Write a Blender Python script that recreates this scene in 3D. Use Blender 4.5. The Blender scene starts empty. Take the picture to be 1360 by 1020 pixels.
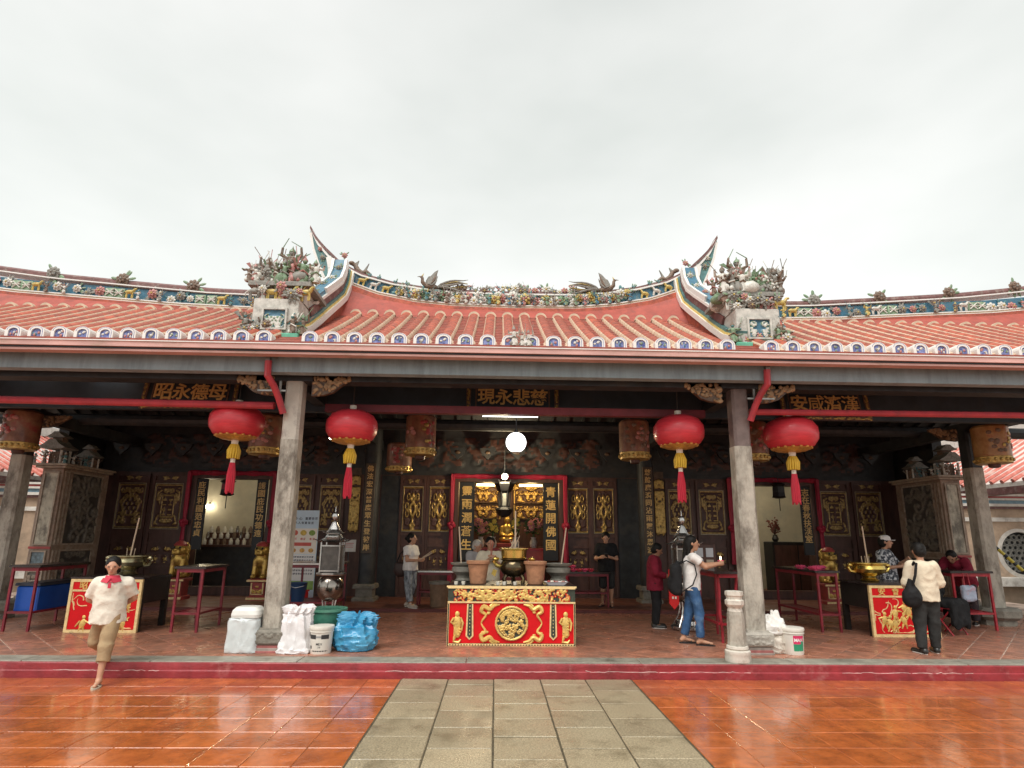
import bpy, bmesh, math, random
import numpy as np
from mathutils import Vector, Matrix

sc = bpy.context.scene
COL = sc.collection
R = math.radians
PI = math.pi

# ------------------------------------------------------------------ camera
cam_data = bpy.data.cameras.new('camera')
cam = bpy.data.objects.new('camera', cam_data)
COL.objects.link(cam)
cam_data.sensor_width = 36.0
cam_data.lens = 766.3 / 1360.0 * 36.0
cam_data.shift_x = -.0013
cam_data.shift_y = .0277
cam_data.clip_start = 0.05
cam_data.clip_end = 2000.0
_p, _y, _r = R(12.12), R(1.587), R(0.5855)
_fw = Vector((math.sin(_y) * math.cos(_p), math.cos(_y) * math.cos(_p), math.sin(_p)))
_r0 = Vector((math.cos(_y), -math.sin(_y), 0))
_u0 = _r0.cross(_fw)
_rt = _r0 * math.cos(_r) + _u0 * math.sin(_r)
_up = -_r0 * math.sin(_r) + _u0 * math.cos(_r)
cam.matrix_world = Matrix(((_rt.x, _up.x, -_fw.x, 0), (_rt.y, _up.y, -_fw.y, 0), (_rt.z, _up.z, -_fw.z, 1.81), (0, 0, 0, 1)))
sc.camera = cam

# ------------------------------------------------------------------ sky: rain cloud over a pale Nishita sky
world = bpy.data.worlds.new('World')
sc.world = world
world.use_nodes = True
wt = world.node_tree
wt.nodes.clear()
SUN_EL, SUN_AZ = R(58), R(205)      # azimuth clockwise from +Y (north): behind the camera, a little to the left
n_out = wt.nodes.new('ShaderNodeOutputWorld')
n_bg = wt.nodes.new('ShaderNodeBackground')
n_sky = wt.nodes.new('ShaderNodeTexSky')
n_sky.sky_type = 'NISHITA'
n_sky.sun_disc = False
n_sky.sun_elevation = SUN_EL
n_sky.sun_rotation = SUN_AZ
n_sky.air_density = 1.0
n_sky.dust_density = 3.0
n_tc = wt.nodes.new('ShaderNodeTexCoord')
n_map = wt.nodes.new('ShaderNodeMapping')
n_map.inputs['Scale'].default_value = (1.0, 1.0, 2.2)
n_no = wt.nodes.new('ShaderNodeTexNoise')
n_no.inputs['Scale'].default_value = 1.25
n_no.inputs['Detail'].default_value = 5.0
n_no.inputs['Roughness'].default_value = 0.48
n_rp = wt.nodes.new('ShaderNodeValToRGB')
n_rp.color_ramp.elements[0].position = 0.30
n_rp.color_ramp.elements[0].color = (0.600, 0.635, 0.605, 1)
n_rp.color_ramp.elements[1].position = 0.72
n_rp.color_ramp.elements[1].color = (0.945, 0.945, 0.92, 1)
n_sep = wt.nodes.new('ShaderNodeSeparateXYZ')
n_gr = wt.nodes.new('ShaderNodeMapRange')     # cloud thins toward the horizon
n_gr.inputs['From Min'].default_value = 0.15
n_gr.inputs['From Max'].default_value = 0.75
n_gr.inputs['To Min'].default_value = 1.19
n_gr.inputs['To Max'].default_value = 0.86
n_mul = wt.nodes.new('ShaderNodeVectorMath')
n_mul.operation = 'SCALE'
n_sc10 = wt.nodes.new('ShaderNodeVectorMath')
n_sc10.operation = 'SCALE'
n_sc10.inputs['Scale'].default_value = 10.0
n_mix = wt.nodes.new('ShaderNodeMix')
n_mix.data_type = 'RGBA'
n_mix.inputs['Factor'].default_value = 0.95
L = wt.links.new
L(n_tc.outputs['Generated'], n_map.inputs['Vector'])
L(n_map.outputs['Vector'], n_no.inputs['Vector'])
L(n_no.outputs['Fac'], n_rp.inputs['Fac'])
L(n_tc.outputs['Generated'], n_sep.inputs[0])
L(n_sep.outputs['Z'], n_gr.inputs['Value'])
L(n_rp.outputs['Color'], n_mul.inputs[0])
L(n_gr.outputs['Result'], n_mul.inputs['Scale'])
L(n_mul.outputs[0], n_sc10.inputs[0])
L(n_sky.outputs['Color'], n_mix.inputs['A'])
L(n_sc10.outputs[0], n_mix.inputs['B'])
L(n_mix.outputs['Result'], n_bg.inputs['Color'])
n_bg.inputs['Strength'].default_value = 0.057
L(n_bg.outputs['Background'], n_out.inputs['Surface'])

# ------------------------------------------------------------------ soft sun through the cloud
sun_d = bpy.data.lights.new('sun', 'SUN')
sun_d.energy = 1.5
sun_d.angle = R(45)
sun_d.color = (1.0, 0.965, 0.91)
sun = bpy.data.objects.new('sun', sun_d)
COL.objects.link(sun)
_to_sun = Vector((math.sin(SUN_AZ) * math.cos(SUN_EL), math.cos(SUN_AZ) * math.cos(SUN_EL), math.sin(SUN_EL)))
sun.rotation_euler = _to_sun.to_track_quat('Z', 'Y').to_euler()

# ------------------------------------------------------------------ exposure
sc.view_settings.view_transform = 'Standard'
sc.view_settings.look = 'None'
sc.view_settings.exposure = 1.15
sc.view_settings.gamma = 1.0
sc.view_settings.use_curve_mapping = False
sc.render.engine = 'CYCLES'
sc.cycles.use_denoising = True
sc.cycles.max_bounces = 8
sc.cycles.diffuse_bounces = 5
sc.cycles.glossy_bounces = 4
sc.cycles.sample_clamp_indirect = 6.0

# ------------------------------------------------------------------ materials
MATS = {}
def M(name, col=(.5, .5, .5), rough=.6, metal=0.0, var=.15, vs=5.0, bump=0.0, bs=40.0, col2=None, rnd=0.0,
      bd=0.0, coat=0.0, emit=None, es=0.0, spec=.5, rvar=0.0, rs=3.0, trans=0.0, stretch=None, dirt=None, ds=2.5, sss=0.0, dlim=(.52, .68)):
    """procedural Principled material: two-tone noise colour, optional dirt patches, roughness patches and fine relief"""
    if name in MATS:
        return MATS[name]
    m = bpy.data.materials.new(name)
    m.use_nodes = True
    nt = m.node_tree
    b = nt.nodes['Principled BSDF']
    lk = nt.links.new
    tc = nt.nodes.new('ShaderNodeTexCoord')
    vec = tc.outputs['Object']
    if stretch:
        mp = nt.nodes.new('ShaderNodeMapping')
        mp.inputs['Scale'].default_value = stretch
        lk(vec, mp.inputs['Vector'])
        vec = mp.outputs['Vector']
    oi = None
    if rnd:
        oi = nt.nodes.new('ShaderNodeObjectInfo')
        ad = nt.nodes.new('ShaderNodeVectorMath')
        ad.operation = 'ADD'
        scl = nt.nodes.new('ShaderNodeVectorMath')
        scl.operation = 'SCALE'
        scl.inputs['Scale'].default_value = 1.0
        lk(oi.outputs['Location'], scl.inputs[0])
        lk(vec, ad.inputs[0])
        lk(scl.outputs[0], ad.inputs[1])
        vec = ad.outputs[0]
    no = nt.nodes.new('ShaderNodeTexNoise')
    no.inputs['Scale'].default_value = vs
    no.inputs['Detail'].default_value = 6
    no.inputs['Roughness'].default_value = .6
    lk(vec, no.inputs['Vector'])
    rp = nt.nodes.new('ShaderNodeValToRGB')
    rp.color_ramp.elements[0].position = .32
    rp.color_ramp.elements[1].position = .68
    a = [c * (1 - var) for c in col]
    c2 = col2 if col2 else [min(1, c * (1 + var)) for c in col]
    rp.color_ramp.elements[0].color = (*a, 1)
    rp.color_ramp.elements[1].color = (*c2, 1)
    lk(no.outputs['Fac'], rp.inputs['Fac'])
    out = rp.outputs['Color']
    if rnd:
        mr = nt.nodes.new('ShaderNodeMapRange')
        mr.inputs['To Min'].default_value = 1 - rnd
        mr.inputs['To Max'].default_value = 1 + rnd
        lk(oi.outputs['Random'], mr.inputs['Value'])
        sm = nt.nodes.new('ShaderNodeVectorMath')
        sm.operation = 'SCALE'
        lk(out, sm.inputs[0])
        lk(mr.outputs['Result'], sm.inputs['Scale'])
        out = sm.outputs[0]
    if dirt:
        n2 = nt.nodes.new('ShaderNodeTexNoise')
        n2.inputs['Scale'].default_value = ds
        n2.inputs['Detail'].default_value = 8
        n2.inputs['Roughness'].default_value = .7
        lk(vec, n2.inputs['Vector'])
        r2 = nt.nodes.new('ShaderNodeValToRGB')
        r2.color_ramp.elements[0].position = dlim[0]
        r2.color_ramp.elements[1].position = dlim[1]
        lk(n2.outputs['Fac'], r2.inputs['Fac'])
        mx = nt.nodes.new('ShaderNodeMix')
        mx.data_type = 'RGBA'
        mx.inputs['B'].default_value = (*dirt, 1)
        lk(r2.outputs['Color'], mx.inputs['Factor'])
        lk(out, mx.inputs['A'])
        out = mx.outputs['Result']
    lk(out, b.inputs['Base Color'])
    b.inputs['Metallic'].default_value = metal
    b.inputs['Specular IOR Level'].default_value = spec
    if rvar:
        n3 = nt.nodes.new('ShaderNodeTexNoise')
        n3.inputs['Scale'].default_value = rs
        n3.inputs['Detail'].default_value = 5
        lk(vec, n3.inputs['Vector'])
        m3 = nt.nodes.new('ShaderNodeMapRange')
        m3.inputs['From Min'].default_value = .3
        m3.inputs['From Max'].default_value = .7
        m3.inputs['To Min'].default_value = max(.02, rough - rvar)
        m3.inputs['To Max'].default_value = rough + rvar
        lk(n3.outputs['Fac'], m3.inputs['Value'])
        lk(m3.outputs['Result'], b.inputs['Roughness'])
    else:
        b.inputs['Roughness'].default_value = rough
    if bump:
        n4 = nt.nodes.new('ShaderNodeTexNoise')
        n4.inputs['Scale'].default_value = bs
        n4.inputs['Detail'].default_value = 4
        n4.inputs['Distortion'].default_value = bd
        lk(vec, n4.inputs['Vector'])
        bp = nt.nodes.new('ShaderNodeBump')
        bp.inputs['Strength'].default_value = bump
        bp.inputs['Distance'].default_value = .02
        lk(n4.outputs['Fac'], bp.inputs['Height'])
        lk(bp.outputs['Normal'], b.inputs['Normal'])
    if coat:
        b.inputs['Coat Weight'].default_value = coat
        b.inputs['Coat Roughness'].default_value = .08
    if emit:
        b.inputs['Emission Color'].default_value = (*emit, 1)
        b.inputs['Emission Strength'].default_value = es
    if trans:
        b.inputs['Transmission Weight'].default_value = trans
    if sss:
        b.inputs['Subsurface Weight'].default_value = sss
        b.inputs['Subsurface Radius'].default_value = (.02, .008, .004)
    MATS[name] = m
    return m

# ------------------------------------------------------------------ mesh builder
class MB:
    def __init__(s):
        s.v, s.f, s.m = [], [], []
    def add(s, vs, fs, mi=0):
        o = len(s.v)
        s.v.extend([tuple(p) for p in vs])
        for f in fs:
            s.f.append(tuple(i + o for i in f))
            s.m.append(mi)
        return s
    def box(s, x0, y0, z0, x1, y1, z1, mi=0):
        return s.add([(x0, y0, z0), (x1, y0, z0), (x1, y1, z0), (x0, y1, z0), (x0, y0, z1), (x1, y0, z1), (x1, y1, z1), (x0, y1, z1)],
                     [(0, 3, 2, 1), (4, 5, 6, 7), (0, 1, 5, 4), (1, 2, 6, 5), (2, 3, 7, 6), (3, 0, 4, 7)], mi)
    def cbox(s, c, d, mi=0):
        return s.box(c[0] - d[0] / 2, c[1] - d[1] / 2, c[2] - d[2] / 2, c[0] + d[0] / 2, c[1] + d[1] / 2, c[2] + d[2] / 2, mi)
    def bevbox(s, x0, y0, z0, x1, y1, z1, b=.01, mi=0):
        """box with its upright and top edges chamfered"""
        def ring(i, z):
            return [(x0 + i + b, y0 + i, z), (x1 - i - b, y0 + i, z), (x1 - i, y0 + i + b, z), (x1 - i, y1 - i - b, z),
                    (x1 - i - b, y1 - i, z), (x0 + i + b, y1 - i, z), (x0 + i, y1 - i - b, z), (x0 + i, y0 + i + b, z)]
        vs = ring(0, z0) + ring(0, z1 - b) + ring(b, z1)
        fs = [tuple(range(7, -1, -1)), tuple(range(16, 24))]
        for k in (0, 8):
            for i in range(8):
                j = (i + 1) % 8
                fs.append((k + i, k + j, k + 8 + j, k + 8 + i))
        return s.add(vs, fs, mi)
    def lathe(s, prof, c=(0, 0, 0), n=16, mi=0, sx=1.0, sy=1.0, rot=0.0, mis=None, rib=0.0, caps=True):
        vs, fs = [], []
        k = len(prof)
        for i in range(n):
            a = 2 * PI * i / n + rot
            rr = 1.0 - (rib if i % 2 else 0.0)
            for r, z in prof:
                vs.append((c[0] + r * rr * math.cos(a) * sx, c[1] + r * rr * math.sin(a) * sy, c[2] + z))
        o = len(s.v)
        s.v.extend(vs)
        for i in range(n):
            j = (i + 1) % n
            for q in range(k - 1):
                s.f.append((o + i * k + q, o + j * k + q, o + j * k + q + 1, o + i * k + q + 1))
                s.m.append(mis[q] if mis else mi)
        if caps and prof[0][0] > 1e-6:
            s.f.append(tuple(o + i * k for i in range(n - 1, -1, -1)))
            s.m.append(mis[0] if mis else mi)
        if caps and prof[-1][0] > 1e-6:
            s.f.append(tuple(o + i * k + k - 1 for i in range(n)))
            s.m.append(mis[-1] if mis else mi)
        return s
    def tube(s, pts, r, n=8, mi=0, r2=None, caps=True):
        """tube along a path; r may be a list"""
        pts = [Vector(p) for p in pts]
        N = len(pts)
        if not isinstance(r, (list, tuple)):
            r = [r + ((r2 - r) * i / (N - 1) if r2 is not None else 0) for i in range(N)]
        t0 = (pts[1] - pts[0]).normalized()
        ref = Vector((0, 0, 1)) if abs(t0.z) < .9 else Vector((1, 0, 0))
        nx = t0.cross(ref).normalized()
        o = len(s.v)
        for i, p in enumerate(pts):
            t = (pts[min(i + 1, N - 1)] - pts[max(i - 1, 0)]).normalized()
            nx = (nx - t * nx.dot(t)).normalized()
            ny = t.cross(nx)
            for k in range(n):
                a = 2 * PI * k / n
                q = p + (nx * math.cos(a) + ny * math.sin(a)) * r[i]
                s.v.append((q.x, q.y, q.z))
        for i in range(N - 1):
            for k in range(n):
                j = (k + 1) % n
                s.f.append((o + i * n + k, o + i * n + j, o + (i + 1) * n + j, o + (i + 1) * n + k))
                s.m.append(mi)
        if caps:
            s.f.append(tuple(o + k for k in range(n - 1, -1, -1)))
            s.m.append(mi)
            s.f.append(tuple(o + (N - 1) * n + k for k in range(n)))
            s.m.append(mi)
        return s
    def ell(s, c, r, mi=0, nu=10, nv=6, rot=None):
        vs, fs = [], []
        if not isinstance(r, (list, tuple)):
            r = (r, r, r)
        vs.append((0, 0, -r[2]))
        for i in range(1, nv):
            t = PI * i / nv
            for k in range(nu):
                a = 2 * PI * k / nu
                vs.append((r[0] * math.sin(t) * math.cos(a), r[1] * math.sin(t) * math.sin(a), -r[2] * math.cos(t)))
        vs.append((0, 0, r[2]))
        for k in range(nu):
            j = (k + 1) % nu
            fs.append((0, 1 + j, 1 + k))
            for i in range(nv - 2):
                fs.append((1 + i * nu + k, 1 + i * nu + j, 1 + (i + 1) * nu + j, 1 + (i + 1) * nu + k))
            fs.append((1 + (nv - 2) * nu + k, 1 + (nv - 2) * nu + j, len(vs) - 1))
        if rot is not None:
            vs = [tuple(rot @ Vector(p)) for p in vs]
        return s.add([(p[0] + c[0], p[1] + c[1], p[2] + c[2]) for p in vs], fs, mi)
    def stube(s, pts, r, n=8, mi=0, k=4):
        """tube along a Catmull-Rom curve through the points, radii interpolated"""
        P = [Vector(p) for p in pts]
        q, rr = [], []
        for i in range(len(P) - 1):
            a, b, c, d = P[max(0, i - 1)], P[i], P[i + 1], P[min(len(P) - 1, i + 2)]
            for j in range(k):
                t = j / k
                q.append(.5 * ((2 * b) + (c - a) * t + (2 * a - 5 * b + 4 * c - d) * t * t + (3 * b - a - 3 * c + d) * t ** 3))
                rr.append(r[i] + (r[i + 1] - r[i]) * t)
        q.append(P[-1])
        rr.append(r[-1])
        return s.tube(q, rr, n, mi)
    def prism(s, poly, a0, a1, axis='y', mi=0):
        """extrude a 2D polygon: axis 'y' -> poly is (x,z), 'x' -> (y,z), 'z' -> (x,y)"""
        n = len(poly)
        def P(p, a):
            return (p[0], a, p[1]) if axis == 'y' else ((a, p[0], p[1]) if axis == 'x' else (p[0], p[1], a))
        vs = [P(p, a0) for p in poly] + [P(p, a1) for p in poly]
        fs = [tuple(range(n)), tuple(range(2 * n - 1, n - 1, -1))]
        for i in range(n):
            j = (i + 1) % n
            fs.append((i, i + n, j + n, j))
        return s.add(vs, fs, mi)
    def bar(s, a, b, w, h, mi=0):
        """square bar from a to b, w sideways, h upward"""
        a, b = Vector(a), Vector(b)
        t = (b - a).normalized()
        ref = Vector((0, 0, 1)) if abs(t.z) < .95 else Vector((0, 1, 0))
        sx = t.cross(ref).normalized() * (w / 2)
        sy = sx.cross(t).normalized() * (h / 2)
        vs = [a - sx - sy, a + sx - sy, a + sx + sy, a - sx + sy, b - sx - sy, b + sx - sy, b + sx + sy, b - sx + sy]
        return s.add([tuple(v) for v in vs], [(0, 1, 2, 3), (7, 6, 5, 4), (0, 4, 5, 1), (1, 5, 6, 2), (2, 6, 7, 3), (3, 7, 4, 0)], mi)
    def xf(s, mat, start=0):
        for i in range(start, len(s.v)):
            p = mat @ Vector(s.v[i])
            s.v[i] = (p.x, p.y, p.z)
        return s
    def mesh(s, name, mats, smooth=False, angle=35, fixn=True):
        me = bpy.data.meshes.new(name)
        me.from_pydata(s.v, [], s.f)
        if not isinstance(mats, (list, tuple)):
            mats = [mats]
        for m in mats:
            me.materials.append(m)
        if len(mats) > 1:
            me.polygons.foreach_set('material_index', s.m)
        if fixn:
            bm = bmesh.new()
            bm.from_mesh(me)
            bmesh.ops.recalc_face_normals(bm, faces=bm.faces[:])
            bm.to_mesh(me)
            bm.free()
        if smooth:
            me.shade_smooth()
            me.set_sharp_from_angle(angle=R(angle))
        me.update()
        return me

def link(name, me, parent=None, loc=None, rz=None):
    o = bpy.data.objects.new(name, me)
    COL.objects.link(o)
    if parent:
        o.parent = parent
    if loc is not None:
        o.location = loc
    if rz is not None:
        o.rotation_euler = (0, 0, rz)
    return o
def part(name, mb, mats, parent=None, smooth=False, loc=None, rz=None, angle=35, fixn=True):
    return link(name, mb.mesh(name, mats, smooth, angle, fixn), parent, loc, rz)
def tag(o, label, cat, group=None):
    o['label'] = label
    o['category'] = cat
    if group:
        o['group'] = group
    return o
def thing(name, label, cat, loc=(0, 0, 0), rz=0.0, group=None):
    o = bpy.data.objects.new(name, None)
    o.empty_display_size = .2
    COL.objects.link(o)
    o.location = loc
    o.rotation_euler = (0, 0, rz)
    return tag(o, label, cat, group)
def struct(o):
    o['kind'] = 'structure'
    return o
def stuff(o):
    o['kind'] = 'stuff'
    return o
def dup(root, loc=None, rz=None, label=None, parent=None):
    """copy of a thing with copies of its parts and their sub-parts (mesh data shared)"""
    r = root.copy()
    COL.objects.link(r)
    if parent:
        r.parent = parent
    if loc is not None:
        r.location = loc
    if rz is not None:
        r.rotation_euler = (0, 0, rz)
    if label:
        r['label'] = label
    for ch in [c for c in root.children]:
        c = ch.copy()
        COL.objects.link(c)
        c.parent = r
        for g in [q for q in ch.children]:
            d = g.copy()
            COL.objects.link(d)
            d.parent = c
    return r

# ------------------------------------------------------------------ lettering (Blender's built-in font with its CJK fallback)
_tc = {}
def glyph(ch):
    if ch in _tc:
        return _tc[ch]
    best = None
    for off in (0.016, 0.0):               # heavier strokes where the outline survives it
        cu = bpy.data.curves.new('t', 'FONT')
        cu.body = ch
        cu.resolution_u = 2
        cu.offset = off
        o = bpy.data.objects.new('t', cu)
        COL.objects.link(o)
        dg = bpy.context.evaluated_depsgraph_get()
        me = bpy.data.meshes.new_from_object(o.evaluated_get(dg))
        area = sum(p.area for p in me.polygons)
        got = ([tuple(v.co) for v in me.vertices], [tuple(p.vertices) for p in me.polygons], area)
        bpy.data.objects.remove(o)
        bpy.data.curves.remove(cu)
        bpy.data.meshes.remove(me)
        if best is None or best[2] < got[2] * 1.10:
            best = got
    vs, fs = best[0], best[1]
    if vs:
        xs = [v[0] for v in vs]
        ys = [v[1] for v in vs]
        cx, cy = (min(xs) + max(xs)) / 2, (min(ys) + max(ys)) / 2
        w, h = max(xs) - min(xs), max(ys) - min(ys)
    else:
        cx = cy = 0
        w = h = 1
    _tc[ch] = ([(v[0] - cx, v[1] - cy) for v in vs], fs, w, h)
    return _tc[ch]
for _ch in '不主亭人佛作保利功勿可合同后告咸國在多天安宏室將小岸庇度廣彼德心志忠恩悲慈成扶摸放敬春昭普會有母民永沐沾法波深漢潤濟現生登眾示秉秋航范蒼蓮要觸請謝護貞責赤遠重開雨雲露靈青面香MEXAI20':      # outlines made once, while the scene is still empty
    glyph(_ch)
def put_glyph(mb, ch, x, z, size, y=0.0, mi=0, sx=1.0):
    """flat glyph in the XZ plane facing -Y, fitted into a size x size square centred on (x, z)"""
    vs, fs, w, h = glyph(ch)
    k = size / max(w, h)
    mb.add([(x + p[0] * k * sx, y, z + p[1] * k) for p in vs], fs, mi)
def chars(s, x, z, size, pitch, y, vertical, mat, parent, depth, xfm=None):
    """each character a part of its own"""
    n = len(s)
    for i, ch in enumerate(s):
        t = MB()
        if vertical:
            put_glyph(t, ch, x, z - (i - (n - 1) / 2) * pitch, size, y)
        else:
            put_glyph(t, ch, x + (i - (n - 1) / 2) * pitch, z, size, y)
        if xfm is not None:
            t.xf(xfm)
        raise_text('gilt_character', t, mat, parent, depth)
def text_row(mb, s, x, z, size, pitch, y=0.0, mi=0, vertical=False):
    n = len(s)
    for i, ch in enumerate(s):
        if vertical:
            put_glyph(mb, ch, x, z - (i - (n - 1) / 2) * pitch, size, y, mi)
        else:
            put_glyph(mb, ch, x + (i - (n - 1) / 2) * pitch, z, size, y, mi)
def raise_text(name, mb, mat, parent, depth=.012, loc=None, rz=None):
    """lettering with a real thickness: the flat faces extruded backwards (+Y)"""
    bm = bmesh.new()
    me = mb.mesh(name, mat, fixn=False)
    bm.from_mesh(me)
    r = bmesh.ops.extrude_face_region(bm, geom=bm.faces[:])
    vs = [e for e in r['geom'] if isinstance(e, bmesh.types.BMVert)]
    bmesh.ops.translate(bm, verts=vs, vec=(0, -depth, 0))
    bmesh.ops.recalc_face_normals(bm, faces=bm.faces[:])
    bm.to_mesh(me)
    bm.free()
    return link(name, me, parent, loc, rz)

# ------------------------------------------------------------------ implicit-surface modelling for bodies, cloth and bags
class Field:
    def __init__(s, lo, hi, h):
        s.lo = np.array(lo, float)
        s.h = h
        s.n = np.ceil((np.array(hi, float) - s.lo) / h).astype(int) + 1
        s.a = np.full(s.n, 1.0, np.float32)
    def grid(s, lo, hi):
        i0 = np.clip(np.floor((np.array(lo) - s.lo) / s.h).astype(int), 0, s.n)
        i1 = np.clip(np.ceil((np.array(hi) - s.lo) / s.h).astype(int) + 1, 0, s.n)
        ax = [s.lo[k] + s.h * np.arange(i0[k], i1[k]) for k in range(3)]
        if min(len(q) for q in ax) == 0:
            return None, None
        g = np.meshgrid(*ax, indexing='ij')
        return tuple(slice(i0[k], i1[k]) for k in range(3)), g
    def _put(s, sl, d, k):
        a = s.a[sl]
        if k > 0:
            hh = np.clip(.5 + .5 * (a - d) / k, 0, 1)
            s.a[sl] = (a * (1 - hh) + d * hh - k * hh * (1 - hh)).astype(np.float32)
        else:
            s.a[sl] = np.minimum(a, d)
    def cap(s, a, b, ra, rb=None, k=.03, sq=(1, 1, 1), f0=False, f1=False):
        """tapered capsule, optionally squashed per axis and cut flat at either end"""
        a, b, sq = np.array(a, float), np.array(b, float), np.array(sq, float)
        rb = ra if rb is None else rb
        mr = max(ra, rb) * max(sq) + k + .03
        sl, g = s.grid(np.minimum(a, b) - mr, np.maximum(a, b) + mr)
        if sl is None:
            return s
        p = [(g[i] - a[i]) / sq[i] for i in range(3)]
        ab = (b - a) / sq
        L2 = max(1e-9, float(ab @ ab))
        t = (p[0] * ab[0] + p[1] * ab[1] + p[2] * ab[2]) / L2
        tc = np.clip(t, 0, 1)
        d = np.sqrt((p[0] - tc * ab[0]) ** 2 + (p[1] - tc * ab[1]) ** 2 + (p[2] - tc * ab[2]) ** 2) - (ra + (rb - ra) * tc)
        d = d * min(sq)
        Ln = math.sqrt(L2)
        if f0:
            d = np.maximum(d, -t * Ln)
        if f1:
            d = np.maximum(d, (t - 1) * Ln)
        s._put(sl, d, k)
        return s
    def ell(s, c, r, k=.03, rot=None, sub=False):
        c, r = np.array(c, float), np.array(r, float)
        mr = r.max() + k + .03
        sl, g = s.grid(c - mr, c + mr)
        if sl is None:
            return s
        p = [g[i] - c[i] for i in range(3)]
        if rot is not None:
            rm = np.array(rot).T
            p = [rm[i][0] * p[0] + rm[i][1] * p[1] + rm[i][2] * p[2] for i in range(3)]
        q = np.sqrt((p[0] / r[0]) ** 2 + (p[1] / r[1]) ** 2 + (p[2] / r[2]) ** 2)
        d = (q - 1) * r.min() if r.max() / r.min() > 2.5 else q * (q - 1) / np.maximum(1e-6, np.sqrt((p[0] / r[0] ** 2) ** 2 + (p[1] / r[1] ** 2) ** 2 + (p[2] / r[2] ** 2) ** 2))
        if sub:
            s.a[sl] = np.maximum(s.a[sl], -d)
        else:
            s._put(sl, d, k)
        return s
    def box(s, c, half, rad=.02, k=.02, rot=None):
        c, half = np.array(c, float), np.array(half, float)
        mr = float(np.linalg.norm(half)) + k + .03
        sl, g = s.grid(c - mr, c + mr)
        p = [g[i] - c[i] for i in range(3)]
        if rot is not None:
            rm = np.array(rot).T
            p = [rm[i][0] * p[0] + rm[i][1] * p[1] + rm[i][2] * p[2] for i in range(3)]
        q = [np.abs(p[i]) - half[i] + rad for i in range(3)]
        d = np.sqrt(sum(np.maximum(e, 0) ** 2 for e in q)) + np.minimum(np.maximum(q[0], np.maximum(q[1], q[2])), 0) - rad
        s._put(sl, d, k)
        return s
    def plane(s, n, d):
        """keep only n.p <= d"""
        sl, g = s.grid(s.lo, s.lo + s.h * s.n)
        s.a[sl] = np.maximum(s.a[sl], n[0] * g[0] + n[1] * g[1] + n[2] * g[2] - d)
        return s
    def wrinkle(s, amp, freq, seed=0, dirn=(1, 1, 1)):
        rs = np.random.RandomState(seed)
        sl, g = s.grid(s.lo, s.lo + s.h * s.n)
        w = 0
        for i in range(6):
            v = rs.normal(size=3) * np.array(dirn)
            v = v / np.linalg.norm(v) * freq * rs.uniform(.6, 1.7)
            v2 = rs.normal(size=3) * freq * .5
            w = w + np.sin(v[0] * g[0] + v[1] * g[1] + v[2] * g[2] + rs.uniform(0, 6) + 1.2 * np.sin(v2[0] * g[0] + v2[1] * g[1] + v2[2] * g[2]))
        w = w / 6
        s.a[sl] = s.a[sl] + amp * (np.abs(w) * 2 - .7)
        return s
    def mesh(s, name, mat, smooth=True):
        a = s.a
        a[0], a[-1], a[:, 0], a[:, -1], a[:, :, 0], a[:, :, -1] = 1, 1, 1, 1, 1, 1
        ins = a < 0
        c = np.zeros(np.array(a.shape) - 1, np.int16)
        offs = [(i, j, k) for i in (0, 1) for j in (0, 1) for k in (0, 1)]
        def sub(arr, o):
            return arr[o[0]:arr.shape[0] - 1 + o[0], o[1]:arr.shape[1] - 1 + o[1], o[2]:arr.shape[2] - 1 + o[2]]
        for o in offs:
            c += sub(ins, o)
        act = (c > 0) & (c < 8)
        idx = np.full(act.shape, -1, np.int64)
        ii = np.argwhere(act)
        if len(ii) == 0:
            return bpy.data.meshes.new(name)
        idx[act] = np.arange(len(ii))
        vals = np.stack([a[ii[:, 0] + o[0], ii[:, 1] + o[1], ii[:, 2] + o[2]] for o in offs], 1)
        acc = np.zeros((len(ii), 3))
        cnt = np.zeros(len(ii))
        O = np.array(offs, float)
        for p in range(8):
            for q in range(p + 1, 8):
                if np.abs(O[p] - O[q]).sum() != 1:
                    continue
                x = (vals[:, p] < 0) != (vals[:, q] < 0)
                t = vals[:, p] / np.where(x, vals[:, p] - vals[:, q], 1)
                pos = O[p] + t[:, None] * (O[q] - O[p])
                acc += np.where(x[:, None], pos, 0)
                cnt += x
        v = (ii + acc / cnt[:, None]) * s.h + s.lo
        faces = []
        for ax in range(3):
            b, d = [(1, 2), (2, 0), (0, 1)][ax]
            s0 = [slice(None)] * 3
            s1 = [slice(None)] * 3
            s0[ax] = slice(0, -1)
            s1[ax] = slice(1, None)
            cr = ins[tuple(s0)] != ins[tuple(s1)]
            e = np.argwhere(cr)
            ok = (e[:, b] > 0) & (e[:, d] > 0) & (e[:, b] < a.shape[b] - 1) & (e[:, d] < a.shape[d] - 1)
            e = e[ok]
            fl = ins[tuple(s0)][tuple(e.T)]
            def cell(db, dd):
                q = e.copy()
                q[:, b] += db
                q[:, d] += dd
                return idx[tuple(q.T)]
            qd = np.stack([cell(-1, -1), cell(0, -1), cell(0, 0), cell(-1, 0)], 1)
            qd[~fl] = qd[~fl][:, ::-1]
            faces.append(qd)
        fcs = np.concatenate(faces)
        me = bpy.data.meshes.new(name)
        me.from_pydata(v.tolist(), [], fcs.tolist())
        me.materials.append(mat)
        if smooth:
            me.shade_smooth()
        me.update()
        return me

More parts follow.
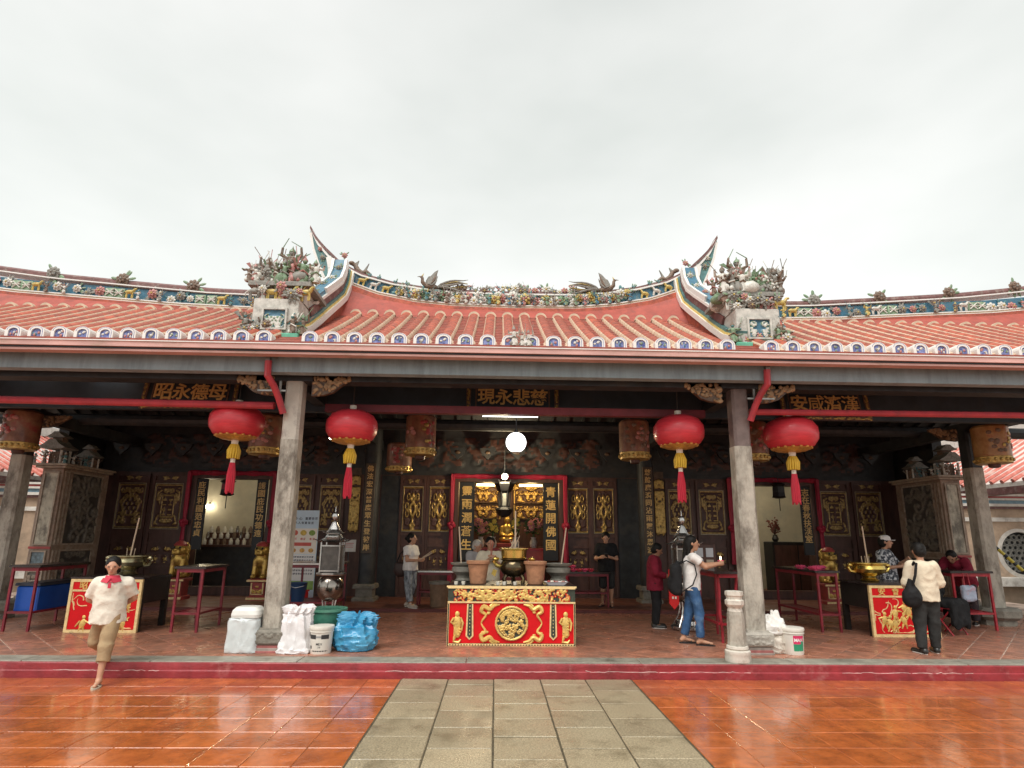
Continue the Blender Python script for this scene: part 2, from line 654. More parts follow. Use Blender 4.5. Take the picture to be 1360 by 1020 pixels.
def bag_mesh(name, mat, prof, folds=9, amp=.02, topamp=.06, seed=0, square=0.0, ruffle=.02, nt=88, nz=34, crease=.012):
    """thin-walled sack: prof is [(z, rx, ry)]; sharp creases and gathers that tighten toward the neck"""
    rs = np.random.RandomState(seed)
    zs = np.linspace(0, 1, nz)
    pz = np.array(prof)
    tt = np.linspace(0, 1, len(prof))
    Z, RX, RY_ = (np.interp(zs, tt, pz[:, i]) for i in range(3))
    th = np.linspace(0, 2 * PI, nt, endpoint=False)
    T, S_ = np.meshgrid(th, zs, indexing='ij')
    c, s = np.cos(T), np.sin(T)
    e = 2 + 4 * square
    rad = (np.abs(c) ** e + np.abs(s) ** e) ** (-1 / e)
    ph = rs.uniform(0, 6, 8)
    g1 = 1 - 2 * np.abs(np.sin(T * folds / 2 + ph[0] + .9 * np.sin(S_ * 3 + ph[1]) + .5 * np.sin(3 * T + ph[2])))
    env = amp + (topamp - amp) * np.clip((S_ - .55) / .4, 0, 1) ** 1.3
    cr = 0
    for i in range(7):
        a, b, p = rs.uniform(-5, 5), rs.uniform(4, 16) * rs.choice([-1, 1]), rs.uniform(0, 6)
        w = np.sin(round(a) * T + b * S_ + p + 1.1 * np.sin(2 * T + ph[i % 8] + 3 * S_))
        cr = cr + (1 - np.abs(w)) ** 3 * rs.uniform(.5, 1)
    cr = cr / 3 - .3
    k = rad * (1 + g1 * env / .2) + cr * crease / .2
    X, Y = RX * c * k, RY_ * s * k
    Zz = np.broadcast_to(Z, X.shape) + ruffle * np.clip((S_ - .8) / .2, 0, 1) * np.sin(T * folds / 2 + ph[3]) + cr * crease * .6 * (S_ > .05)
    vs = np.stack([X, Y, Zz], -1).reshape(-1, 3).tolist()
    fs = []
    for i in range(nt):
        j = (i + 1) % nt
        for q in range(nz - 1):
            fs.append((i * nz + q, j * nz + q, j * nz + q + 1, i * nz + q + 1))
    b0, t0 = len(vs), len(vs) + 1
    vs.append([0, 0, float(Z[0])])
    vs.append([0, 0, float(Z[-1]) - .02])
    for i in range(nt):
        j = (i + 1) % nt
        fs.append((b0, j * nz, i * nz))
        fs.append((t0, i * nz + nz - 1, j * nz + nz - 1))
    me = bpy.data.meshes.new(name)
    me.from_pydata(vs, [], fs)
    me.materials.append(mat)
    me.shade_smooth()
    me.set_sharp_from_angle(angle=R(38))
    me.update()
    return me
def relief(w, h, nx, ny, fn, depth, mats, name='carving', thr=.45, y0=0.0):
    """carved panel in the XZ plane facing -Y (centred): height field, raised faces take the first material"""
    xs = np.linspace(-1, 1, nx + 1)
    zs = np.linspace(-1, 1, ny + 1)
    U, V = np.meshgrid(xs, zs, indexing='ij')
    Hh = np.clip(fn(U, V), 0, 1)
    vs = np.stack([U * w / 2, y0 - Hh * depth, V * h / 2], -1).reshape(-1, 3)
    i, j = np.meshgrid(np.arange(nx), np.arange(ny), indexing='ij')
    a = (i * (ny + 1) + j).ravel()
    f = np.stack([a, a + ny + 1, a + ny + 2, a + 1], 1)
    hm = (Hh[:-1, :-1] + Hh[1:, :-1] + Hh[1:, 1:] + Hh[:-1, 1:]).ravel() / 4
    me = bpy.data.meshes.new(name)
    me.from_pydata(vs.tolist(), [], f.tolist())
    for m in mats:
        me.materials.append(m)
    mi = np.where(hm > thr, 0, 1)
    if len(mats) > 2:
        mi = np.where((hm > thr) & (hm < thr + .18), 2, mi)
    me.polygons.foreach_set('material_index', mi.astype(np.int32))
    me.shade_smooth()
    me.update()
    return me
def scrolls(seed, n=10, aspect=1.0, sym=True, thick=.10, frame=True, rmin=.16, rmax=.36):
    """symmetric scroll-work: rings, spirals and leaf lobes"""
    rs = np.random.RandomState(seed)
    it = [(rs.uniform(0 if sym else -.9, .9), rs.uniform(-.9, .9), rs.uniform(rmin, rmax), rs.uniform(0, 6.28), rs.choice([-1, 1])) for _ in range(n)]
    def fn(U, V):
        X = np.abs(U) if sym else U
        X = X * aspect
        H = np.zeros_like(U)
        for x, y, r, ph, sg in it:
            dx, dy = X - x * aspect, V - y
            d = np.hypot(dx, dy)
            an = np.arctan2(dy, dx)
            rr = r * (.35 + .65 * ((an * sg + ph) % 6.28) / 6.28)
            H = np.maximum(H, 1 - np.abs(d - rr) / thick)
            H = np.maximum(H, (1 - d / (r * .38)) * 1.2)
        if frame:
            e = np.maximum(np.abs(U), np.abs(V))
            H = np.where(e > .93, .9, np.where(e > .87, 0, H))
        return H
    return fn
# ================================================================== palette
m_tile_wet = M('wet_terracotta', (.46, .125, .034), .15, var=.28, vs=5.5, bump=.14, bs=18, bd=1.5, rnd=.12, rvar=.11, rs=2.6, dirt=(.28, .072, .026), ds=1.7, dlim=(.46, .74), spec=.7, coat=.45)
m_mortar_wet = M('wet_mortar', (.15, .050, .022), .4, var=.5, vs=9, dirt=(.42, .30, .22), ds=1.1, dlim=(.55, .62))
m_granite = M('wet_granite', (.32, .265, .172), .36, var=.50, vs=70, bump=.25, bs=60, rnd=.13, rvar=.16, rs=2.4, dirt=(.185, .150, .092), ds=1.6)
m_joint = M('dark_joint', (.07, .055, .03), .8, var=.4, vs=8)
m_kerb_red = M('kerb_red_paint', (.25, .024, .030), .46, var=.25, vs=5.0, bump=.3, bs=30, dirt=(.36, .13, .12), ds=3.2, dlim=(.56, .72), rvar=.1)
m_edge_stone = M('edge_stone', (.26, .245, .20), .5, var=.3, vs=7, bump=.2, bs=40, dirt=(.11, .10, .08), ds=3.5, rnd=.1, rvar=.15)
m_tile_dry = M('terrace_tile', (.37, .160, .102), .34, var=.30, vs=6.0, bump=.12, bs=30, rnd=.20, dirt=(.19, .098, .070), ds=2.6, dlim=(.44, .66), rvar=.18, rs=2.6)
m_grout = M('pale_grout', (.55, .43, .35), .7, var=.3, vs=5, dirt=(.14, .07, .05), ds=1.0)
m_floor_in = M('porch_floor', (.22, .085, .056), .42, var=.3, vs=4, bump=.1, bs=20, rvar=.12)
m_ground = M('far_ground', (.16, .13, .10), .8, var=.3, vs=.5)

# ================================================================== ground, courtyard, path
g = MB().box(-400, -300, -.40, 400, 500, -.06)
struct(part('ground', g, m_ground))
KY = 8.03
cy = MB()
cy.box(-22, -14, -.06, 22, KY + .3, -.006, 0)
courtyard = struct(part('courtyard', cy, m_mortar_wet))
random.seed(3)
S = .412
def tile_mesh(name, sx, sy, t, mat, b=.004):
    mb = MB().bevbox(-sx / 2, -sy / 2, -t, sx / 2, sy / 2, 0, b)
    return mb.mesh(name, mat)
tile_me = tile_mesh('courtyard_tile', S - .005, S - .005, .03, m_tile_wet)
PX = [-1.18, -.58, .005, .605, 1.19, 1.79]
def ct(x, y):
    o = link('courtyard_tile', tile_me, courtyard, (x, y, random.uniform(-.0015, .0015)))
    o.rotation_euler = (random.gauss(0, .0016), random.gauss(0, .0016), random.choice((0, PI / 2, PI, -PI / 2)))
def ct_far(mb, x, y):
    mb.bevbox(x - S / 2 + .0035, y - S / 2 + .0035, -.03, x + S / 2 - .0035, y + S / 2 - .0035, random.uniform(-.001, .001), .004)
far_t = MB()
for side in (-1, 1):
    for i in range(26):
        x = (PX[0] - .012 - S * (i + .5)) if side < 0 else (PX[5] + .012 + S * (i + .5))
        for j in range(20):
            y = KY - .012 - S * (j + .5)
            vis = y > 4.7 and abs(x - .03 * y) < .93 * y + .6
            (ct(x, y) if vis else ct_far(far_t, x, y))
stuff(part('outlying_tiles', far_t, m_tile_wet, courtyard))
# granite path: five files of slabs, joints staggered
path_bed = MB().box(PX[0] - .012, -10, -.05, PX[5] + .012, KY, -.0045)
path = struct(part('granite_path', path_bed, m_joint))
for c in range(5):
    y = KY - .005
    k = 0
    w = PX[c + 1] - PX[c]
    while y > 0:
        L_ = (.55 + random.uniform(-.02, .02))
        if k == 0:
            L_ = .28 if c in (1, 3) else .55
        mb = MB().bevbox(-w / 2 + .006, -L_ / 2 + .005, -.04, w / 2 - .006, L_ / 2 - .005, 0, .007)
        o = part('slab', mb, m_granite, path, loc=((PX[c] + PX[c + 1]) / 2, y - L_ / 2, random.uniform(-.001, .003)))
        o.rotation_euler = (random.gauss(0, .004), random.gauss(0, .004), random.gauss(0, .004))
        y -= L_
        k += 1

# ================================================================== terrace with kerb
TZ = .20
tb = MB().box(-13, KY + .30, -.05, 14, 24, TZ - .012)
terrace = struct(part('terrace', tb, m_grout))
kb = MB()
xs = [-12.9 + .6 * i for i in range(45)]
random.seed(8)
prof = [(KY, -.02), (KY - .004, .080), (KY + .012, .094), (KY + .012, .172), (KY + .020, .186), (KY + .30, .186)]
off = [[random.gauss(0, .0025) for _ in prof] for _ in xs]
vs, fs = [], []
for i, x in enumerate(xs):
    for j, (y, z) in enumerate(prof):
        vs.append((x, y + off[i][j], z + off[i][j] * .5))
n = len(prof)
for i in range(len(xs) - 1):
    for j in range(n - 1):
        fs.append((i * n + j, (i + 1) * n + j, (i + 1) * n + j + 1, i * n + j + 1))
kb.add(vs, fs)
part('kerb', kb, m_kerb_red, terrace, smooth=True, angle=25)
rs = random.Random(9)
for a, b in ((-1.4, .9), (1.2, 3.4), (4.6, 6.4), (-5.6, -4.2), (-3.0, -1.9)):
    pts, x = [], a
    while x < b:
        pts.append((x, KY + .003, .088 + rs.gauss(0, .005)))
        x += rs.uniform(.03, .10)
    part('paint_crack', MB().tube(pts, [rs.uniform(.002, .0055) for _ in pts], 5), M('chipped_pale', (.56, .38, .35), .7, var=.3, vs=12), terrace)
# long edge stones along the front
x = -12.6
while x < 13:
    L_ = random.uniform(1.5, 2.4)
    mb = MB().bevbox(-L_ / 2 + .004, -.165, -.03, L_ / 2 - .004, .165, 0, .006)
    part('edge_slab', mb, m_edge_stone, terrace, loc=(x + L_ / 2, KY + .186, TZ + random.uniform(-.002, .002)))
    x += L_
# diagonal floor tiles, 43 cm
D = .4315
dt_me = tile_mesh('floor_tile', D - .015, D - .015, .02, m_tile_dry, .003)
far_t = MB()
q = D / math.sqrt(2)
cnt = 0
for i in range(-44, 46):
    for j in range(0, 24):
        x = .05 + i * q
        y = KY + .36 + j * q
        if (i + j) % 2:
            continue
        if y - q < KY + .36 - 1e-6 and False:
            continue
        if y > 13.4 or abs(x) > 12.6:
            continue
        if j == 0:      # half tiles along the edge stones
            far_t.prism([(x - q + .007, y), (x + q - .007, y), (x, y + q - .007)], TZ - .02, TZ, 'z')
            continue
        vis = y < 10.9 and abs(x - .02 * y) < .90 * y + .2
        if vis and cnt < 298:
            cnt += 1
            link('floor_tile', dt_me, terrace, (x, y, TZ + random.uniform(-.0012, .0012)), PI / 4 + random.choice((0, 1, 2, 3)) * PI / 2)
        else:
            k = q - .0075
            far_t.prism([(x - k, y), (x, y - k), (x + k, y), (x, y + k)], TZ - .02, TZ + random.uniform(-.001, .001), 'z')
stuff(part('outlying_floor_tiles', far_t, m_tile_dry, terrace))
# low inner step before the doors
IZ = .27
st = MB().box(-10.2, 13.10, TZ - .03, 10.8, 24, IZ)
part('inner_floor', st, m_floor_in, terrace)
st = MB().bevbox(-10.2, 13.04, TZ - .02, 10.8, 13.097, IZ - .004, .006)
part('step_edge', st, M('step_edge_red', (.15, .035, .028), .45, var=.3, vs=4), terrace)
# ================================================================== temple materials
CX = .33
m_roof = M('roof_terracotta', (.38, .082, .042), .55, var=.30, vs=9, bump=.25, bs=30, rnd=.16, dirt=(.20, .055, .038), ds=7, dlim=(.46, .7))
m_roof_deck = M('roof_trough', (.28, .065, .042), .6, var=.3, vs=7, bump=.2, bs=30, dirt=(.2, .09, .06), ds=4)
m_cream = M('lime_cream', (.60, .46, .33), .7, var=.14, vs=8, bump=.1, bs=40, dirt=(.42, .33, .23), ds=6)
m_capwhite = M('glazed_white', (.78, .76, .72), .3, var=.06, vs=10, dirt=(.5, .45, .4), ds=9, dlim=(.62, .8))
m_capblue = M('cobalt_porcelain', (.035, .06, .36), .2, var=.4, vs=22, col2=(.30, .36, .62), rnd=.15)
m_relief_dark = M('weathered_ceramic', (.20, .20, .17), .6, var=.5, vs=14, bump=.3, bs=40, dirt=(.33, .31, .26), ds=10)
C_WHITE = M('ceramic_white', (.62, .60, .54), .45, var=.2, vs=20, dirt=(.28, .26, .22), ds=14)
C_YEL = M('ceramic_yellow', (.56, .42, .12), .45, var=.2, vs=20, dirt=(.3, .25, .14), ds=14)
C_TEAL = M('ceramic_teal', (.065, .19, .20), .45, var=.3, vs=20, dirt=(.2, .22, .2), ds=14)
C_BLUE = M('ceramic_blue', (.05, .16, .24), .45, var=.3, vs=12, dirt=(.14, .2, .2), ds=10)
C_GREEN = M('ceramic_green', (.17, .26, .15), .5, var=.3, vs=20, dirt=(.28, .28, .22), ds=14)
C_PINK = M('ceramic_pink', (.46, .20, .18), .5, var=.25, vs=20, dirt=(.3, .25, .2), ds=14)
C_BROWN = M('ceramic_brown', (.17, .11, .075), .6, var=.3, vs=20, dirt=(.27, .24, .2), ds=14)
C_GREY = M('ceramic_grey', (.25, .24, .21), .6, var=.3, vs=20, dirt=(.13, .12, .1), ds=14)
C_MAROON = M('ridge_maroon', (.16, .07, .065), .6, var=.3, vs=8, dirt=(.26, .2, .17), ds=9)
CER = [C_GREY, C_WHITE, C_YEL, C_TEAL, C_GREEN, C_PINK, C_BROWN, C_BLUE]
m_pinkboard = M('eave_board_pink', (.60, .35, .31), .55, var=.2, vs=4, dirt=(.42, .27, .21), ds=5, stretch=(.3, 1, 1))
m_greybeam = M('eave_beam_grey', (.28, .375, .415), .6, var=.12, vs=3, dirt=(.18, .24, .265), ds=2.4, stretch=(2.2, 1, .35), bump=.15, bs=20, dlim=(.46, .72))
m_dark = M('hazed_black_wood', (.026, .029, .032), .55, var=.4, vs=5, dirt=(.05, .045, .04), ds=3)  # black wood; bluish lift in the colour mimics haze under the roof
m_darkblue = M('soot_blue_board', (.028, .040, .052), .55, var=.3, vs=3, dirt=(.04, .045, .05), ds=2)
m_wood = M('dark_red_wood', (.080, .034, .025), .5, var=.4, vs=7, dirt=(.10, .05, .035), ds=5, stretch=(1, 1, .3))
m_wood_br = M('carved_brown_wood', (.085, .052, .032), .5, var=.4, vs=10, dirt=(.17, .11, .06), ds=8)
m_gold = M('old_gold', (.50, .33, .10), .38, metal=.55, var=.3, vs=16, dirt=(.2, .12, .05), ds=10)
m_goldbright = M('bright_gold', (.80, .56, .16), .28, metal=.65, var=.2, vs=14)
m_goldtext = M('gold_lettering', (.74, .48, .18), .5, metal=.1, var=.15, vs=20)
m_redpipe = M('red_pipe_paint', (.42, .040, .055), .38, var=.15, vs=5, dirt=(.25, .04, .05), ds=4)
m_stonecol = M('column_granite', (.40, .37, .31), .7, var=.20, vs=9, bump=.45, bs=45, dirt=(.14, .12, .095), ds=3.2, stretch=(1, 1, .5), dlim=(.46, .64))
m_stonebase = M('base_granite', (.22, .20, .165), .75, var=.3, vs=12, bump=.5, bs=40, dirt=(.10, .09, .07), ds=6)
m_white = M('limewash', (.72, .69, .64), .7, var=.08, vs=5, dirt=(.42, .37, .32), ds=4, dlim=(.6, .8))
m_strip_red = M('strip_red', (.36, .055, .05), .5, var=.2, vs=6)
m_strip_teal = M('strip_teal', (.09, .21, .21), .5, var=.3, vs=9)
m_strip_yel = M('strip_yellow', (.66, .48, .14), .5, var=.2, vs=9)
m_cloth_red = M('crimson_drape', (.36, .012, .040), .6, var=.2, vs=5, bump=.2, bs=20)

hall = thing('temple_hall', 'long Chinese temple hall with red tiled swallowtail roof, dark carved porch and stone columns', 'temple', (0, 0, 0))

# ------------------------------------------------------------------ roof slopes: tile rows, end caps with blue porcelain
EY, EZ, SL = 8.0, 4.56, .592          # eave edge and slope
def rz(y):
    """height of the tile bed above the eave line; a little concave"""
    t = (y - EY)
    return EZ + SL * t - .035 * math.sin(min(1, t / 3.0) * PI)
PITCH = .3325
def row_mesh(name, length, nseg, pale=(0, 1, 6, 7)):
    """cover-tile row: overlapping half-round red tiles with limed flanks; local y runs up the slope from the eave"""
    mb = MB()
    ang = [0, 22, 42, 68, 90, 112, 138, 158, 180]
    for sgm in range(nseg):
        for e in (0, 1):
            y = length * (sgm + e) / nseg
            r = .107 if e == 0 else .105
            z = rz(EY + y) - EZ
            for a in ang:
                x = -r * math.cos(R(a))
                h = r * 1.05 * math.sin(R(a)) + (.0 if a in (0, 180) else .018)
                mb.v.append((x, y + (0 if e else -.004), z + h - .01))
        o = len(mb.v) - 2 * len(ang)
        for k in range(len(ang) - 1):
            mb.f.append((o + k, o + k + 1, o + len(ang) + k + 1, o + len(ang) + k))
            mb.m.append(1 if k in pale else 0)
        if sgm == 0 or True:
            mb.f.append(tuple(o + k for k in range(len(ang))))
            mb.m.append(0)
    # arched end plug at the top
    y = length
    z = rz(EY + y) - EZ
    vs = [(-.112 * math.cos(R(a)), y + .02, z + .112 * math.sin(R(a)) + .015) for a in range(0, 181, 20)]
    o = len(mb.v)
    k = len(vs)
    mb.v += vs + [(p[0], y - .06, p[2]) for p in vs]
    for i in range(k - 1):
        mb.f.append((o + i, o + i + 1, o + k + i + 1, o + k + i)); mb.m.append(1)
    mb.f.append(tuple(o + k + i for i in range(k))); mb.m.append(1)
    mb.f.append(tuple(o + i for i in range(k))); mb.m.append(1)
    return mb.mesh(name, [m_roof, m_cream], smooth=True, angle=30, fixn=False)
def cap_meshes():
    """arched white glazed end tile with a blue border line and a recessed painted panel"""
    def arch(w, h, n=9):
        r = w / 2
        return [(-r, 0), (r, 0)] + [(r * math.cos(PI * i / (n - 1)), h - r * .75 + r * .75 * math.sin(PI * i / (n - 1))) for i in range(n)]
    out, inn = arch(.235, .215), arch(.142, .145)
    out_c = [(p[0], p[1] - .02) for p in out]
    inn_c = [(p[0], p[1] + .012) for p in inn]
    mb = MB()
    n = len(out_c)
    vs = [(p[0], -.02, p[1]) for p in out_c] + [(p[0], -.02, p[1]) for p in inn_c] + [(p[0], .16, p[1]) for p in out_c] + [(p[0], .004, p[1]) for p in inn_c]
    fs = []
    for i in range(n):
        j = (i + 1) % n
        fs += [(i, j, n + j, n + i), (i, 2 * n + i, 2 * n + j, j), (n + i, n + j, 3 * n + j, 3 * n + i)]
    mb.add(vs, fs, 0)
    # thin blue line on the white face
    l0, l1 = arch(.192, .188), arch(.178, .178)
    vs = [(p[0], -.0225, p[1]) for p in l0] + [(p[0], -.0225, p[1] + .006) for p in l1]
    mb.add(vs, [(i, i + 1, n + i + 1, n + i) for i in range(1, n - 1)], 1)
    cap = mb.mesh('tile_cap', [m_capwhite, m_capblue], fixn=True)
    pm = MB()
    pm.add([(p[0], .0, p[1]) for p in inn_c], [tuple(range(n))], 0)
    rs = random.Random(5)
    for i in range(4):
        pm.ell((rs.uniform(-.04, .04), -.004, .05 + rs.uniform(0, .07)), (.022, .008, .016), 1, 6, 4)
    pan = pm.mesh('porcelain_panel', [m_capblue, C_WHITE])
    pm = MB()
    pm.add([(p[0], .0, p[1]) for p in inn_c], [tuple(range(n))], 0)
    for i in range(5):
        pm.ell((rs.uniform(-.045, .045), -.004, .045 + rs.uniform(0, .08)), (.016, .008, .022), 1 + i % 2, 6, 4)
    pans = [pan, pm.mesh('porcelain_panel', [m_capblue, C_PINK, C_WHITE])]
    for v in range(7):
        pm = MB()
        pm.add([(p[0], .0, p[1]) for p in inn_c], [tuple(range(n))], 0)
        for i in range(rs.choice((3, 4, 6))):
            pm.ell((rs.uniform(-.045, .045), -.004, .04 + rs.uniform(0, .085)), (rs.uniform(.010, .030), .008, rs.uniform(.010, .026)), 1 + i % 2, 6, 4, Matrix.Rotation(rs.uniform(0, 3), 3, 'Y'))
        pans.append(pm.mesh('porcelain_panel', [m_capblue] + rs.sample([C_PINK, C_WHITE, C_WHITE, C_TEAL, C_YEL, C_GREY, C_GREEN], 2)))
    return cap, pans
cap_me, pan_me = cap_meshes()
def deck(name, x0, x1, ytop, parent):
    """tile bed: overlapping courses between the rows, with the board under it"""
    mb = MB()
    nseg = 20
    vs, fs = [], []
    for i in range(nseg):
        ya, yb = EY - .03 + (ytop - EY + .03) * i / nseg, EY - .03 + (ytop - EY + .03) * (i + 1) / nseg
        za, zb = rz(ya) + .012, rz(yb) - .004
        o = len(vs)
        vs += [(x0, ya, za), (x1, ya, za), (x1, yb, zb), (x0, yb, zb), (x0, ya, za - .03), (x1, ya, za - .03)]
        fs += [(o, o + 1, o + 2, o + 3), (o + 4, o + 5, o + 1, o)]
    mb.add(vs, fs, 0)
    return part(name, mb, m_roof_deck, parent, fixn=False)
def slope(name, label, x0, x1, ytop_rows, ytop_deck, rows, pale=(0, 1, 6, 7)):
    p = deck(name, x0, x1, ytop_deck, hall)
    if label:
        p['label'] = label
    me = row_mesh('roof_tile_row', ytop_rows - EY, 15, pale)
    for x in rows:
        link('roof_tile_row', me, p, (x, EY + .03, EZ + .015))
        link('tile_cap', cap_me, p, (x, EY - .005, EZ - .03))
        link('porcelain_panel', random.choice(pan_me), p, (x, EY - .006, EZ - .03))
    # short limed fillets between the caps
    for a, b in zip(rows[:-1], rows[1:]):
        if b - a < .5:
            w = b - a - .225
            mb = MB()
            c = (a + b) / 2
            vs, fs = [], []
            for i in range(7):
                t = i / 6
                h = .055 - .05 * math.sin(PI * t)
                xx = c - w / 2 - .01 + (w + .02) * t
                vs += [(xx, EY + .03, EZ - .045), (xx, EY + .03, EZ + h), (xx, EY + .20, EZ + h + .10)]
            for i in range(6):
                fs += [(3 * i, 3 * i + 3, 3 * i + 4, 3 * i + 1), (3 * i + 1, 3 * i + 4, 3 * i + 5, 3 * i + 2)]
            mb.add(vs, fs)
            part('drip_fillet', mb, m_cream, p)
    return p
random.seed(12)
rows_c = [CX + PITCH * (i - 9.5) for i in range(20)]
slope('roof_slope', 'middle roof slope under the tall swallowtail ridge', CX - 3.62, CX + 3.62, 10.42, 10.98, rows_c)
rows_l = [CX - 3.62 - .12 - PITCH * (i + .3) for i in range(25)]
slope('roof_slope', 'left wing roof slope', -12.5, CX - 3.62, 10.42, 10.98, rows_l, (0, 6))
rows_r = [CX + 3.62 + .12 + PITCH * (i + .3) for i in range(26)]
slope('roof_slope', 'right wing roof slope', CX + 3.62, 13.2, 10.42, 10.98, rows_r, (1, 7))

# back slope, hall roof behind, gable closures (seen only from below, they keep the porch dark)
bk = MB()
bk.add([(-12.5, 11, rz(10.95) - .05), (13.2, 11, rz(10.95) - .05), (13.2, 14.4, 4.75), (-12.5, 14.4, 4.75)], [(0, 1, 2, 3)])
bk.add([(-12.5, 13.8, 4.72), (13.2, 13.8, 4.72), (13.2, 20, 7.6), (-12.5, 20, 7.6), (13.2, 25, 4.6), (-12.5, 25, 4.6)], [(0, 1, 2, 3), (3, 2, 4, 5)])
part('rear_roof', bk, m_roof_deck, hall)
# soffit boards and rafters under the front slope
sf = MB()
sf.add([(-12.5, EY + .08, EZ - .10), (13.2, EY + .08, EZ - .10), (13.2, 11, rz(10.95) - .16), (-12.5, 11, rz(10.95) - .16), (13.2, 14.2, 4.62), (-12.5, 14.2, 4.62)], [(0, 1, 2, 3), (3, 2, 4, 5)])
part('soffit', sf, m_dark, hall)
for i in range(64):
    x = -12.2 + .4 * i
    rf = MB().bar((x, EY + .12, EZ - .14), (x, 11, rz(10.95) - .20), .07, .07)
    rf.bar((x, 11, rz(10.95) - .20), (x, 14.2, 4.56), .07, .07)
    part('rafter', rf, m_dark, hall)

# ------------------------------------------------------------------ eave board, grey eave beam and gutter hardware
EB0, EZ = EZ, EZ - .04
eb = MB()
eb.box(-12.5, EY - .03, EZ - .125, 13.2, EY + .10, EZ - .05, 0)
eb.box(-12.5, EY - .045, EZ - .05, 13.2, EY + .12, EZ - .036, 1)
eb.box(-12.5, EY + .00, EZ - .150, 13.2, EY + .12, EZ - .127, 2)
eb.box(-12.5, EY + .01, EZ - .185, 13.2, EY + .16, EZ - .152, 0)
part('eave_board', eb, [m_pinkboard, m_capwhite, m_dark], hall)
EZ = EB0
gb = MB()
gb.bevbox(-12.5, 8.33, 4.155, 13.2, 8.50, 4.43, .02)
gb.box(-12.5, 8.36, 4.43, 13.2, 8.50, 4.50)
part('eave_beam', gb, m_greybeam, hall)
# the dark lintel over the columns and the inner purlins
lt = MB().box(-12.5, 8.62, 4.10, 13.2, 8.90, 4.30)
part('lintel', lt, m_dark, hall)
lt = MB().box(-12.5, 10.02, 3.92, 13.2, 10.16, 4.95)
part('plaque_board', lt, m_darkblue, hall)
lt = MB().tube([(-12.5, 11.6, 4.55), (13.2, 11.6, 4.55)], .14, 10)
part('purlin', lt, m_dark, hall)
lt = MB().tube([(-12.5, 13.1, 4.30), (13.2, 13.1, 4.30)], .13, 10)
part('purlin', lt, m_dark, hall)
for x in (-9.52, -3.12, 3.78, 9.98):
    tb_ = MB().box(x - .1, 8.9, 4.02, x + .1, 15.4, 4.26)
    tb_.box(x - .07, 11.0, 4.26, x + .07, 11.2, 6.0)
    part('tie_beam', tb_, m_dark, hall)
# red beams / pipes running between the columns
def redpipe(pts, r):
    part('red_pipe', MB().tube(pts, r, 10), m_redpipe, hall, smooth=True)
redpipe([(-12.0, 8.80, 3.80), (-3.45, 8.80, 3.745)], .057)
redpipe([(3.98, 8.80, 3.77), (12.6, 8.80, 3.80)], .050)
rb = MB().box(-2.9, 9.55, 3.83, 3.55, 9.68, 3.955)
part('red_beam', rb, M('dull_red_beam', (.17, .022, .032), .5, var=.25, vs=4), hall)
for x, sg in ((-3.12, -1), (3.78, 1)):
    xx = x + sg * .26
    redpipe([(xx, 8.24, 4.30), (xx, 8.26, 4.08), (xx - sg * .05, 8.40, 3.96), (xx - sg * .10, 8.50, 3.80), (xx - sg * .16, 8.58, 3.58)], .050)
    mt_ = M('tarnished_metal', (.3, .3, .28), .4, metal=.8, var=.3)
    part('gutter_spout', MB().box(xx - .03, 8.20, 4.28, xx + .03, 8.27, 4.40), mt_, hall)
    part('gutter_bracket', MB().bar((xx - .12, 8.05, 4.42), (xx + .10, 8.3, 4.36), .03, .03), mt_, hall)
    part('gutter_bracket', MB().bar((xx - .22, 8.50, 3.91), (xx + .2, 8.50, 3.91), .035, .025), mt_, hall)
    part('gutter_bracket', MB().bar((xx + .11 * -sg, 8.5, 3.86), (xx + .11 * -sg, 8.5, 4.06), .03, .03), mt_, hall)

# ------------------------------------------------------------------ columns
def column(x, y, w, ztop, stone_to, lean=0):
    c = MB()
    sh = lambda z, r: [(x + r * a, y + r * b, z) for a, b in ((-1, -.72), (-.72, -1), (.72, -1), (1, -.72), (1, .72), (.72, 1), (-.72, 1), (-1, .72))]
    zs = [(.52, w / 2), (1.5, w / 2 * .985), (stone_to, w / 2 * .93)]
    vs = []
    for z, r in zs:
        vs += sh(z, r)
    fs = [tuple(range(7, -1, -1)), tuple(range(16, 24))]
    for k in (0, 8):
        for i in range(8):
            fs.append((k + i, k + (i + 1) % 8, k + 8 + (i + 1) % 8, k + 8 + i))
    c.add(vs, fs)
    col = part('column', c, m_stonecol, hall)
    up = MB()
    r = w / 2 * .9
    up.add(sh(stone_to, r) + sh(ztop, r), [tuple(range(7, -1, -1)), tuple(range(8, 16))] + [(i, (i + 1) % 8, 8 + (i + 1) % 8, 8 + i) for i in range(8)])
    return col, up
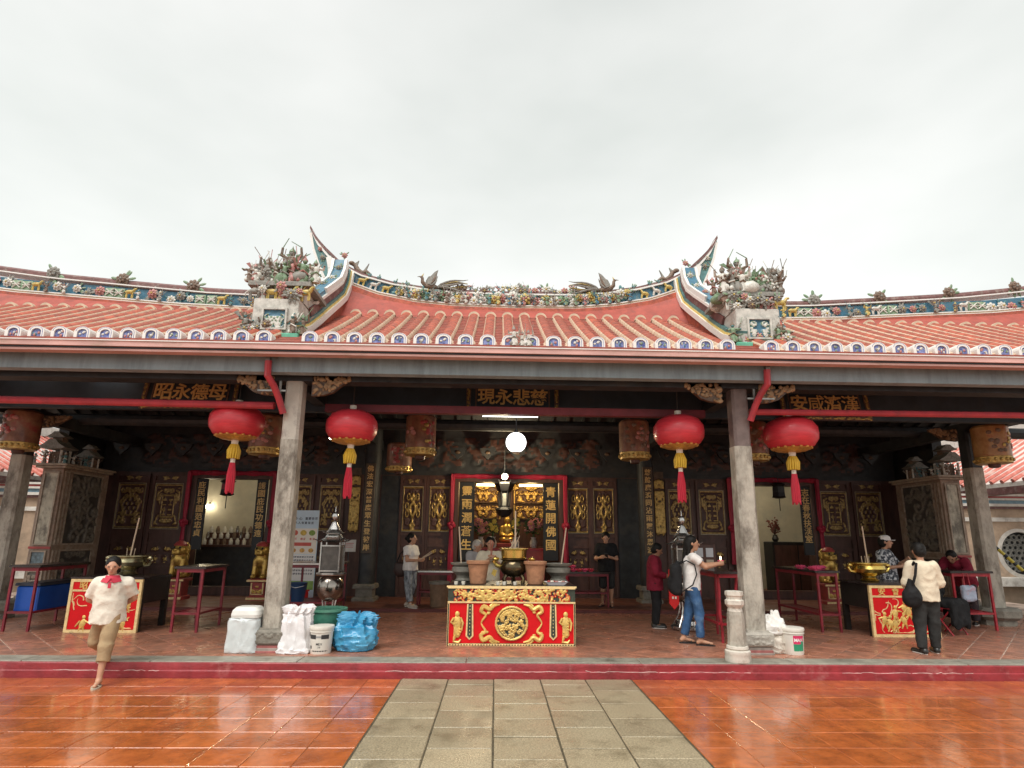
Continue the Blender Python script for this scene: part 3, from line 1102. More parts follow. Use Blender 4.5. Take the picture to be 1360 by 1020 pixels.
def base_sq(x, y, w, col, mats, foot):
    """square carved stone base with a waist, on a foot slab"""
    mb = MB()
    def fr(z0, z1, a, b, mi):
        mb.add([(x - a, y - a, z0), (x + a, y - a, z0), (x + a, y + a, z0), (x - a, y + a, z0), (x - b, y - b, z1), (x + b, y - b, z1), (x + b, y + b, z1), (x - b, y + b, z1)],
               [(0, 3, 2, 1), (4, 5, 6, 7), (0, 1, 5, 4), (1, 2, 6, 5), (2, 3, 7, 6), (3, 0, 4, 7)], mi)
    h = w / 2
    fr(.30, .33, h * .82, h * 1.0, 0)
    fr(.33, .47, h * 1.0, h * 1.02, 0)
    fr(.47, .50, h * 1.02, h * .92, 0)
    fr(.50, .525, h * .80, h * .78, 0)
    part('base', mb, mats, col)
    cv = relief(w * .94, .12, 26, 8, scrolls(int(x * 100) % 97, 9, 2.2, thick=.14, frame=False), .018, [mats, mats], 'base_carving')
    link('base_carving', cv, col, (x, y - h * 1.005, .40))
    fm = MB()
    for i in range(3):
        fm.bevbox(x - h * (.98 - .05 * i), y - h * (.98 - .05 * i), TZ - .01 + .034 * i, x + h * (.98 - .05 * i), y + h * (.98 - .05 * i), TZ + .033 + .034 * i - .004, .005, i % 2)
    part('foot_slab', fm, foot, col)
m_foot1 = M('foot_pink', (.30, .10, .09), .6, var=.3, vs=8)
m_foot2 = M('foot_grey', (.26, .22, .19), .7, var=.3, vs=8)
colL, upL = column(-3.12, 8.76, .285, 4.10, 3.20)
base_sq(-3.12, 8.76, .40, colL, m_stonebase, [m_foot1, m_foot2])
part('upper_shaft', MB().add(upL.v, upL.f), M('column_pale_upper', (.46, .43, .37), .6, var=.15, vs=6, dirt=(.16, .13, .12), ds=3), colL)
colR, upR = column(3.78, 8.78, .285, 4.10, 3.20)
base_sq(3.78, 8.78, .40, colR, M('base_pale_granite', (.40, .37, .32), .75, var=.25, vs=12, bump=.4, bs=40, dirt=(.2, .18, .14), ds=6), [m_foot2, m_foot1])
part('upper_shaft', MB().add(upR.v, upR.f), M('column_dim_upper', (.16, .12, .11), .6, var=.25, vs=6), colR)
for x in (-9.52, 9.98):
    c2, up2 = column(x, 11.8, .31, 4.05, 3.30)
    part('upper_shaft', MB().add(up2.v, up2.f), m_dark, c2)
    bb = MB().lathe([(.36, .30), (.44, .36), (.44, .48), (.38, .525)], (x, 11.8, 0), 8, rot=R(22.5))
    bb.lathe([(.34, TZ - .01), (.34, .30)], (x, 11.8, 0), 8, rot=R(22.5))
    part('base', bb, m_stonebase, c2)
# inner black columns with gilt couplet boards on grey stone plinths
def couplet(parent, text, x, y, z0, z1, w, name='couplet_board', size=.17, mback=None):
    b = MB().bevbox(x - w / 2, y, z0, x + w / 2, y + .035, z1, .006)
    o = part(name, b, mback or m_dark, parent)
    chars(text, x, (z0 + z1) / 2, size, (z1 - z0 - .06) / len(text), y - .001, True, m_goldtext, o, .012)
    return o
for x, txt in ((-3.12, '佛法宏深普度眾生登彼岸'), (3.78, '慈航廣濟同沾雨露沐恩波')):
    c = MB().tube([(x, 14.62, .5), (x, 14.62, 4.6)], .20, 14)
    o = part('inner_column', c, m_dark, hall, smooth=True)
    b = MB().bevbox(x - .27, 14.35, .56, x + .27, 14.89, .66, .03).bevbox(x - .2, 14.42, .36, x + .2, 14.82, .559, .01).bevbox(x - .27, 14.35, IZ - .01, x + .27, 14.89, .358, .02)
    part('plinth', b, m_stonebase, o)
    cb = MB().bevbox(x - .13, 14.36, 1.38, x + .13, 14.40, 3.55, .01)
    part('couplet_board', cb, M('couplet_brown', (.07, .045, .025), .5, var=.3, vs=6), o)
    chars(txt, x, 2.465, .155, .19, 14.358, True, m_goldtext, o, .012)

# carved winged brackets where columns meet the lintel
def wing_bracket(x, y, z, sg, w=.58, h=.30):
    mb = MB()
    pts = [(0, h * .5), (w, h * .5), (w * .96, h * .34), (w * .80, h * .12), (w * .55, -h * .30), (w * .30, -h * .45), (0, -h * .5)]
    mb.prism([(x + sg * p[0], z + p[1]) for p in pts], y - .04, y + .04, 'y', 0)
    rs = random.Random(int(x * 50 + z * 9))
    for i in range(54):
        t = rs.uniform(.03, .97)
        hi, lo = h * .45, -h * .45 + (h * .8) * max(0, t - .25) / .75
        zz = rs.uniform(lo, hi)
        mb.ell((x + sg * w * t, y - .045, z + zz), (rs.uniform(.025, .055), .02, rs.uniform(.018, .034)), 1, 7, 4, Matrix.Rotation(rs.uniform(0, 3), 3, 'Y'))
    part('carved_bracket', mb, [m_wood_br, M('bracket_gilt', (.30, .19, .10), .5, metal=.2, var=.4, vs=12)], hall, smooth=True)
for x in (-3.12, 3.78):
    wing_bracket(x - .30, 8.66, 4.02, -1)
    wing_bracket(x + .28, 8.66, 4.02, 1)
wing_bracket(-9.25, 11.75, 3.98, 1, .6, .25)
wing_bracket(9.70, 11.75, 3.98, -1, .6, .25)

# ------------------------------------------------------------------ name plaques (read right to left)
def plaque(text, x, y, z, w, h, tilt=10):
    rt = Matrix.Translation((x, y, z)) @ Matrix.Rotation(R(-tilt), 4, 'X')
    b = MB().bevbox(-w / 2, 0, -h / 2, w / 2, .05, h / 2, .008).xf(rt)
    o = part('name_plaque', b, m_darkblue, hall)
    fr = MB()
    for s in (-1, 1):
        fr.box(s * (w / 2 - .04) - .04, -.02, -h / 2, s * (w / 2 - .04) + .04, 0, h / 2)
        fr.box(s * (w / 2 - .17) - .012, -.012, -h / 2 + .04, s * (w / 2 - .17) + .012, 0, h / 2 - .05)
    fr.box(-w / 2 + .08, -.02, -h / 2, w / 2 - .08, 0, -h / 2 + .07)
    for i in range(46):
        rs = random.Random(i)
        s = -1 if i % 2 else 1
        fr.ell((s * (w / 2 - .04) + rs.uniform(-.02, .02), -.02, rs.uniform(-h / 2, h / 2)), (.018, .012, .022), 1, 6, 4)
        fr.ell((rs.uniform(-w / 2, w / 2), -.02, -h / 2 + .035 + rs.uniform(-.015, .015)), (.03, .012, .014), 1, 6, 4)
    fr.xf(rt)
    part('plaque_border', fr, [M('plaque_border_brown', (.14, .085, .06), .5, var=.4, vs=20), m_gold], o)
    chars(text, 0, .05, .31, .31, -.001, False, m_goldtext, o, .02, rt)
plaque('昭永德母', -5.34, 9.90, 4.165, 1.63, .55)
plaque('現永悲慈', .26, 9.90, 4.165, 1.63, .51)
plaque('安咸濟漢', 5.85, 9.90, 4.145, 1.61, .55)
# ================================================================== ridges and ceramic figures
RY = 11.18
def interp(x, tab):
    for (a, b), (c, d) in zip(tab[:-1], tab[1:]):
        if x <= c:
            t = (x - a) / (c - a)
            return b + (d - b) * t
    return tab[-1][1]
TOP = [(0, 6.86), (1.34, 6.88), (1.98, 6.94), (2.63, 7.04), (3.28, 7.22), (3.53, 7.35), (3.79, 7.52), (4.14, 7.86), (4.33, 8.09), (4.45, 8.31)]
BOT = [(0, 6.43), (1.32, 6.45), (2.1, 6.52), (2.9, 6.68), (3.47, 6.89), (3.72, 7.02)]
def strip(mb, us, zf, h, y0, y1, mi, sgn=1, cx=CX):
    """solid band following a curve in the XZ plane"""
    vs, fs = [], []
    for u in us:
        z = zf(u)
        vs += [(cx + sgn * u, y0, z), (cx + sgn * u, y0, z + h), (cx + sgn * u, y1, z + h), (cx + sgn * u, y1, z)]
    k = len(us)
    for i in range(k - 1):
        a, b = 4 * i, 4 * i + 4
        fs += [(a, b, b + 1, a + 1), (a + 1, b + 1, b + 2, a + 2), (a + 2, b + 2, b + 3, a + 3), (a + 3, b + 3, b, a)]
    fs += [(0, 1, 2, 3), (4 * k - 4, 4 * k - 1, 4 * k - 2, 4 * k - 3)]
    mb.add(vs, fs, mi)
us = [3.72 * i / 26 for i in range(27)]
rb = MB()
for sg in (-1, 1):
    strip(rb, us, lambda u: interp(u, BOT) - .20, .20, RY - .26, RY + .26, 1, sg)          # red fillet the rows die into
    strip(rb, us, lambda u: interp(u, BOT), .030, RY - .20, RY + .20, 0, sg)                # white line
    strip(rb, us, lambda u: interp(u, BOT) + .030, .045, RY - .17, RY + .17, 4, sg)
    strip(rb, us, lambda u: interp(u, BOT) + .075, .022, RY - .19, RY + .19, 0, sg)
    strip(rb, us, lambda u: interp(u, BOT) + .097, max(.02, .30), RY - .10, RY + .10, 2, sg)  # blue-green frieze ground
    ut = [4.45 * i / 34 for i in range(35)]
    strip(rb, ut, lambda u: interp(u, TOP) - .085, .035, RY - .15, RY + .15, 0, sg)
    strip(rb, ut, lambda u: interp(u, TOP) - .05, .05, RY - .13 * (1 if True else 1), RY + .13, 3, sg)
ridge = part('main_ridge', rb, [m_capwhite, m_roof, C_BLUE, C_MAROON, m_cream], hall)
ridge['label'] = 'curved swallowtail main ridge crowded with ceramic phoenixes, animals and flowers'
# rounded red apron between row tops and ridge
ap = MB()
vs, fs = [], []
for i in range(41):
    x = CX - 3.62 + 7.24 * i / 40
    zt = interp(abs(x - CX), BOT) - .005
    for k in range(5):
        t = k / 4
        y = 10.36 + (RY - .19 - 10.36) * t
        z0 = rz(10.36) - .02
        vs.append((x, y, z0 + (zt - z0) * (t ** 1.15)))
for i in range(40):
    for k in range(4):
        a = i * 5 + k
        fs.append((a, a + 5, a + 6, a + 1))
ap.add(vs, fs)
part('ridge_apron', ap, M('apron_red', (.36, .072, .050), .6, var=.18, vs=5, dirt=(.25, .06, .045), ds=3), ridge, smooth=True)
# swallow tails
def tail(sg):
    mb = MB()
    poly = [(3.42, 6.92), (3.53, 7.28), (3.79, 7.44), (4.14, 7.78), (4.33, 8.01), (4.44, 8.26), (4.42, 8.05), (4.33, 7.72), (4.20, 7.38), (4.02, 7.05), (3.80, 6.80), (3.55, 6.62)]
    mb.prism([(CX + sg * p[0], p[1]) for p in poly], RY - .13, RY + .13, 'y', 2)
    # pale outlines standing proud of the panel
    def line(pts, w, mi, d=.155):
        for (a, b) in zip(pts[:-1], pts[1:]):
            dx, dz = b[0] - a[0], b[1] - a[1]
            l = math.hypot(dx, dz)
            nx, nz = -dz / l * w / 2, dx / l * w / 2
            mb.prism([(CX + sg * (a[0] + nx), a[1] + nz), (CX + sg * (b[0] + nx), b[1] + nz), (CX + sg * (b[0] - nx), b[1] - nz), (CX + sg * (a[0] - nx), a[1] - nz)], RY - d, RY + d, 'y', mi)
    line([(4.42, 8.12), (4.33, 7.74), (4.20, 7.40), (4.05, 7.08)], .05, 0)
    line([(4.40, 8.18), (4.24, 7.86), (4.02, 7.60), (3.80, 7.42)], .045, 0, .16)
    line([(3.99, 7.56), (3.93, 7.30), (3.92, 7.05)], .11, 0, .165)
    line([(3.64, 7.36), (3.62, 7.10), (3.55, 6.80)], .10, 0, .17)
    line([(4.43, 8.24), (4.30, 8.00), (4.10, 7.76), (3.80, 7.48)], .030, 1, .17)
    o = part('swallow_tail', mb, [m_capwhite, C_MAROON, m_strip_teal], ridge)
    return o
for sg in (-1, 1):
    tail(sg)

def rnd_mats(mb_mats, rs, k):
    return rs.sample(mb_mats, k)
def figurine(rs, h=.30):
    """opera warrior: robe, belted torso, posed arms, plumed helmet, back flags or a lance"""
    mb = MB()
    lean = rs.uniform(-.06, .06) * h
    mb.lathe([(.17 * h, 0), (.13 * h, h * .28), (.10 * h, h * .45), (.13 * h, h * .58), (.135 * h, h * .68), (.05 * h, h * .76)], (0, 0, 0), 8, 0, sy=.75)
    mb.ell((-.13 * h, -.03 * h, h * .10), (.10 * h, .10 * h, .12 * h), 2, 7, 5)
    mb.ell((.12 * h, -.05 * h, h * .14), (.09 * h, .10 * h, .15 * h), 0, 7, 5)
    mb.ell((lean, -.02 * h, h * .84), h * .085, 1, 8, 6)
    mb.lathe([(h * .10, h * .86), (h * .10, h * .92), (h * .04, h * 1.0), (.002, h * 1.10)], (lean, 0, 0), 7, 2)
    for s in (-1, 1):
        up = rs.random()
        e = (s * h * .27, -h * .08, h * (.58 + .12 * up))
        w = (s * h * (.34 - .12 * up), -h * .20, h * (.50 + .55 * up))
        mb.tube([(s * h * .13, 0, h * .68), e, w], [h * .065, h * .06, h * .04], 6, 0)
        mb.ell(w, h * .045, 1, 6, 4)
        if up > .5:
            d = rs.uniform(-.5, .9)
            mb.tube([(w[0] - s * d * h * .15, w[1], w[2] - h * .15), (w[0] + s * d * h * .35, w[1], w[2] + h * .38)], h * .014, 5, 2)
    if rs.random() < .5:
        for a in (-.5, -.18, .18, .5):
            mb.prism([(a * .2 * h, h * .6), (a * .2 * h + .02 * h, h * .6), (a * .9 * h + .08 * h, h * 1.12), (a * .9 * h - .10 * h, h * 1.0)], h * .11, h * .13, 'y', rs.choice((0, 2)))
    mb.tube([(-h * .22, h * .02, h * .36), (0, -h * .11, h * .46), (h * .22, h * .02, h * .34)], h * .035, 6, 2)
    return mb
def horse(rs, h=.20):
    mb = MB()
    mb.ell((0, 0, h * .62), (h * .42, h * .2, h * .21), 0, 9, 6)
    mb.tube([(h * .32, 0, h * .66), (h * .50, 0, h * .92), (h * .66, -h * .02, h * .92)], [h * .15, h * .10, h * .07], 7, 0)
    for x in (-.3, -.2, .22, .32):
        mb.tube([(h * x, h * .08 * (1 if x in (-.3, .22) else -1), h * .55), (h * x * 1.05, 0, h * .25), (h * x, 0, 0)], [h * .08, h * .055, h * .05], 6, 0)
    mb.tube([(-h * .40, 0, h * .66), (-h * .58, 0, h * .5), (-h * .58, 0, h * .25)], [h * .05, h * .05, h * .02], 5, 1)
    mb.ell((0, 0, h * .78), (h * .16, h * .2, h * .08), 1, 7, 5)
    return mb
def blossom(rs, r=.10, petals=8):
    mb = MB()
    for ring, (k, tilt, rr) in enumerate(((petals, .45, 1.0), (petals - 2, .95, .66))):
        for i in range(k):
            a = 2 * PI * i / k + ring
            d = Vector((math.cos(a), 0, math.sin(a)))
            c = d * r * rr * .58 + Vector((0, -r * .35 * ring, 0))
            rot = Matrix.Rotation(-a, 3, 'Y')
            mb.ell(c, (r * .42 * rr, r * .12, r * .30 * rr), 0, 7, 4, rot)
    mb.ell((0, -r * .4, 0), r * .2, 1, 7, 5)
    for i in range(5):
        a = rs.uniform(0, 6.28)
        rot = Matrix.Rotation(-a, 3, 'Y')
        mb.ell((math.cos(a) * r * 1.25, r * .15, math.sin(a) * r * 1.1), (r * .55, r * .08, r * .22), 2, 7, 4, rot)
    return mb
def phoenix(sg):
    """bird with raised wing, crest and long streaming tail plumes"""
    mb = MB()
    mb.ell((0, 0, .12), (.17, .09, .085), 0, 10, 6)
    mb.tube([(.13, 0, .14), (.22, -.02, .20), (.24, -.02, .30), (.28, -.02, .33)], [.06, .045, .035, .03], 7, 0)
    mb.tube([(.29, -.02, .33), (.36, -.03, .31)], [.018, .004], 5, 1)
    mb.tube([(.25, -.02, .35), (.23, -.02, .42)], [.02, .004], 5, 2)
    for k, yy in ((0, -.09), (1, .08)):
        mb.prism([(-.02, .12), (.09, .15), (.07, .30), (-.03, .46), (-.10, .52), (-.09, .40), (-.12, .25)] if k == 0 else [(.05, .12), (.14, .15), (.17, .28), (.13, .40), (.09, .42), (.06, .28)], yy - .012, yy + .012, 'y', 1)
        for i in range(4):
            mb.tube([(.0 - .02 * i, yy - .014, .16 + .03 * i), (-.05 - .012 * i, yy - .018, .34 + .035 * i)], [.014, .006], 5, 0)
    for i in range(7):
        z0 = .02 + .035 * i
        pts = [(-.12, 0, .12)]
        for j in range(1, 8):
            t = j / 7
            pts.append((-.12 - .70 * t, .03 * (i % 3 - 1) - .05, .12 + .062 * i * t * (1.25 - .45 * t) + .04 * math.sin(t * 6 + i) * t))
        mb.tube(pts, [.02, .026, .027, .025, .022, .018, .012, .005], 6, (1, 0, 2)[i % 3])
    for p in (.05, -.05):
        mb.tube([(p, -.03, .06), (p + .01, -.05, -.06)], .014, 5, 2)
    mb.xf(Matrix.Scale(sg, 4, (1, 0, 0)) if sg < 0 else Matrix.Identity(4))
    return mb
rs = random.Random(21)
def put(name, mb, mats, x, y, z, rzv=0.0, tilt=0.0, s=1.0):
    o = part(name, mb, mats, ridge, smooth=True, angle=50)
    o.location = (x, y, z)
    o.rotation_euler = (0, tilt, rzv)
    o.scale = (s, s, s)
    return o
# phoenix pair with tails pointing to the middle
put('phoenix', phoenix(-1), [C_BROWN, C_GREY, C_YEL], CX - 1.80, RY - .12, 6.82, 0, .14, .92)
put('phoenix', phoenix(1), [C_BROWN, C_GREY, C_YEL], CX + 1.94, RY - .12, 6.84, 0, -.14, .92)
# small dragons perched on the rising ridge
for sg in (-1, 1):
    mb = MB()
    mb.tube([(.22, 0, .02), (.12, 0, .08), (.02, 0, .05), (-.08, 0, .12), (-.14, 0, .24), (-.20, -.03, .26)], [.02, .05, .06, .06, .05, .045], 8, 0)
    mb.prism([(.02, .06), (.16, .28), (.10, .10)], -.02, .02, 'y', 1).prism([(-.10, .2), (-.06, .34), (-.13, .28)], -.02, .02, 'y', 1)
    mb.ell((-.21, -.03, .27), (.07, .05, .045), 0, 8, 5)
    mb.xf(Matrix.Scale(-sg, 4, (1, 0, 0)))
    put('ridge_dragon', mb, [C_BROWN, C_GREY], CX + sg * 3.32, RY, 7.22, 0, 0, 1)
# frieze pieces: horses at the ends, blossoms, leaves and scholars along it
for sg in (-1, 1):
    for i, u in enumerate((3.28, 3.02, 2.76)):
        put('frieze_horse', horse(rs), [C_YEL if i % 2 == 0 else C_WHITE, C_BROWN], CX + sg * u, RY - .15, interp(u, BOT) + .10, PI if sg > 0 else 0, sg * -.22, 1.0)
    put('frieze_medallion', MB().lathe([(.001, .03), (.06, .028), (.075, .02), (.095, .03), (.10, 0)], (0, 0, 0), 16, 0).xf(Matrix.Rotation(R(90), 4, 'X')), [C_PINK], CX + sg * 2.02, RY - .12, interp(2.02, BOT) + .22)
u = -2.45
i = 0
while u < 2.46:
    z = interp(abs(u), BOT)
    r = rs.uniform(.085, .145)
    mats = [rs.choice((C_WHITE, C_WHITE, C_PINK, C_GREY, C_WHITE, C_YEL, C_GREEN)), rs.choice((C_YEL, C_PINK)), rs.choice((C_GREEN, C_GREY, C_TEAL))]
    put('frieze_blossom', blossom(rs, r, rs.choice((7, 8, 9))), mats, CX + u, RY - .14 - rs.uniform(0, .04), z + rs.uniform(.14, .32))
    if i % 2 == 0:
        put('frieze_figure', figurine(rs, rs.uniform(.19, .26)), rs.sample(CER, 3), CX + u + rs.uniform(-.05, .05), RY - .22, z + .09, rs.uniform(-.5, .5))
    u += rs.uniform(.085, .13)
    i += 1
# crest of blossoms, leaves and little figures along the top edge
u = -1.3
while u < 1.35:
    k = rs.random()
    if k < .6:
        put('crest_blossom', blossom(rs, rs.uniform(.06, .11), 7), [rs.choice((C_PINK, C_WHITE, C_GREY, C_BROWN)), C_YEL, rs.choice((C_GREEN, C_GREY))], CX + u, RY - .12, interp(abs(u), TOP) + rs.uniform(-.02, .07))
    else:
        put('crest_figure', figurine(rs, rs.uniform(.13, .2)), rs.sample(CER, 3), CX + u, RY - .02, interp(abs(u), TOP))
    u += rs.uniform(.07, .13)
for x in (-.28, -.12, .0, .14, .27):
    put('crest_figure', figurine(rs, rs.uniform(.17, .25)), rs.sample(CER, 3), CX + x, RY - .08, 6.82)
for sg in (-1, 1):
    for u in (2.3, 2.55, 2.9, 3.1):
        put('crest_leaf', blossom(rs, .07, 6), [C_TEAL, C_GREY, C_GREEN], CX + sg * u, RY - .12, interp(u, TOP) - .02)
    for u, z in ((3.76, 7.30), (3.78, 7.10), (3.80, 6.95), (4.12, 7.55), (4.18, 7.75)):
        put('tail_blossom', blossom(rs, .065, 7), [rs.choice((C_PINK, C_WHITE, C_GREY)), C_YEL, C_GREEN], CX + sg * u, RY - .15, z)

# gable ridges running down to the eave, with the figure stages at their feet
GP = [(10.95, 7.20), (10.86, 6.88), (10.62, 6.53), (10.2, 6.20), (9.7, 5.83), (9.2, 5.45), (8.75, 5.13), (8.45, 4.98)]
def gable(sg):
    x0 = CX + sg * 3.62
    mb = MB()
    def band(pts, dz, h, w, mi, xo=0):
        """strip lying along the path, offset along the path's normal"""
        vs, fs = [], []
        k = len(pts)
        for i, (y, z) in enumerate(pts):
            ty, tz = pts[min(k - 1, i + 1)][0] - pts[max(0, i - 1)][0], pts[min(k - 1, i + 1)][1] - pts[max(0, i - 1)][1]
            l = math.hypot(ty, tz)
            ny, nz = tz / l, -ty / l
            xl, xr = x0 + xo - w / 2, x0 + xo + w / 2
            ya, za, yb, zb = y + ny * dz, z + nz * dz, y + ny * (dz + h), z + nz * (dz + h)
            vs += [(xl, ya, za), (xr, ya, za), (xr, yb, zb), (xl, yb, zb)]
        for i in range(k - 1):
            a, b = 4 * i, 4 * i + 4
            fs += [(a, a + 1, b + 1, b), (a + 1, a + 2, b + 2, b + 1), (a + 2, a + 3, b + 3, b + 2), (a + 3, a, b, b + 3)]
        fs += [(0, 3, 2, 1), (4 * k - 4, 4 * k - 3, 4 * k - 2, 4 * k - 1)]
        mb.add(vs, fs, mi)
    sm = []
    for (a, b), (c, d) in zip(GP[:-1], GP[1:]):
        for t in (0, .5):
            sm.append((a + (c - a) * t, b + (d - b) * t))
    sm.append(GP[-1])
    band(sm, -.50, .38, .30, 1)
    band(sm, -.12, .10, .40, 0)
    band(sm, -.02, .035, .34, 2)
    band(sm, .015, .05, .30, 5)
    band(sm[:12], .065, .15, .24, 6)
    band(sm[:11], .215, .05, .32, 0)
    band(sm[:10], .265, .07, .24, 3)
    for xo in (-.13, .13):
        band(sm[:9], .265, .10, .05, 0, xo)
    g_ = part('gable_ridge', mb, [m_capwhite, m_roof, m_strip_yel, C_BLUE, m_cream, m_strip_teal, C_MAROON], hall)
    # stage box with framed relief and green lip
    bx = CX + sg * 3.90
    st = MB()
    st.bevbox(bx - .36, 8.44, 4.80, bx + .36, 9.7, 5.44, .01, 0)
    st.bevbox(bx - .42, 8.36, 4.76, bx + .42, 9.02, 4.83, .015, 1)
    st.bevbox(bx - .30, 8.40, 4.72, bx - .05, 8.62, 4.768, .015, 1)
    for a, b, c, d in ((-.20, 4.90, .20, 4.93), (-.20, 5.24, .20, 5.27), (-.20, 4.93, -.17, 5.24), (.17, 4.93, .20, 5.24)):
        st.box(bx + a, 8.40, b, bx + c, 8.442, d, 0)
    part('figure_stage', st, [M('stage_white', (.52, .50, .45), .6, var=.25, vs=9, dirt=(.26, .25, .22), ds=7), M('stage_green', (.10, .36, .24), .45, var=.2, vs=8)], g_)
    link('stage_relief', relief(.34, .31, 22, 20, scrolls(31 + sg, 9, 1, thick=.12, frame=False), .03, [C_WHITE, C_BLUE, C_GREEN], 'stage_relief'), g_, (bx, 8.438, 5.085))
    sh = MB().bevbox(bx - .52, 8.50, 5.70, bx + .50, 9.35, 5.78, .015, 0)
    sh.bevbox(bx - .372, 8.62, 5.445, bx + .372, 9.9, 5.70, .01, 1)
    part('upper_stage', sh, [C_GREY, MATS['stage_white']], g_)
    rr = random.Random(40 + sg)
    def fg(name, mb_, mats, x, y, z, r=0.0, s=1.0):
        o = part(name, mb_, mats, g_, smooth=True, angle=50)
        o.location, o.rotation_euler, o.scale = (x, y, z), (0, 0, r), (s, s, s)
    for i, dx in enumerate((-.44, -.30, .30, .44)):
        fg('stage_figure', figurine(rr, .33), rr.sample([C_GREY, C_WHITE, C_TEAL, C_BROWN, C_GREEN], 3), bx + dx, 8.42 + .05 * (i % 2), 4.84, rr.uniform(-.6, .6))
    for i, dx in enumerate((-.40, -.26, -.12, .02, .16, .30, .42)):
        fg('stage_figure', figurine(rr, .25) if i % 2 else horse(rr, .24), rr.sample([C_WHITE, C_YEL, C_PINK, C_GREY, C_BROWN], 3), bx + dx, 8.52, 5.44, rr.uniform(-.4, .4))
    for i in range(16):
        fg('stage_blossom', blossom(rr, rr.uniform(.06, .10), 7), [rr.choice((C_GREY, C_WHITE, C_PINK, C_BROWN)), C_YEL, rr.choice((C_GREEN, C_GREY))], bx + rr.uniform(-.46, .46), 8.40 + rr.uniform(0, .08), rr.choice((rr.uniform(4.86, 5.0), rr.uniform(5.48, 5.68))))
    rk = MB()
    for i in range(26):
        rk.ell((rr.uniform(-.48, .48), rr.uniform(-.10, .55), rr.uniform(-.02, .14)), (rr.uniform(.07, .15), rr.uniform(.07, .13), rr.uniform(.06, .16)), i % 3, 7, 5, Matrix.Rotation(rr.uniform(0, 3), 3, 'Y'))
    fg('rockery', rk, [C_GREY, C_WHITE, C_GREEN], bx, 8.64, 5.76)
    for i in range(7):
        y_, z_ = GP[min(5, i)]
        fg('ridge_blossom', blossom(rr, .07, 7), [rr.choice((C_WHITE, C_PINK, C_GREY)), C_YEL, C_GREEN], x0 + rr.uniform(-.08, .08), y_ - .30, z_ + .20)
    # big battle group above
    for i in range(17):
        dx, hh = -.50 + 1.0 * (i % 9) / 8 + rr.uniform(-.05, .05), rr.uniform(.28, .46)
        fg('battle_figure', figurine(rr, hh), rr.sample([C_GREY, C_GREEN, C_WHITE, C_GREEN, C_PINK, C_GREY, C_WHITE, C_BROWN], 3), bx + dx, 8.58 + .28 * (i // 9) + rr.uniform(-.05, .05), 5.78 + (.10 if i > 8 else 0), rr.uniform(-.9, .9))
    for i in range(14):
        fg('battle_cloud', blossom(rr, rr.uniform(.06, .11), 6), [rr.choice((C_GREY, C_WHITE, C_BROWN)), C_GREY, C_GREEN], bx + rr.uniform(-.48, .48), 8.54 + rr.uniform(0, .1), 5.80 + rr.uniform(0, .32) * (1 - abs(rr.uniform(-1, 1)) * .5))
    fg('battle_horse', horse(rr, .46), [C_GREY, C_BROWN], bx - .10, 8.86, 5.78, rr.uniform(-.3, .3))
    fg('battle_horse', horse(rr, .40), [C_BROWN, C_WHITE], bx + .28 * sg, 8.70, 5.78, rr.uniform(2.6, 3.4))
    # the general riding above, arms and blades raised
    q = MB()
    q.lathe([(.13, 0), (.11, .12), (.10, .20), (.12, .30), (.04, .37)], (0, 0, 0), 9, 0)
    q.ell((0, 0, .44), .068, 1, 9, 6)
    q.lathe([(.078, .46), (.07, .50), (.02, .56), (.003, .62)], (0, 0, 0), 8, 2)
    for s in (-1, 1):
        q.tube([(s * .10, 0, .32), (s * .22, -.03, .38), (s * .20, -.05, .55)], [.042, .036, .026], 7, 0)
        q.tube([(s * .22, -.05, .50), (s * .08 - (.0 if s < 0 else .05), -.06, .78)] if s < 0 else [(s * .22, -.05, .56), (-.02, -.06, .70)], [.012, .008], 5, 2)
    for a in (-.5, -.2, .2, .5):
        q.prism([(a * .1, .3), (a * .1 + .03, .3), (a * .62 + .05, .50), (a * .62 - .05, .46)], .08, .10, 'y', 2)
    fg('general', q, [C_BROWN, C_GREY, C_GREEN], bx - .06 * sg - .04, 8.84, 6.10, 0, .78)
for sg in (-1, 1):
    gable(sg)
# lone figures on the middle of the eave
for x, hh in ((CX - .10, .30), (CX + .02, .22), (CX + .12, .24)):
    o = part('eave_figure', figurine(rs, hh), [C_WHITE, C_PINK, C_GREY], ridge, smooth=True)
    o.location = (x, 7.99, 4.56)

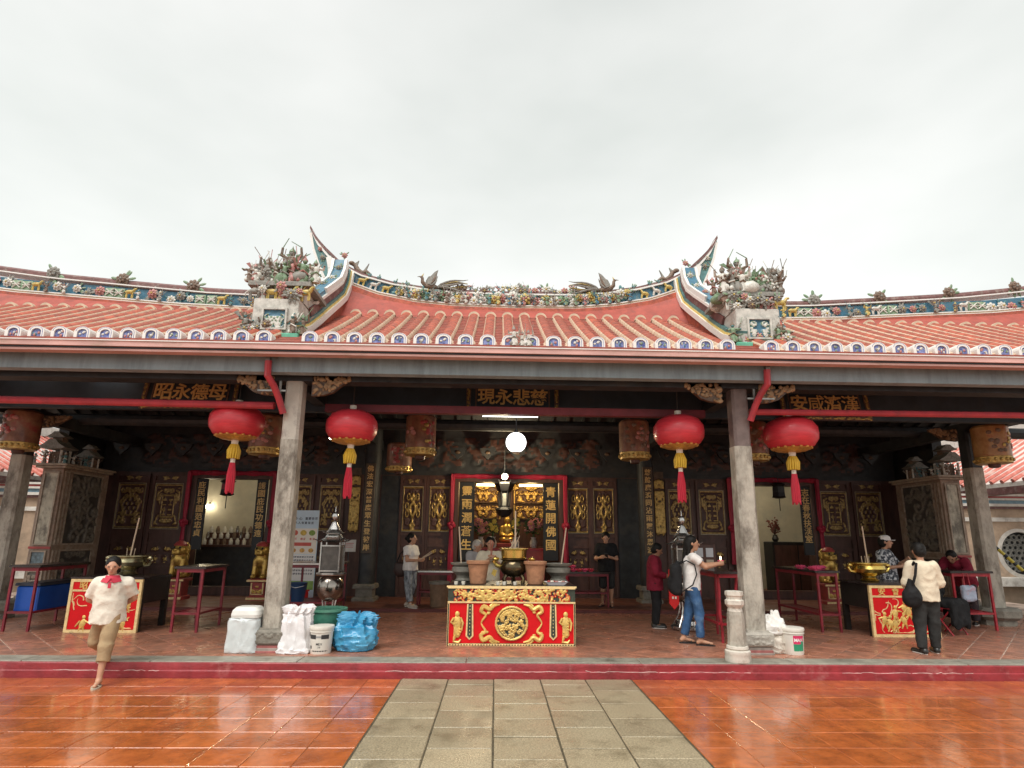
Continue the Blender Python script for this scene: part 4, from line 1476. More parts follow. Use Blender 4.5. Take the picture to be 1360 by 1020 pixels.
# wing ridges
WT = [(3.9, 6.78), (5.3, 6.77), (6.4, 6.80), (8.0, 6.92), (9.7, 7.06), (11.0, 7.22), (12.8, 7.5)]
WB = [(3.9, 6.29), (5.5, 6.29), (7.0, 6.34), (8.6, 6.45), (10.3, 6.56), (11.4, 6.68), (12.8, 6.9)]
def wing_ridge(sg):
    mb = MB()
    uu = [3.9 + 8.7 * i / 34 for i in range(35)]
    strip(mb, uu, lambda u: interp(u, WB) - .26, .26, RY - .24, RY + .24, 4, sg)
    strip(mb, uu, lambda u: interp(u, WB), .03, RY - .19, RY + .19, 0, sg)
    strip(mb, uu, lambda u: interp(u, WB) + .03, .04, RY - .16, RY + .16, 5, sg)
    strip(mb, uu, lambda u: interp(u, WB) + .07, .02, RY - .18, RY + .18, 0, sg)
    strip(mb, uu, lambda u: interp(u, WB) + .09, .26, RY - .10, RY + .10, 1, sg)
    strip(mb, uu, lambda u: interp(u, WT) - .13, .025, RY - .15, RY + .15, 0, sg)
    w = part('wing_ridge', mb, [m_capwhite, C_BLUE, C_MAROON, C_GREY, m_roof, m_cream], hall)
    # round brown roll on top
    rl = MB().tube([(CX + sg * u, RY, interp(u, WT) - .04) for u in uu], .085, 9)
    part('ridge_roll', rl, C_MAROON, w, smooth=True)
    rr = random.Random(60 + sg)
    u = 4.3
    i = 0
    while u < 12.2:
        z = interp(u, WB)
        def fg(nm, b, mats, dy, dz):
            o = part(nm, b, mats, w, smooth=True, angle=50)
            o.location = (CX + sg * u, RY + dy, z + dz)
        k = i % 9
        if k in (0, 1):
            fg('frieze_lattice', MB().bevbox(-.11, -.02, 0, .11, .02, .2, .01).tube([(-.08, -.03, .03), (.08, -.03, .17)], .014, 5, 1).tube([(.08, -.03, .03), (-.08, -.03, .17)], .014, 5, 1).tube([(-.08, -.03, .1), (.08, -.03, .1)], .014, 5, 1), [C_GREEN, C_WHITE], -.12, .11)
        elif k in (2, 3, 4, 6):
            fg('frieze_blossom', blossom(rr, rr.uniform(.08, .125), 8), [rr.choice((C_WHITE, C_GREY, C_PINK)), C_YEL, rr.choice((C_TEAL, C_GREEN, C_GREY))], -.14, rr.uniform(.14, .26))
        elif k in (5, 7):
            fg('frieze_figure', figurine(rr, rr.uniform(.2, .28)), rr.sample(CER, 3), -.2, .08)
        else:
            fg('frieze_horse', horse(rr, .22), [rr.choice((C_WHITE, C_YEL)), C_BROWN], -.17, .10)
        if i % 7 == 4:
            o = part('crest_cluster', blossom(rr, .15, 9), [rr.choice((C_GREY, C_GREEN, C_BROWN)), C_GREY, C_GREEN], w, smooth=True)
            o.location = (CX + sg * u, RY - .1, interp(u, WT) + .02)
        u += rr.uniform(.17, .26)
        i += 1
for sg in (-1, 1):
    wing_ridge(sg)
# apron under the wing ridges
for sg in (-1, 1):
    ap = MB()
    vs, fs = [], []
    for i in range(30):
        u = 3.62 + 8.8 * i / 29
        zt = interp(max(3.9, u), WB) - .005
        for k in range(4):
            t = k / 3
            y = 10.36 + (RY - .18 - 10.36) * t
            z0 = rz(10.36) - .02
            vs.append((CX + sg * u, y, z0 + (zt - z0) * t))
    for i in range(29):
        for k in range(3):
            a = i * 4 + k
            fs.append((a, a + 4, a + 5, a + 1))
    ap.add(vs, fs)
    part('ridge_apron', ap, MATS['apron_red'], hall, smooth=True)

# roof levels: set the whole roof to its surveyed width and rise
for p in list(hall.children):
    if p.name.split('.')[0] in ('roof_slope', 'main_ridge', 'gable_ridge', 'wing_ridge', 'ridge_apron', 'rear_roof', 'soffit', 'rafter'):
        p.scale = (.962, 1, .955)
        p.location.z += .165
# ================================================================== back wall, doors, carved panels
WY = 15.5
def wallbox(x0, x1, z0, z1, mat, name='wall', y0=WY, y1=WY + .25):
    return part(name, MB().box(x0, y0, z0, x1, y1, z1), mat, hall)
DL, DC, DR = (-7.96, -5.87), (-1.10, 1.77), (6.30, 8.56)     # door openings incl. frames
ZT = 3.36
# wall above and between the doors
wallbox(-10.4, 10.9, ZT + .02, 6.6, m_dark)
for a, b in ((-10.4, DL[0]), (DL[1], DC[0]), (DC[1], DR[0]), (DR[1], 10.9)):
    wallbox(a, b, IZ - .02, ZT + .02, m_wood)
wallbox(-3.04, -2.56, IZ, ZT, m_dark, 'recess_shade_sheet', WY - .02, WY - .002)  # flat black sheets on the wall, painting the shade of a deep recess
wallbox(3.24, 4.0, IZ, ZT, m_dark, 'recess_shade_sheet', WY - .02, WY - .002)
# side walls of the porch
wallbox(-10.7, -10.45, 0, 5.2, m_dark, 'side_wall', 14.2, 24)
wallbox(11.05, 11.3, 0, 5.2, m_dark, 'side_wall', 14.2, 24)
# dim carved frieze above the doors
fz = relief(5.2, .9, 90, 20, scrolls(5, 44, 5.6, thick=.09, frame=False, rmin=.2, rmax=.5), .05, [m_wood, m_dark], 'frieze_carving', .5)
for x in (-6.9, .34, 7.6):
    link('frieze_carving', fz, hall, (x, WY - .01, 3.95))
# carved beam blocks and lotus pendants under the hall beams
rs = random.Random(77)
for i in range(26):
    x = -9.6 + .78 * i
    mb = MB()
    mb.prism([(x - .22, 4.05), (x + .22, 4.05), (x + .16, 3.90), (x + .08, 3.84), (x, 3.74), (x - .08, 3.84), (x - .16, 3.90)], 14.9, 14.98, 'y', 0)
    mb.ell((x, 14.9, 3.93), (.07, .04, .05), 1, 8, 5)
    part('beam_bracket', mb, [m_dark, m_wood_br], hall, smooth=True)

def frame(mb, x0, x1, z0, z1, y, w, d, mi=0):
    mb.box(x0, y - d, z0, x0 + w, y, z1, mi)
    mb.box(x1 - w, y - d, z0, x1, y, z1, mi)
    mb.box(x0 + w, y - d, z0, x1 - w, y, z0 + w, mi)
    mb.box(x0 + w, y - d, z1 - w, x1 - w, y, z1, mi)
m_panelgold = M('panel_gilt', (.36, .24, .09), .42, metal=.45, var=.45, vs=22)
m_thinline = M('worn_gilt_line', (.40, .32, .21), .5, metal=.2, var=.3, vs=10)
def seal(U, V):
    """framed seal-script block in a field of scrolls"""
    H = scrolls(9, 16, .62, thick=.075, rmin=.12, rmax=.28)(U, V)
    e = np.maximum(np.abs(U) / .46, np.abs(V) / .50)
    H = np.where(e < 1.12, 0, H)
    H = np.where((e > .92) & (e < 1.04), .95, H)
    ins = e < .86
    g1 = (np.sin(V * 26) > .0) & (np.abs(U) > .06)
    g2 = np.abs(U - .2 * np.sign(np.sin(V * 9))) < .05
    return np.where(ins, np.where(g1 | g2, .8, .0), H)
def vase(U, V):
    """gilt vase figure: crown, round belly with ring, splayed foot, curled arms"""
    X = np.abs(U)
    r = np.interp(V, [-.82, -.74, -.62, -.45, -.30, -.05, .15, .30, .42, .55, .68, .80], [.30, .40, .22, .16, .30, .58, .50, .26, .34, .40, .20, .04])
    H = np.clip((r - X) / .12, 0, 1) * (.75 + .25 * np.cos(V * 21) * np.cos(X * 14))
    d = np.hypot(X, V + .02)
    H = np.where(np.abs(d - .27) < .06, 1, H)
    H = np.where(d < .17, .2, H)
    for cx_, cz in ((.62, .12), (.58, -.22), (.46, .55)):
        H = np.maximum(H, 1 - np.abs(np.hypot(X - cx_, V - cz) - .15) / .07)
    H = np.where(np.maximum(np.abs(U), np.abs(V)) > .95, .9, H)
    bg = scrolls(4, 14, .5, thick=.05, frame=False, rmin=.1, rmax=.22)(U, V) * .40
    return np.maximum(H, bg)
def lattice(U, V):
    H = scrolls(17, 18, .62, thick=.07, rmin=.10, rmax=.26)(U, V)
    d = np.hypot(U, V * 1.4)
    H = np.where(np.abs(d - .62) < .06, .9, H)
    H = np.where(d < .55, np.where((np.sin(U * 17) * np.sin(V * 17) > .05), .8, .0), H)
    return H
me_seal = relief(.62, 1.12, 44, 66, seal, .03, [m_panelgold, m_wood], 'carving')
me_lat = relief(.62, 1.12, 44, 66, lattice, .03, [m_panelgold, m_wood], 'carving')
me_vase = relief(.50, 1.14, 36, 64, vase, .06, [m_gold, m_wood, m_panelgold], 'carving', .42)
me_top = relief(.56, .14, 40, 10, scrolls(3, 8, 3.6, thick=.16, frame=False, rmin=.3, rmax=.6), .02, [m_panelgold, m_wood], 'top_carving')
me_low = relief(.56, .40, 30, 22, scrolls(23, 7, 1.4, thick=.10, frame=False), .03, [m_gold, m_wood], 'lower_carving', .6)
def leaf(xc, w, me):
    """one door leaf: stiles and rails round a carved panel, small carvings above and below"""
    mb = MB()
    frame(mb, xc - w / 2, xc + w / 2, IZ, 3.34, WY - .005, .065, .045)
    mb.box(xc - w / 2 + .065, WY - .045, 3.10, xc + w / 2 - .065, WY - .01, 3.16)
    mb.box(xc - w / 2 + .065, WY - .045, 1.80, xc + w / 2 - .065, WY - .01, 1.88)
    mb.box(xc - w / 2 + .065, WY - .045, 1.52, xc + w / 2 - .065, WY - .01, 1.58)
    mb.box(xc - w / 2 + .065, WY - .045, .92, xc + w / 2 - .065, WY - .01, .98)
    o = part('door_leaf', mb, m_wood, hall)
    ln = MB()
    frame(ln, xc - w / 2 + .075, xc + w / 2 - .075, 1.90, 3.085, WY - .012, .016, .03)
    part('gilt_line', ln, m_thinline, o)
    s = (w - .20) / .62 if me is not me_vase else min(1.0, (w - .16) / .50)
    q = link('carving', me, o, (xc, WY - .012, 2.49))
    q.scale = (s, 1, 1)
    q = link('top_carving', me_top, o, (xc, WY - .012, 3.22))
    q.scale = ((w - .16) / .56, 1, 1)
    q = link('lower_carving', me_low, o, (xc, WY - .012, 1.26))
    q.scale = ((w - .20) / .56, 1, 1)
for xc, w, me in ((-9.52, .86, me_lat), (-8.57, .88, me_seal), (-5.17, .75, me_lat), (-4.36, .71, me_lat),
                  (-2.20, .69, me_vase), (-1.50, .69, me_vase), (2.17, .69, me_vase), (2.86, .69, me_vase),
                  (4.90, .75, me_lat), (5.77, .83, me_seal), (9.11, .88, me_seal), (10.06, .86, me_lat)):
    leaf(xc, w, me)
# brown gilt vertical boards beside the inner columns
me_vert = relief(.26, 1.7, 16, 90, scrolls(51, 30, .16, thick=.05, frame=False, rmin=.06, rmax=.14), .03, [m_gold, m_wood_br], 'carved_board', .5)
for x in (-3.72, 4.36):
    link('carved_board', me_vert, hall, (x, WY - .05, 2.7))

# door frames with black couplet boards, threshold, and crimson drapes with knots
m_board = M('black_lacquer', (.010, .010, .011), .5, var=.3, vs=4)
def door(d, lt, rt, size, bw):
    x0, x1 = d
    mb = MB()
    mb.box(x0, WY - .08, IZ, x0 + .10, WY + .3, ZT).box(x1 - .10, WY - .08, IZ, x1, WY + .3, ZT)
    mb.box(x0 + .10, WY - .08, ZT - .14, x1 - .10, WY + .3, ZT)
    mb.bevbox(x0 + .10, WY - .06, IZ - .01, x1 - .10, WY + .14, IZ + .22, .01)
    o = part('door_frame', mb, m_wood, hall)
    for s, txt in ((0, lt), (1, rt)):
        xx = x0 + .10 + bw / 2 + .03 if s == 0 else x1 - .10 - bw / 2 - .03
        bo = part('couplet_board', MB().bevbox(xx - bw / 2, WY - .10, 1.20 if bw > .3 else 1.4, xx + bw / 2, WY - .055, ZT - .15, .01), m_board, o)
        z1, z0 = ZT - .22, (1.42 if bw > .3 else 1.72)
        chars(txt, xx, (z0 + z1) / 2, size, (z1 - z0) / len(txt), WY - .101, True, m_goldtext if bw <= .3 else M('gilt_text_bright', (.72, .47, .15), .4, metal=.3, var=.15), o, .014)
    # drape: swag across the top, falls at both sides with a ball knot
    cl = MB()
    vs, fs = [], []
    nn = 40
    for i in range(nn + 1):
        x = x0 - .10 + (x1 - x0 + .20) * i / nn
        w = .016 * math.sin(i * 2.1) + .01 * math.sin(i * .9)
        for k, (dz, dy) in enumerate(((.06, -.10), (.035, -.14), (-.02, -.15), (-.06, -.12))):
            vs.append((x, WY + dy + w, ZT + dz + .012 * math.sin(i * .7 + k)))
    for i in range(nn):
        for k in range(3):
            fs.append((i * 4 + k, i * 4 + 4 + k, i * 4 + 5 + k, i * 4 + 1 + k))
    cl.add(vs, fs)
    dr = part('door_drape', cl, m_cloth_red, o, smooth=True)
    for s in (-1, 1):
        f = MB()
        xx = x0 - .06 if s < 0 else x1 + .06
        zs = [ZT + .02, 3.0, 2.5, 2.12, 2.02, 1.6, 1.35, 1.15 if bw < .3 else .55]
        wd = [.062, .056, .052, .04, .04, .055, .062, .07]
        vs, fs = [], []
        for z, w in zip(zs, wd):
            for k in range(13):
                a = 2 * PI * k / 12
                rr = w * (1 + .22 * math.sin(k * 2.6 + z * 2))
                vs.append((xx + rr * math.cos(a), WY - .15 + rr * .7 * math.sin(a), z))
        for i in range(len(zs) - 1):
            for k in range(12):
                fs.append((i * 13 + k, i * 13 + k + 1, i * 13 + 14 + k, i * 13 + 13 + k))
        f.add(vs, fs)
        for a in range(7):
            f.ell((xx + .055 * math.cos(a * .9), WY - .17 - .04 * math.sin(a * 1.7), 2.07 + .05 * math.sin(a * 2.2)), (.062, .05, .065), 0, 8, 6)
        part('drape_fall', f, m_cloth_red, o, smooth=True)
    return o
door(DL, '庇民利國范忠貞', '護國庇民功德遠', .185, .28)
door(DC, '靈雨潤蒼生', '青蓮開佛國', .27, .40)
door(DR, '赤面秉赤心扶主', '志在春秋扶漢室', .20, .28)

# ------------------------------------------------------------------ rooms behind the doors
m_roomwall = M('room_beige', (.50, .46, .36), .7, var=.10, vs=2.5, dirt=(.42, .40, .33), ds=1.8)
def room(x0, x1, depth):
    mb = MB()
    y0, y1 = WY + .26, WY + .26 + depth
    mb.add([(x0, y1, IZ), (x1, y1, IZ), (x1, y1, 4.3), (x0, y1, 4.3)], [(0, 1, 2, 3)])
    mb.add([(x0, y0, IZ), (x0, y1, IZ), (x0, y1, 4.3), (x0, y0, 4.3)], [(0, 1, 2, 3)])
    mb.add([(x1, y0, IZ), (x1, y1, IZ), (x1, y1, 4.3), (x1, y0, 4.3)], [(0, 1, 2, 3)])
    mb.add([(x0, y0, 4.3), (x1, y0, 4.3), (x1, y1, 4.3), (x0, y1, 4.3)], [(0, 1, 2, 3)])
    return part('room_wall', mb, m_roomwall, hall, fixn=False)
room(-10.3, -4.2, 3.0)
room(4.9, 10.9, 3.0)
mb = MB()
mb.add([(-4.1, 20.5, IZ), (4.8, 20.5, IZ), (4.8, 20.5, 4.6), (-4.1, 20.5, 4.6)], [(0, 1, 2, 3)])
for x in (-4.1, 4.8):
    mb.add([(x, WY + .26, IZ), (x, 20.5, IZ), (x, 20.5, 4.6), (x, WY + .26, 4.6)], [(0, 1, 2, 3)])
mb.add([(-4.1, WY + .26, 4.6), (4.8, WY + .26, 4.6), (4.8, 20.5, 4.6), (-4.1, 20.5, 4.6)], [(0, 1, 2, 3)])
part('room_wall', mb, m_wood, hall, fixn=False)

# ------------------------------------------------------------------ carved wall ends (pilaster pavilions) either side
m_painted = M('painted_panel', (.50, .46, .36), .6, var=.25, vs=3.5, dirt=(.16, .14, .11), ds=3.0, stretch=(1, 1, .6), dlim=(.45, .6))
m_pilaster = M('pilaster_plaster', (.27, .19, .14), .65, var=.3, vs=7, dirt=(.36, .30, .24), ds=6)
m_pilrelief = M('pilaster_relief', (.15, .13, .105), .6, var=.4, vs=12, dirt=(.07, .06, .05), ds=6)
m_pildark = M('pilaster_ground', (.055, .048, .042), .6, var=.3, vs=8)
m_pilframe = M('pilaster_frame', (.38, .30, .23), .6, var=.25, vs=9, dirt=(.2, .13, .10), ds=8)
def pilaster(sg):
    xc = CX + sg * 10.02           # inner corner
    xo = xc + sg * .46             # outer corner
    xa, xb = min(xc, xo), max(xc, xo)
    y0, y1 = 13.2, 14.75
    b = MB().bevbox(xa, y0, .52, xb, y1, 3.20, .008)
    p = part('pilaster', b, m_pilaster, hall)
    p['label'] = 'carved and painted wall end beside the porch, with little ceramic houses on top'
    # stone base of stepped courses
    bs = MB()
    for i, (e, z0, z1) in enumerate(((.20, .19, .27), (.14, .272, .34), (.17, .342, .42), (.08, .422, .47), (.04, .472, .522))):
        bs.bevbox(xa - e, y0 - e, z0, xb + e, y1, z1, .01)
    part('base', bs, M('pilaster_base', (.24, .20, .16), .7, var=.3, vs=8, dirt=(.12, .09, .07), ds=5), p)
    cn = MB().bevbox(xa - .10, y0 - .10, 3.202, xb + .10, y1, 3.25, .01).bevbox(xa - .17, y0 - .17, 3.252, xb + .17, y1, 3.30, .012)
    part('cornice', cn, m_pilframe, p)
    def fr(x0, x1, z0, z1, w=.028):
        m_ = MB()
        frame(m_, x0, x1, z0, z1, y0 - .001, w, .03)
        part('panel_frame', m_, m_pilframe, p)
    xm, hw = (xa + xb) / 2, .165
    fr(xm - hw, xm + hw, 1.52, 3.12)
    part('painted_panel', MB().box(xm - hw + .03, y0 - .012, 1.55, xm + hw - .03, y0 - .001, 3.09), m_painted, p)
    part('red_band', MB().box(xa - .004, y0 - .02, 1.44, xb + .004, y0 - .001, 1.49), m_strip_red, p)
    fr(xm - hw, xm + hw, 1.02, 1.40)
    part('painted_panel', MB().box(xm - hw + .03, y0 - .012, 1.05, xm + hw - .03, y0 - .001, 1.37), M('painted_blue', (.16, .22, .25), .6, var=.5, vs=12), p)
    fr(xm - hw, xm + hw, .56, .98)
    link('carving', relief(.27, .36, 18, 24, scrolls(71, 9, .8, thick=.12, frame=False), .025, [m_pilframe, m_pilrelief], 'carving'), p, (xm, y0 - .008, .77))
    # inner flank: tall carved panel
    rot = R(90) * sg * -1
    def flank(me, yc, zc):
        o = link('carving', me, p, (xc - sg * .004, yc, zc))
        o.rotation_euler = (0, 0, rot)
    big = relief(1.0, 1.55, 50, 76, scrolls(80 + sg, 24, .7, sym=False, thick=.08, frame=False, rmin=.1, rmax=.34), .05, [m_pilrelief, m_pildark], 'carving', .35)
    flank(big, 13.98, 2.33)
    flank(relief(1.0, .72, 40, 30, scrolls(90 + sg, 12, 1.4, thick=.10, frame=False), .04, [m_pilrelief, m_pildark], 'carving', .4), 13.98, 1.02)
    def ffr(ya, yb, z0, z1, w=.03):
        m_ = MB()
        xx0, xx1 = (xc - .03, xc - .001) if sg > 0 else (xc + .001, xc + .03)
        m_.box(xx0, ya, z0, xx1, ya + w, z1).box(xx0, yb - w, z0, xx1, yb, z1).box(xx0, ya + w, z0, xx1, yb - w, z0 + w).box(xx0, ya + w, z1 - w, xx1, yb - w, z1)
        part('panel_frame', m_, m_pilframe, p)
    ffr(13.45, 14.51, 1.52, 3.14)
    ffr(13.45, 14.51, .60, 1.42)
    ffr(13.25, 13.38, 1.52, 3.14)
    ffr(13.25, 13.38, .60, 1.42)
    # ceramic pavilion and figures on the cornice
    def pav(x, y, z, s):
        m_ = MB()
        for a, b_ in ((-1, -1), (1, -1), (1, 1), (-1, 1)):
            m_.tube([(x + .13 * s * a, y + .10 * s * b_, z), (x + .13 * s * a, y + .10 * s * b_, z + .22 * s)], .018 * s, 6, 0)
        m_.box(x - .10 * s, y - .05 * s, z, x + .10 * s, y + .10 * s, z + .2 * s, 2)
        for lv in (0, 1):
            zz = z + (.22 + .20 * lv) * s
            k = s * (1 - .35 * lv)
            m_.prism([(x - .24 * k, zz + .03 * k), (x - .15 * k, zz + .015 * k), (x + .15 * k, zz + .015 * k), (x + .24 * k, zz + .03 * k), (x + .12 * k, zz + .10 * k), (x + .05 * k, zz + .17 * k), (x - .05 * k, zz + .17 * k), (x - .12 * k, zz + .10 * k)], y - .18 * k, y + .14 * k, 'y', 1)
            if lv == 0:
                m_.box(x - .08 * s, y - .06 * s, zz + .1 * s, x + .08 * s, y + .06 * s, zz + .22 * s, 2)
        part('ceramic_pavilion', m_, [C_WHITE, C_GREY, C_BROWN], p)
    pav(xm - sg * .02, 13.22, 3.30, 1.35)
    pav(xc - sg * .02, 13.95, 3.30, 1.0)
    rr = random.Random(33)
    for i in range(9):
        o = part('ceramic_figure', figurine(rr, rr.uniform(.16, .26)), rr.sample([C_WHITE, C_GREY, C_BROWN, C_TEAL], 3), p, smooth=True)
        if i < 4:
            o.location = (xa - .12 + .22 * i, 13.07, 3.30)
        else:
            o.location = (xc - sg * .10, 13.3 + .2 * (i - 4), 3.30)
for sg in (-1, 1):
    pilaster(sg)
# ================================================================== hanging lanterns and lamps
m_silk = M('lantern_silk_red', (.62, .040, .058), .34, var=.12, vs=6, bump=.12, bs=60, stretch=(1, 1, 6), coat=.15)
m_lgold = M('lantern_gold', (.62, .36, .10), .4, metal=.4, var=.3, vs=18)
m_lyel = M('tassel_yellow', (.62, .40, .03), .6, var=.2, vs=20, stretch=(4, 4, .5))
m_lwhite = M('lantern_cap', (.72, .68, .58), .5, var=.1)
m_tass = M('tassel_red', (.48, .012, .035), .6, var=.25, vs=24, stretch=(6, 6, .3))
m_cord = M('cord_dark', (.05, .04, .035), .8)
def red_lantern(x, y, z, label, sc_=1.0, ztop=4.0, lean=0.0):
    t = thing('red_lantern', label, 'lantern', (x, y, z), 0, 'red silk lanterns hung along the porch front')
    mb = MB()
    pr = [(.10, -.285), (.22, -.262), (.34, -.195), (.405, -.095), (.415, 0), (.405, .095), (.34, .195), (.22, .262), (.09, .285)]
    mb.lathe([(r * sc_, h * sc_) for r, h in pr], (0, 0, 0), 48, 0, rib=.014)
    body = part('silk_body', mb, m_silk, t, smooth=True, angle=30)
    gd = MB().lathe([(.105 * sc_, -.292 * sc_), (.225 * sc_, -.270 * sc_), (.30 * sc_, -.232 * sc_)], (0, 0, 0), 32, 0)
    for i in range(16):
        a = 2 * PI * i / 16
        gd.ell((.285 * sc_ * math.cos(a), .285 * sc_ * math.sin(a), -.228 * sc_), (.03, .03, .02), 0, 7, 4)
    part('gilt_fringe', gd, m_lgold, body, smooth=True)
    part('cap', MB().lathe([(.05, .285 * sc_), (.055, .36 * sc_), (.03, .362 * sc_)], (0, 0, 0), 12, 0), m_lwhite, t, smooth=True)
    part('lower_cap', MB().lathe([(.05, -.36 * sc_), (.055, -.285 * sc_)], (0, 0, 0), 12, 0), m_lwhite, t, smooth=True)
    k = MB()
    for i in range(14):
        a = 2 * PI * i / 14
        k.tube([(.045 * math.cos(a), .045 * math.sin(a), -.36 * sc_), (.085 * math.cos(a + .2), .085 * math.sin(a + .2), -.46), (.082 * math.cos(a + .1), .082 * math.sin(a + .1), -.585)], [.016, .021, .012], 6)
    k.lathe([(.02, -.585), (.062, -.57), (.07, -.45), (.04, -.36 * sc_)], (0, 0, 0), 10)
    part('yellow_knot', k, m_lyel, t, smooth=True)
    part('bead', MB().lathe([(.012, -.655), (.036, -.65), (.036, -.585), (.012, -.58)], (0, 0, 0), 10), m_lwhite, t, smooth=True)
    s = MB()
    for i in range(12):
        a = 2 * PI * i / 12
        s.tube([(.025 * math.cos(a), .025 * math.sin(a), -.65), (.05 * math.cos(a), .05 * math.sin(a), -.85), (.055 * math.cos(a + .2), .055 * math.sin(a + .2), -1.10 - .02 * (i % 3))], [.016, .018, .014], 5)
    s.lathe([(.045, -1.08), (.045, -.85), (.03, -.66)], (0, 0, 0), 10)
    part('tassel', s, m_tass, t, smooth=True)
    part('hanging_cord', MB().tube([(0, 0, .36 * sc_), (0, 0, ztop - z)], .008, 5), m_cord, t)
    return t
red_lantern(-4.17, 9.2, 3.55, 'red oval lantern with yellow tassel, nearest left of the left stone column', 1.0, 4.4)
red_lantern(-2.34, 9.2, 3.50, 'red oval lantern with yellow tassel, just right of the left stone column', .98, 4.4)
red_lantern(2.96, 9.2, 3.50, 'red oval lantern with yellow tassel, just left of the right stone column', .98, 4.4)
red_lantern(4.81, 9.2, 3.49, 'red oval lantern with yellow tassel, just right of the right stone column', 1.02, 4.4)

m_painted_silk = M('painted_lantern_silk', (.20, .065, .040), .45, var=.4, vs=4, col2=(.34, .17, .085), dirt=(.30, .045, .04), ds=5, coat=.2)
m_painted_amber = M('painted_lantern_amber', (.42, .17, .05), .45, var=.35, vs=4, col2=(.52, .30, .11), dirt=(.34, .06, .04), ds=5, coat=.2)
def drum_lantern(x, y, z, label, r=.31, h=.80, amber=False, top=4.3):
    t = thing('drum_lantern', label, 'lantern', (x, y, z), 0, 'painted drum lanterns deeper in the porch')
    b = MB().lathe([(r * .86, -h * .34), (r, -h * .32), (r, h * .44), (r * .9, h * .49), (r * .62, h * .50)], (0, 0, 0), 24)
    part('painted_body', b, m_painted_amber if amber else m_painted_silk, t, smooth=True)
    g_ = MB().lathe([(r * .80, -h * .505), (r * .98, -h * .49), (r * 1.015, -h * .33), (r * .9, -h * .325)], (0, 0, 0), 24)
    for i in range(20):
        a = 2 * PI * i / 20
        g_.ell((r * 1.01 * math.cos(a), r * 1.01 * math.sin(a), -h * .41), (.03, .03, .035), 0, 6, 4)
    part('gilt_band', g_, m_gold, t, smooth=True)
    part('foot', MB().lathe([(.06, -h * .60), (r * .32, -h * .58), (r * .36, -h * .50)], (0, 0, 0), 12), m_wood, t, smooth=True)
    rs_ = random.Random(int(abs(x) * 100))
    for i in range(4):
        fl = MB()
        a0 = rs_.uniform(-2.6, -.5)
        for k in range(5):
            a = a0 + rs_.uniform(-.3, .3)
            zz = rs_.uniform(-.2, .35) * h
            fl.ell((r * math.cos(a), r * math.sin(a), zz), (.05, .02, .04), 0, 7, 4, Matrix.Rotation(a + PI / 2, 3, 'Z'))
        stuff(part('painted_flower', fl, rs_.choice([C_PINK, m_strip_red, m_gold, C_BROWN]), t, smooth=True))
    part('hanging_cord', MB().tube([(0, 0, h * .5), (0, 0, top - z)], .008, 5), m_cord, t)
    return t
drum_lantern(-8.98, 11.0, 3.67, 'painted drum lantern at the far left by the outer column', .29, .74)
drum_lantern(-4.61, 11.5, 3.73, 'painted drum lantern peeping out behind the leftmost red lantern')
drum_lantern(-1.54, 11.5, 3.77, 'painted drum lantern left of the glowing white globe, the higher of the two there', .30, .82)
drum_lantern(-2.28, 13.5, 3.58, 'smaller dark red painted drum lantern, lower and farther back left of the globe', .29, .66)
drum_lantern(2.78, 11.5, 3.74, 'painted drum lantern right of the glowing white globe', .30, .80)
drum_lantern(5.24, 11.5, 3.74, 'painted drum lantern half hidden behind the rightmost red lantern', .27, .80)
drum_lantern(9.76, 11.0, 3.67, 'amber painted drum lantern at the far right by the outer column', .30, .76, True)

gl = thing('globe_lamp', 'glowing white globe lamp hanging in the middle of the porch', 'lamp', (.38, 11.5, 3.66))
part('globe', MB().ell((0, 0, 0), .205, 0, 24, 16), M('globe_glow', (.9, .9, .9), .3, emit=(1, .98, .95), es=1.6), gl, smooth=True)
part('hanging_rod', MB().tube([(0, 0, .2), (0, 0, .85)], .012, 6).lathe([(.02, .27), (.06, .20), (.06, .18)], (0, 0, 0), 10), m_dark, gl)
part('lower_collar', MB().lathe([(.03, -.225), (.07, -.215), (.085, -.19)], (0, 0, 0), 12), m_lwhite, gl)
tl = thing('tube_light', 'lit fluorescent tube under the beam in the middle of the porch', 'lamp', (.25, 11.25, 4.15))
part('tube', MB().tube([(-.55, 0, 0), (.55, 0, 0)], .018, 8), M('tube_glow', (.9, .9, .9), .3, emit=(1, 1, .97), es=3.0), tl, smooth=True)
part('fitting', MB().box(-.62, -.03, .02, .62, .03, .07), m_dark, tl)
for i, (x, y, z, ln, w) in enumerate(((-8.25, 9.55, 4.50, .55, 'upper lit tube at the far left under the eave'), (-6.9, 9.7, 4.44, .6, 'lit tube between the far left edge and the left name board'))):
    q = thing('tube_light', w, 'lamp', (x, y, z))
    part('tube', MB().tube([(-ln / 2, 0, 0), (ln / 2, 0, 0)], .014, 8), MATS['tube_glow'], q, smooth=True)
    part('fitting', MB().box(-ln / 2 - .05, -.025, .016, ln / 2 + .05, .025, .06), m_dark, q)
for i, (x, y, z, w) in enumerate(((-3.6, 12.6, 3.86, 'small lit ceiling lamp just right of the left stone column top'), (5.95, 12.6, 3.72, 'small lit lamp under the rightmost red lantern'))):
    q = thing('spot_lamp', w, 'lamp', (x, y, z))
    part('bulb', MB().lathe([(.01, -.02), (.06, -.015), (.09, .01), (.02, .03)], (0, 0, 0), 12), M('spot_glow', (.9, .85, .7), .3, emit=(1, .93, .75), es=6.0), q, smooth=True)
    part('mount', MB().lathe([(.10, .012), (.10, .03), (.03, .06)], (0, 0, 0), 12), m_dark, q)

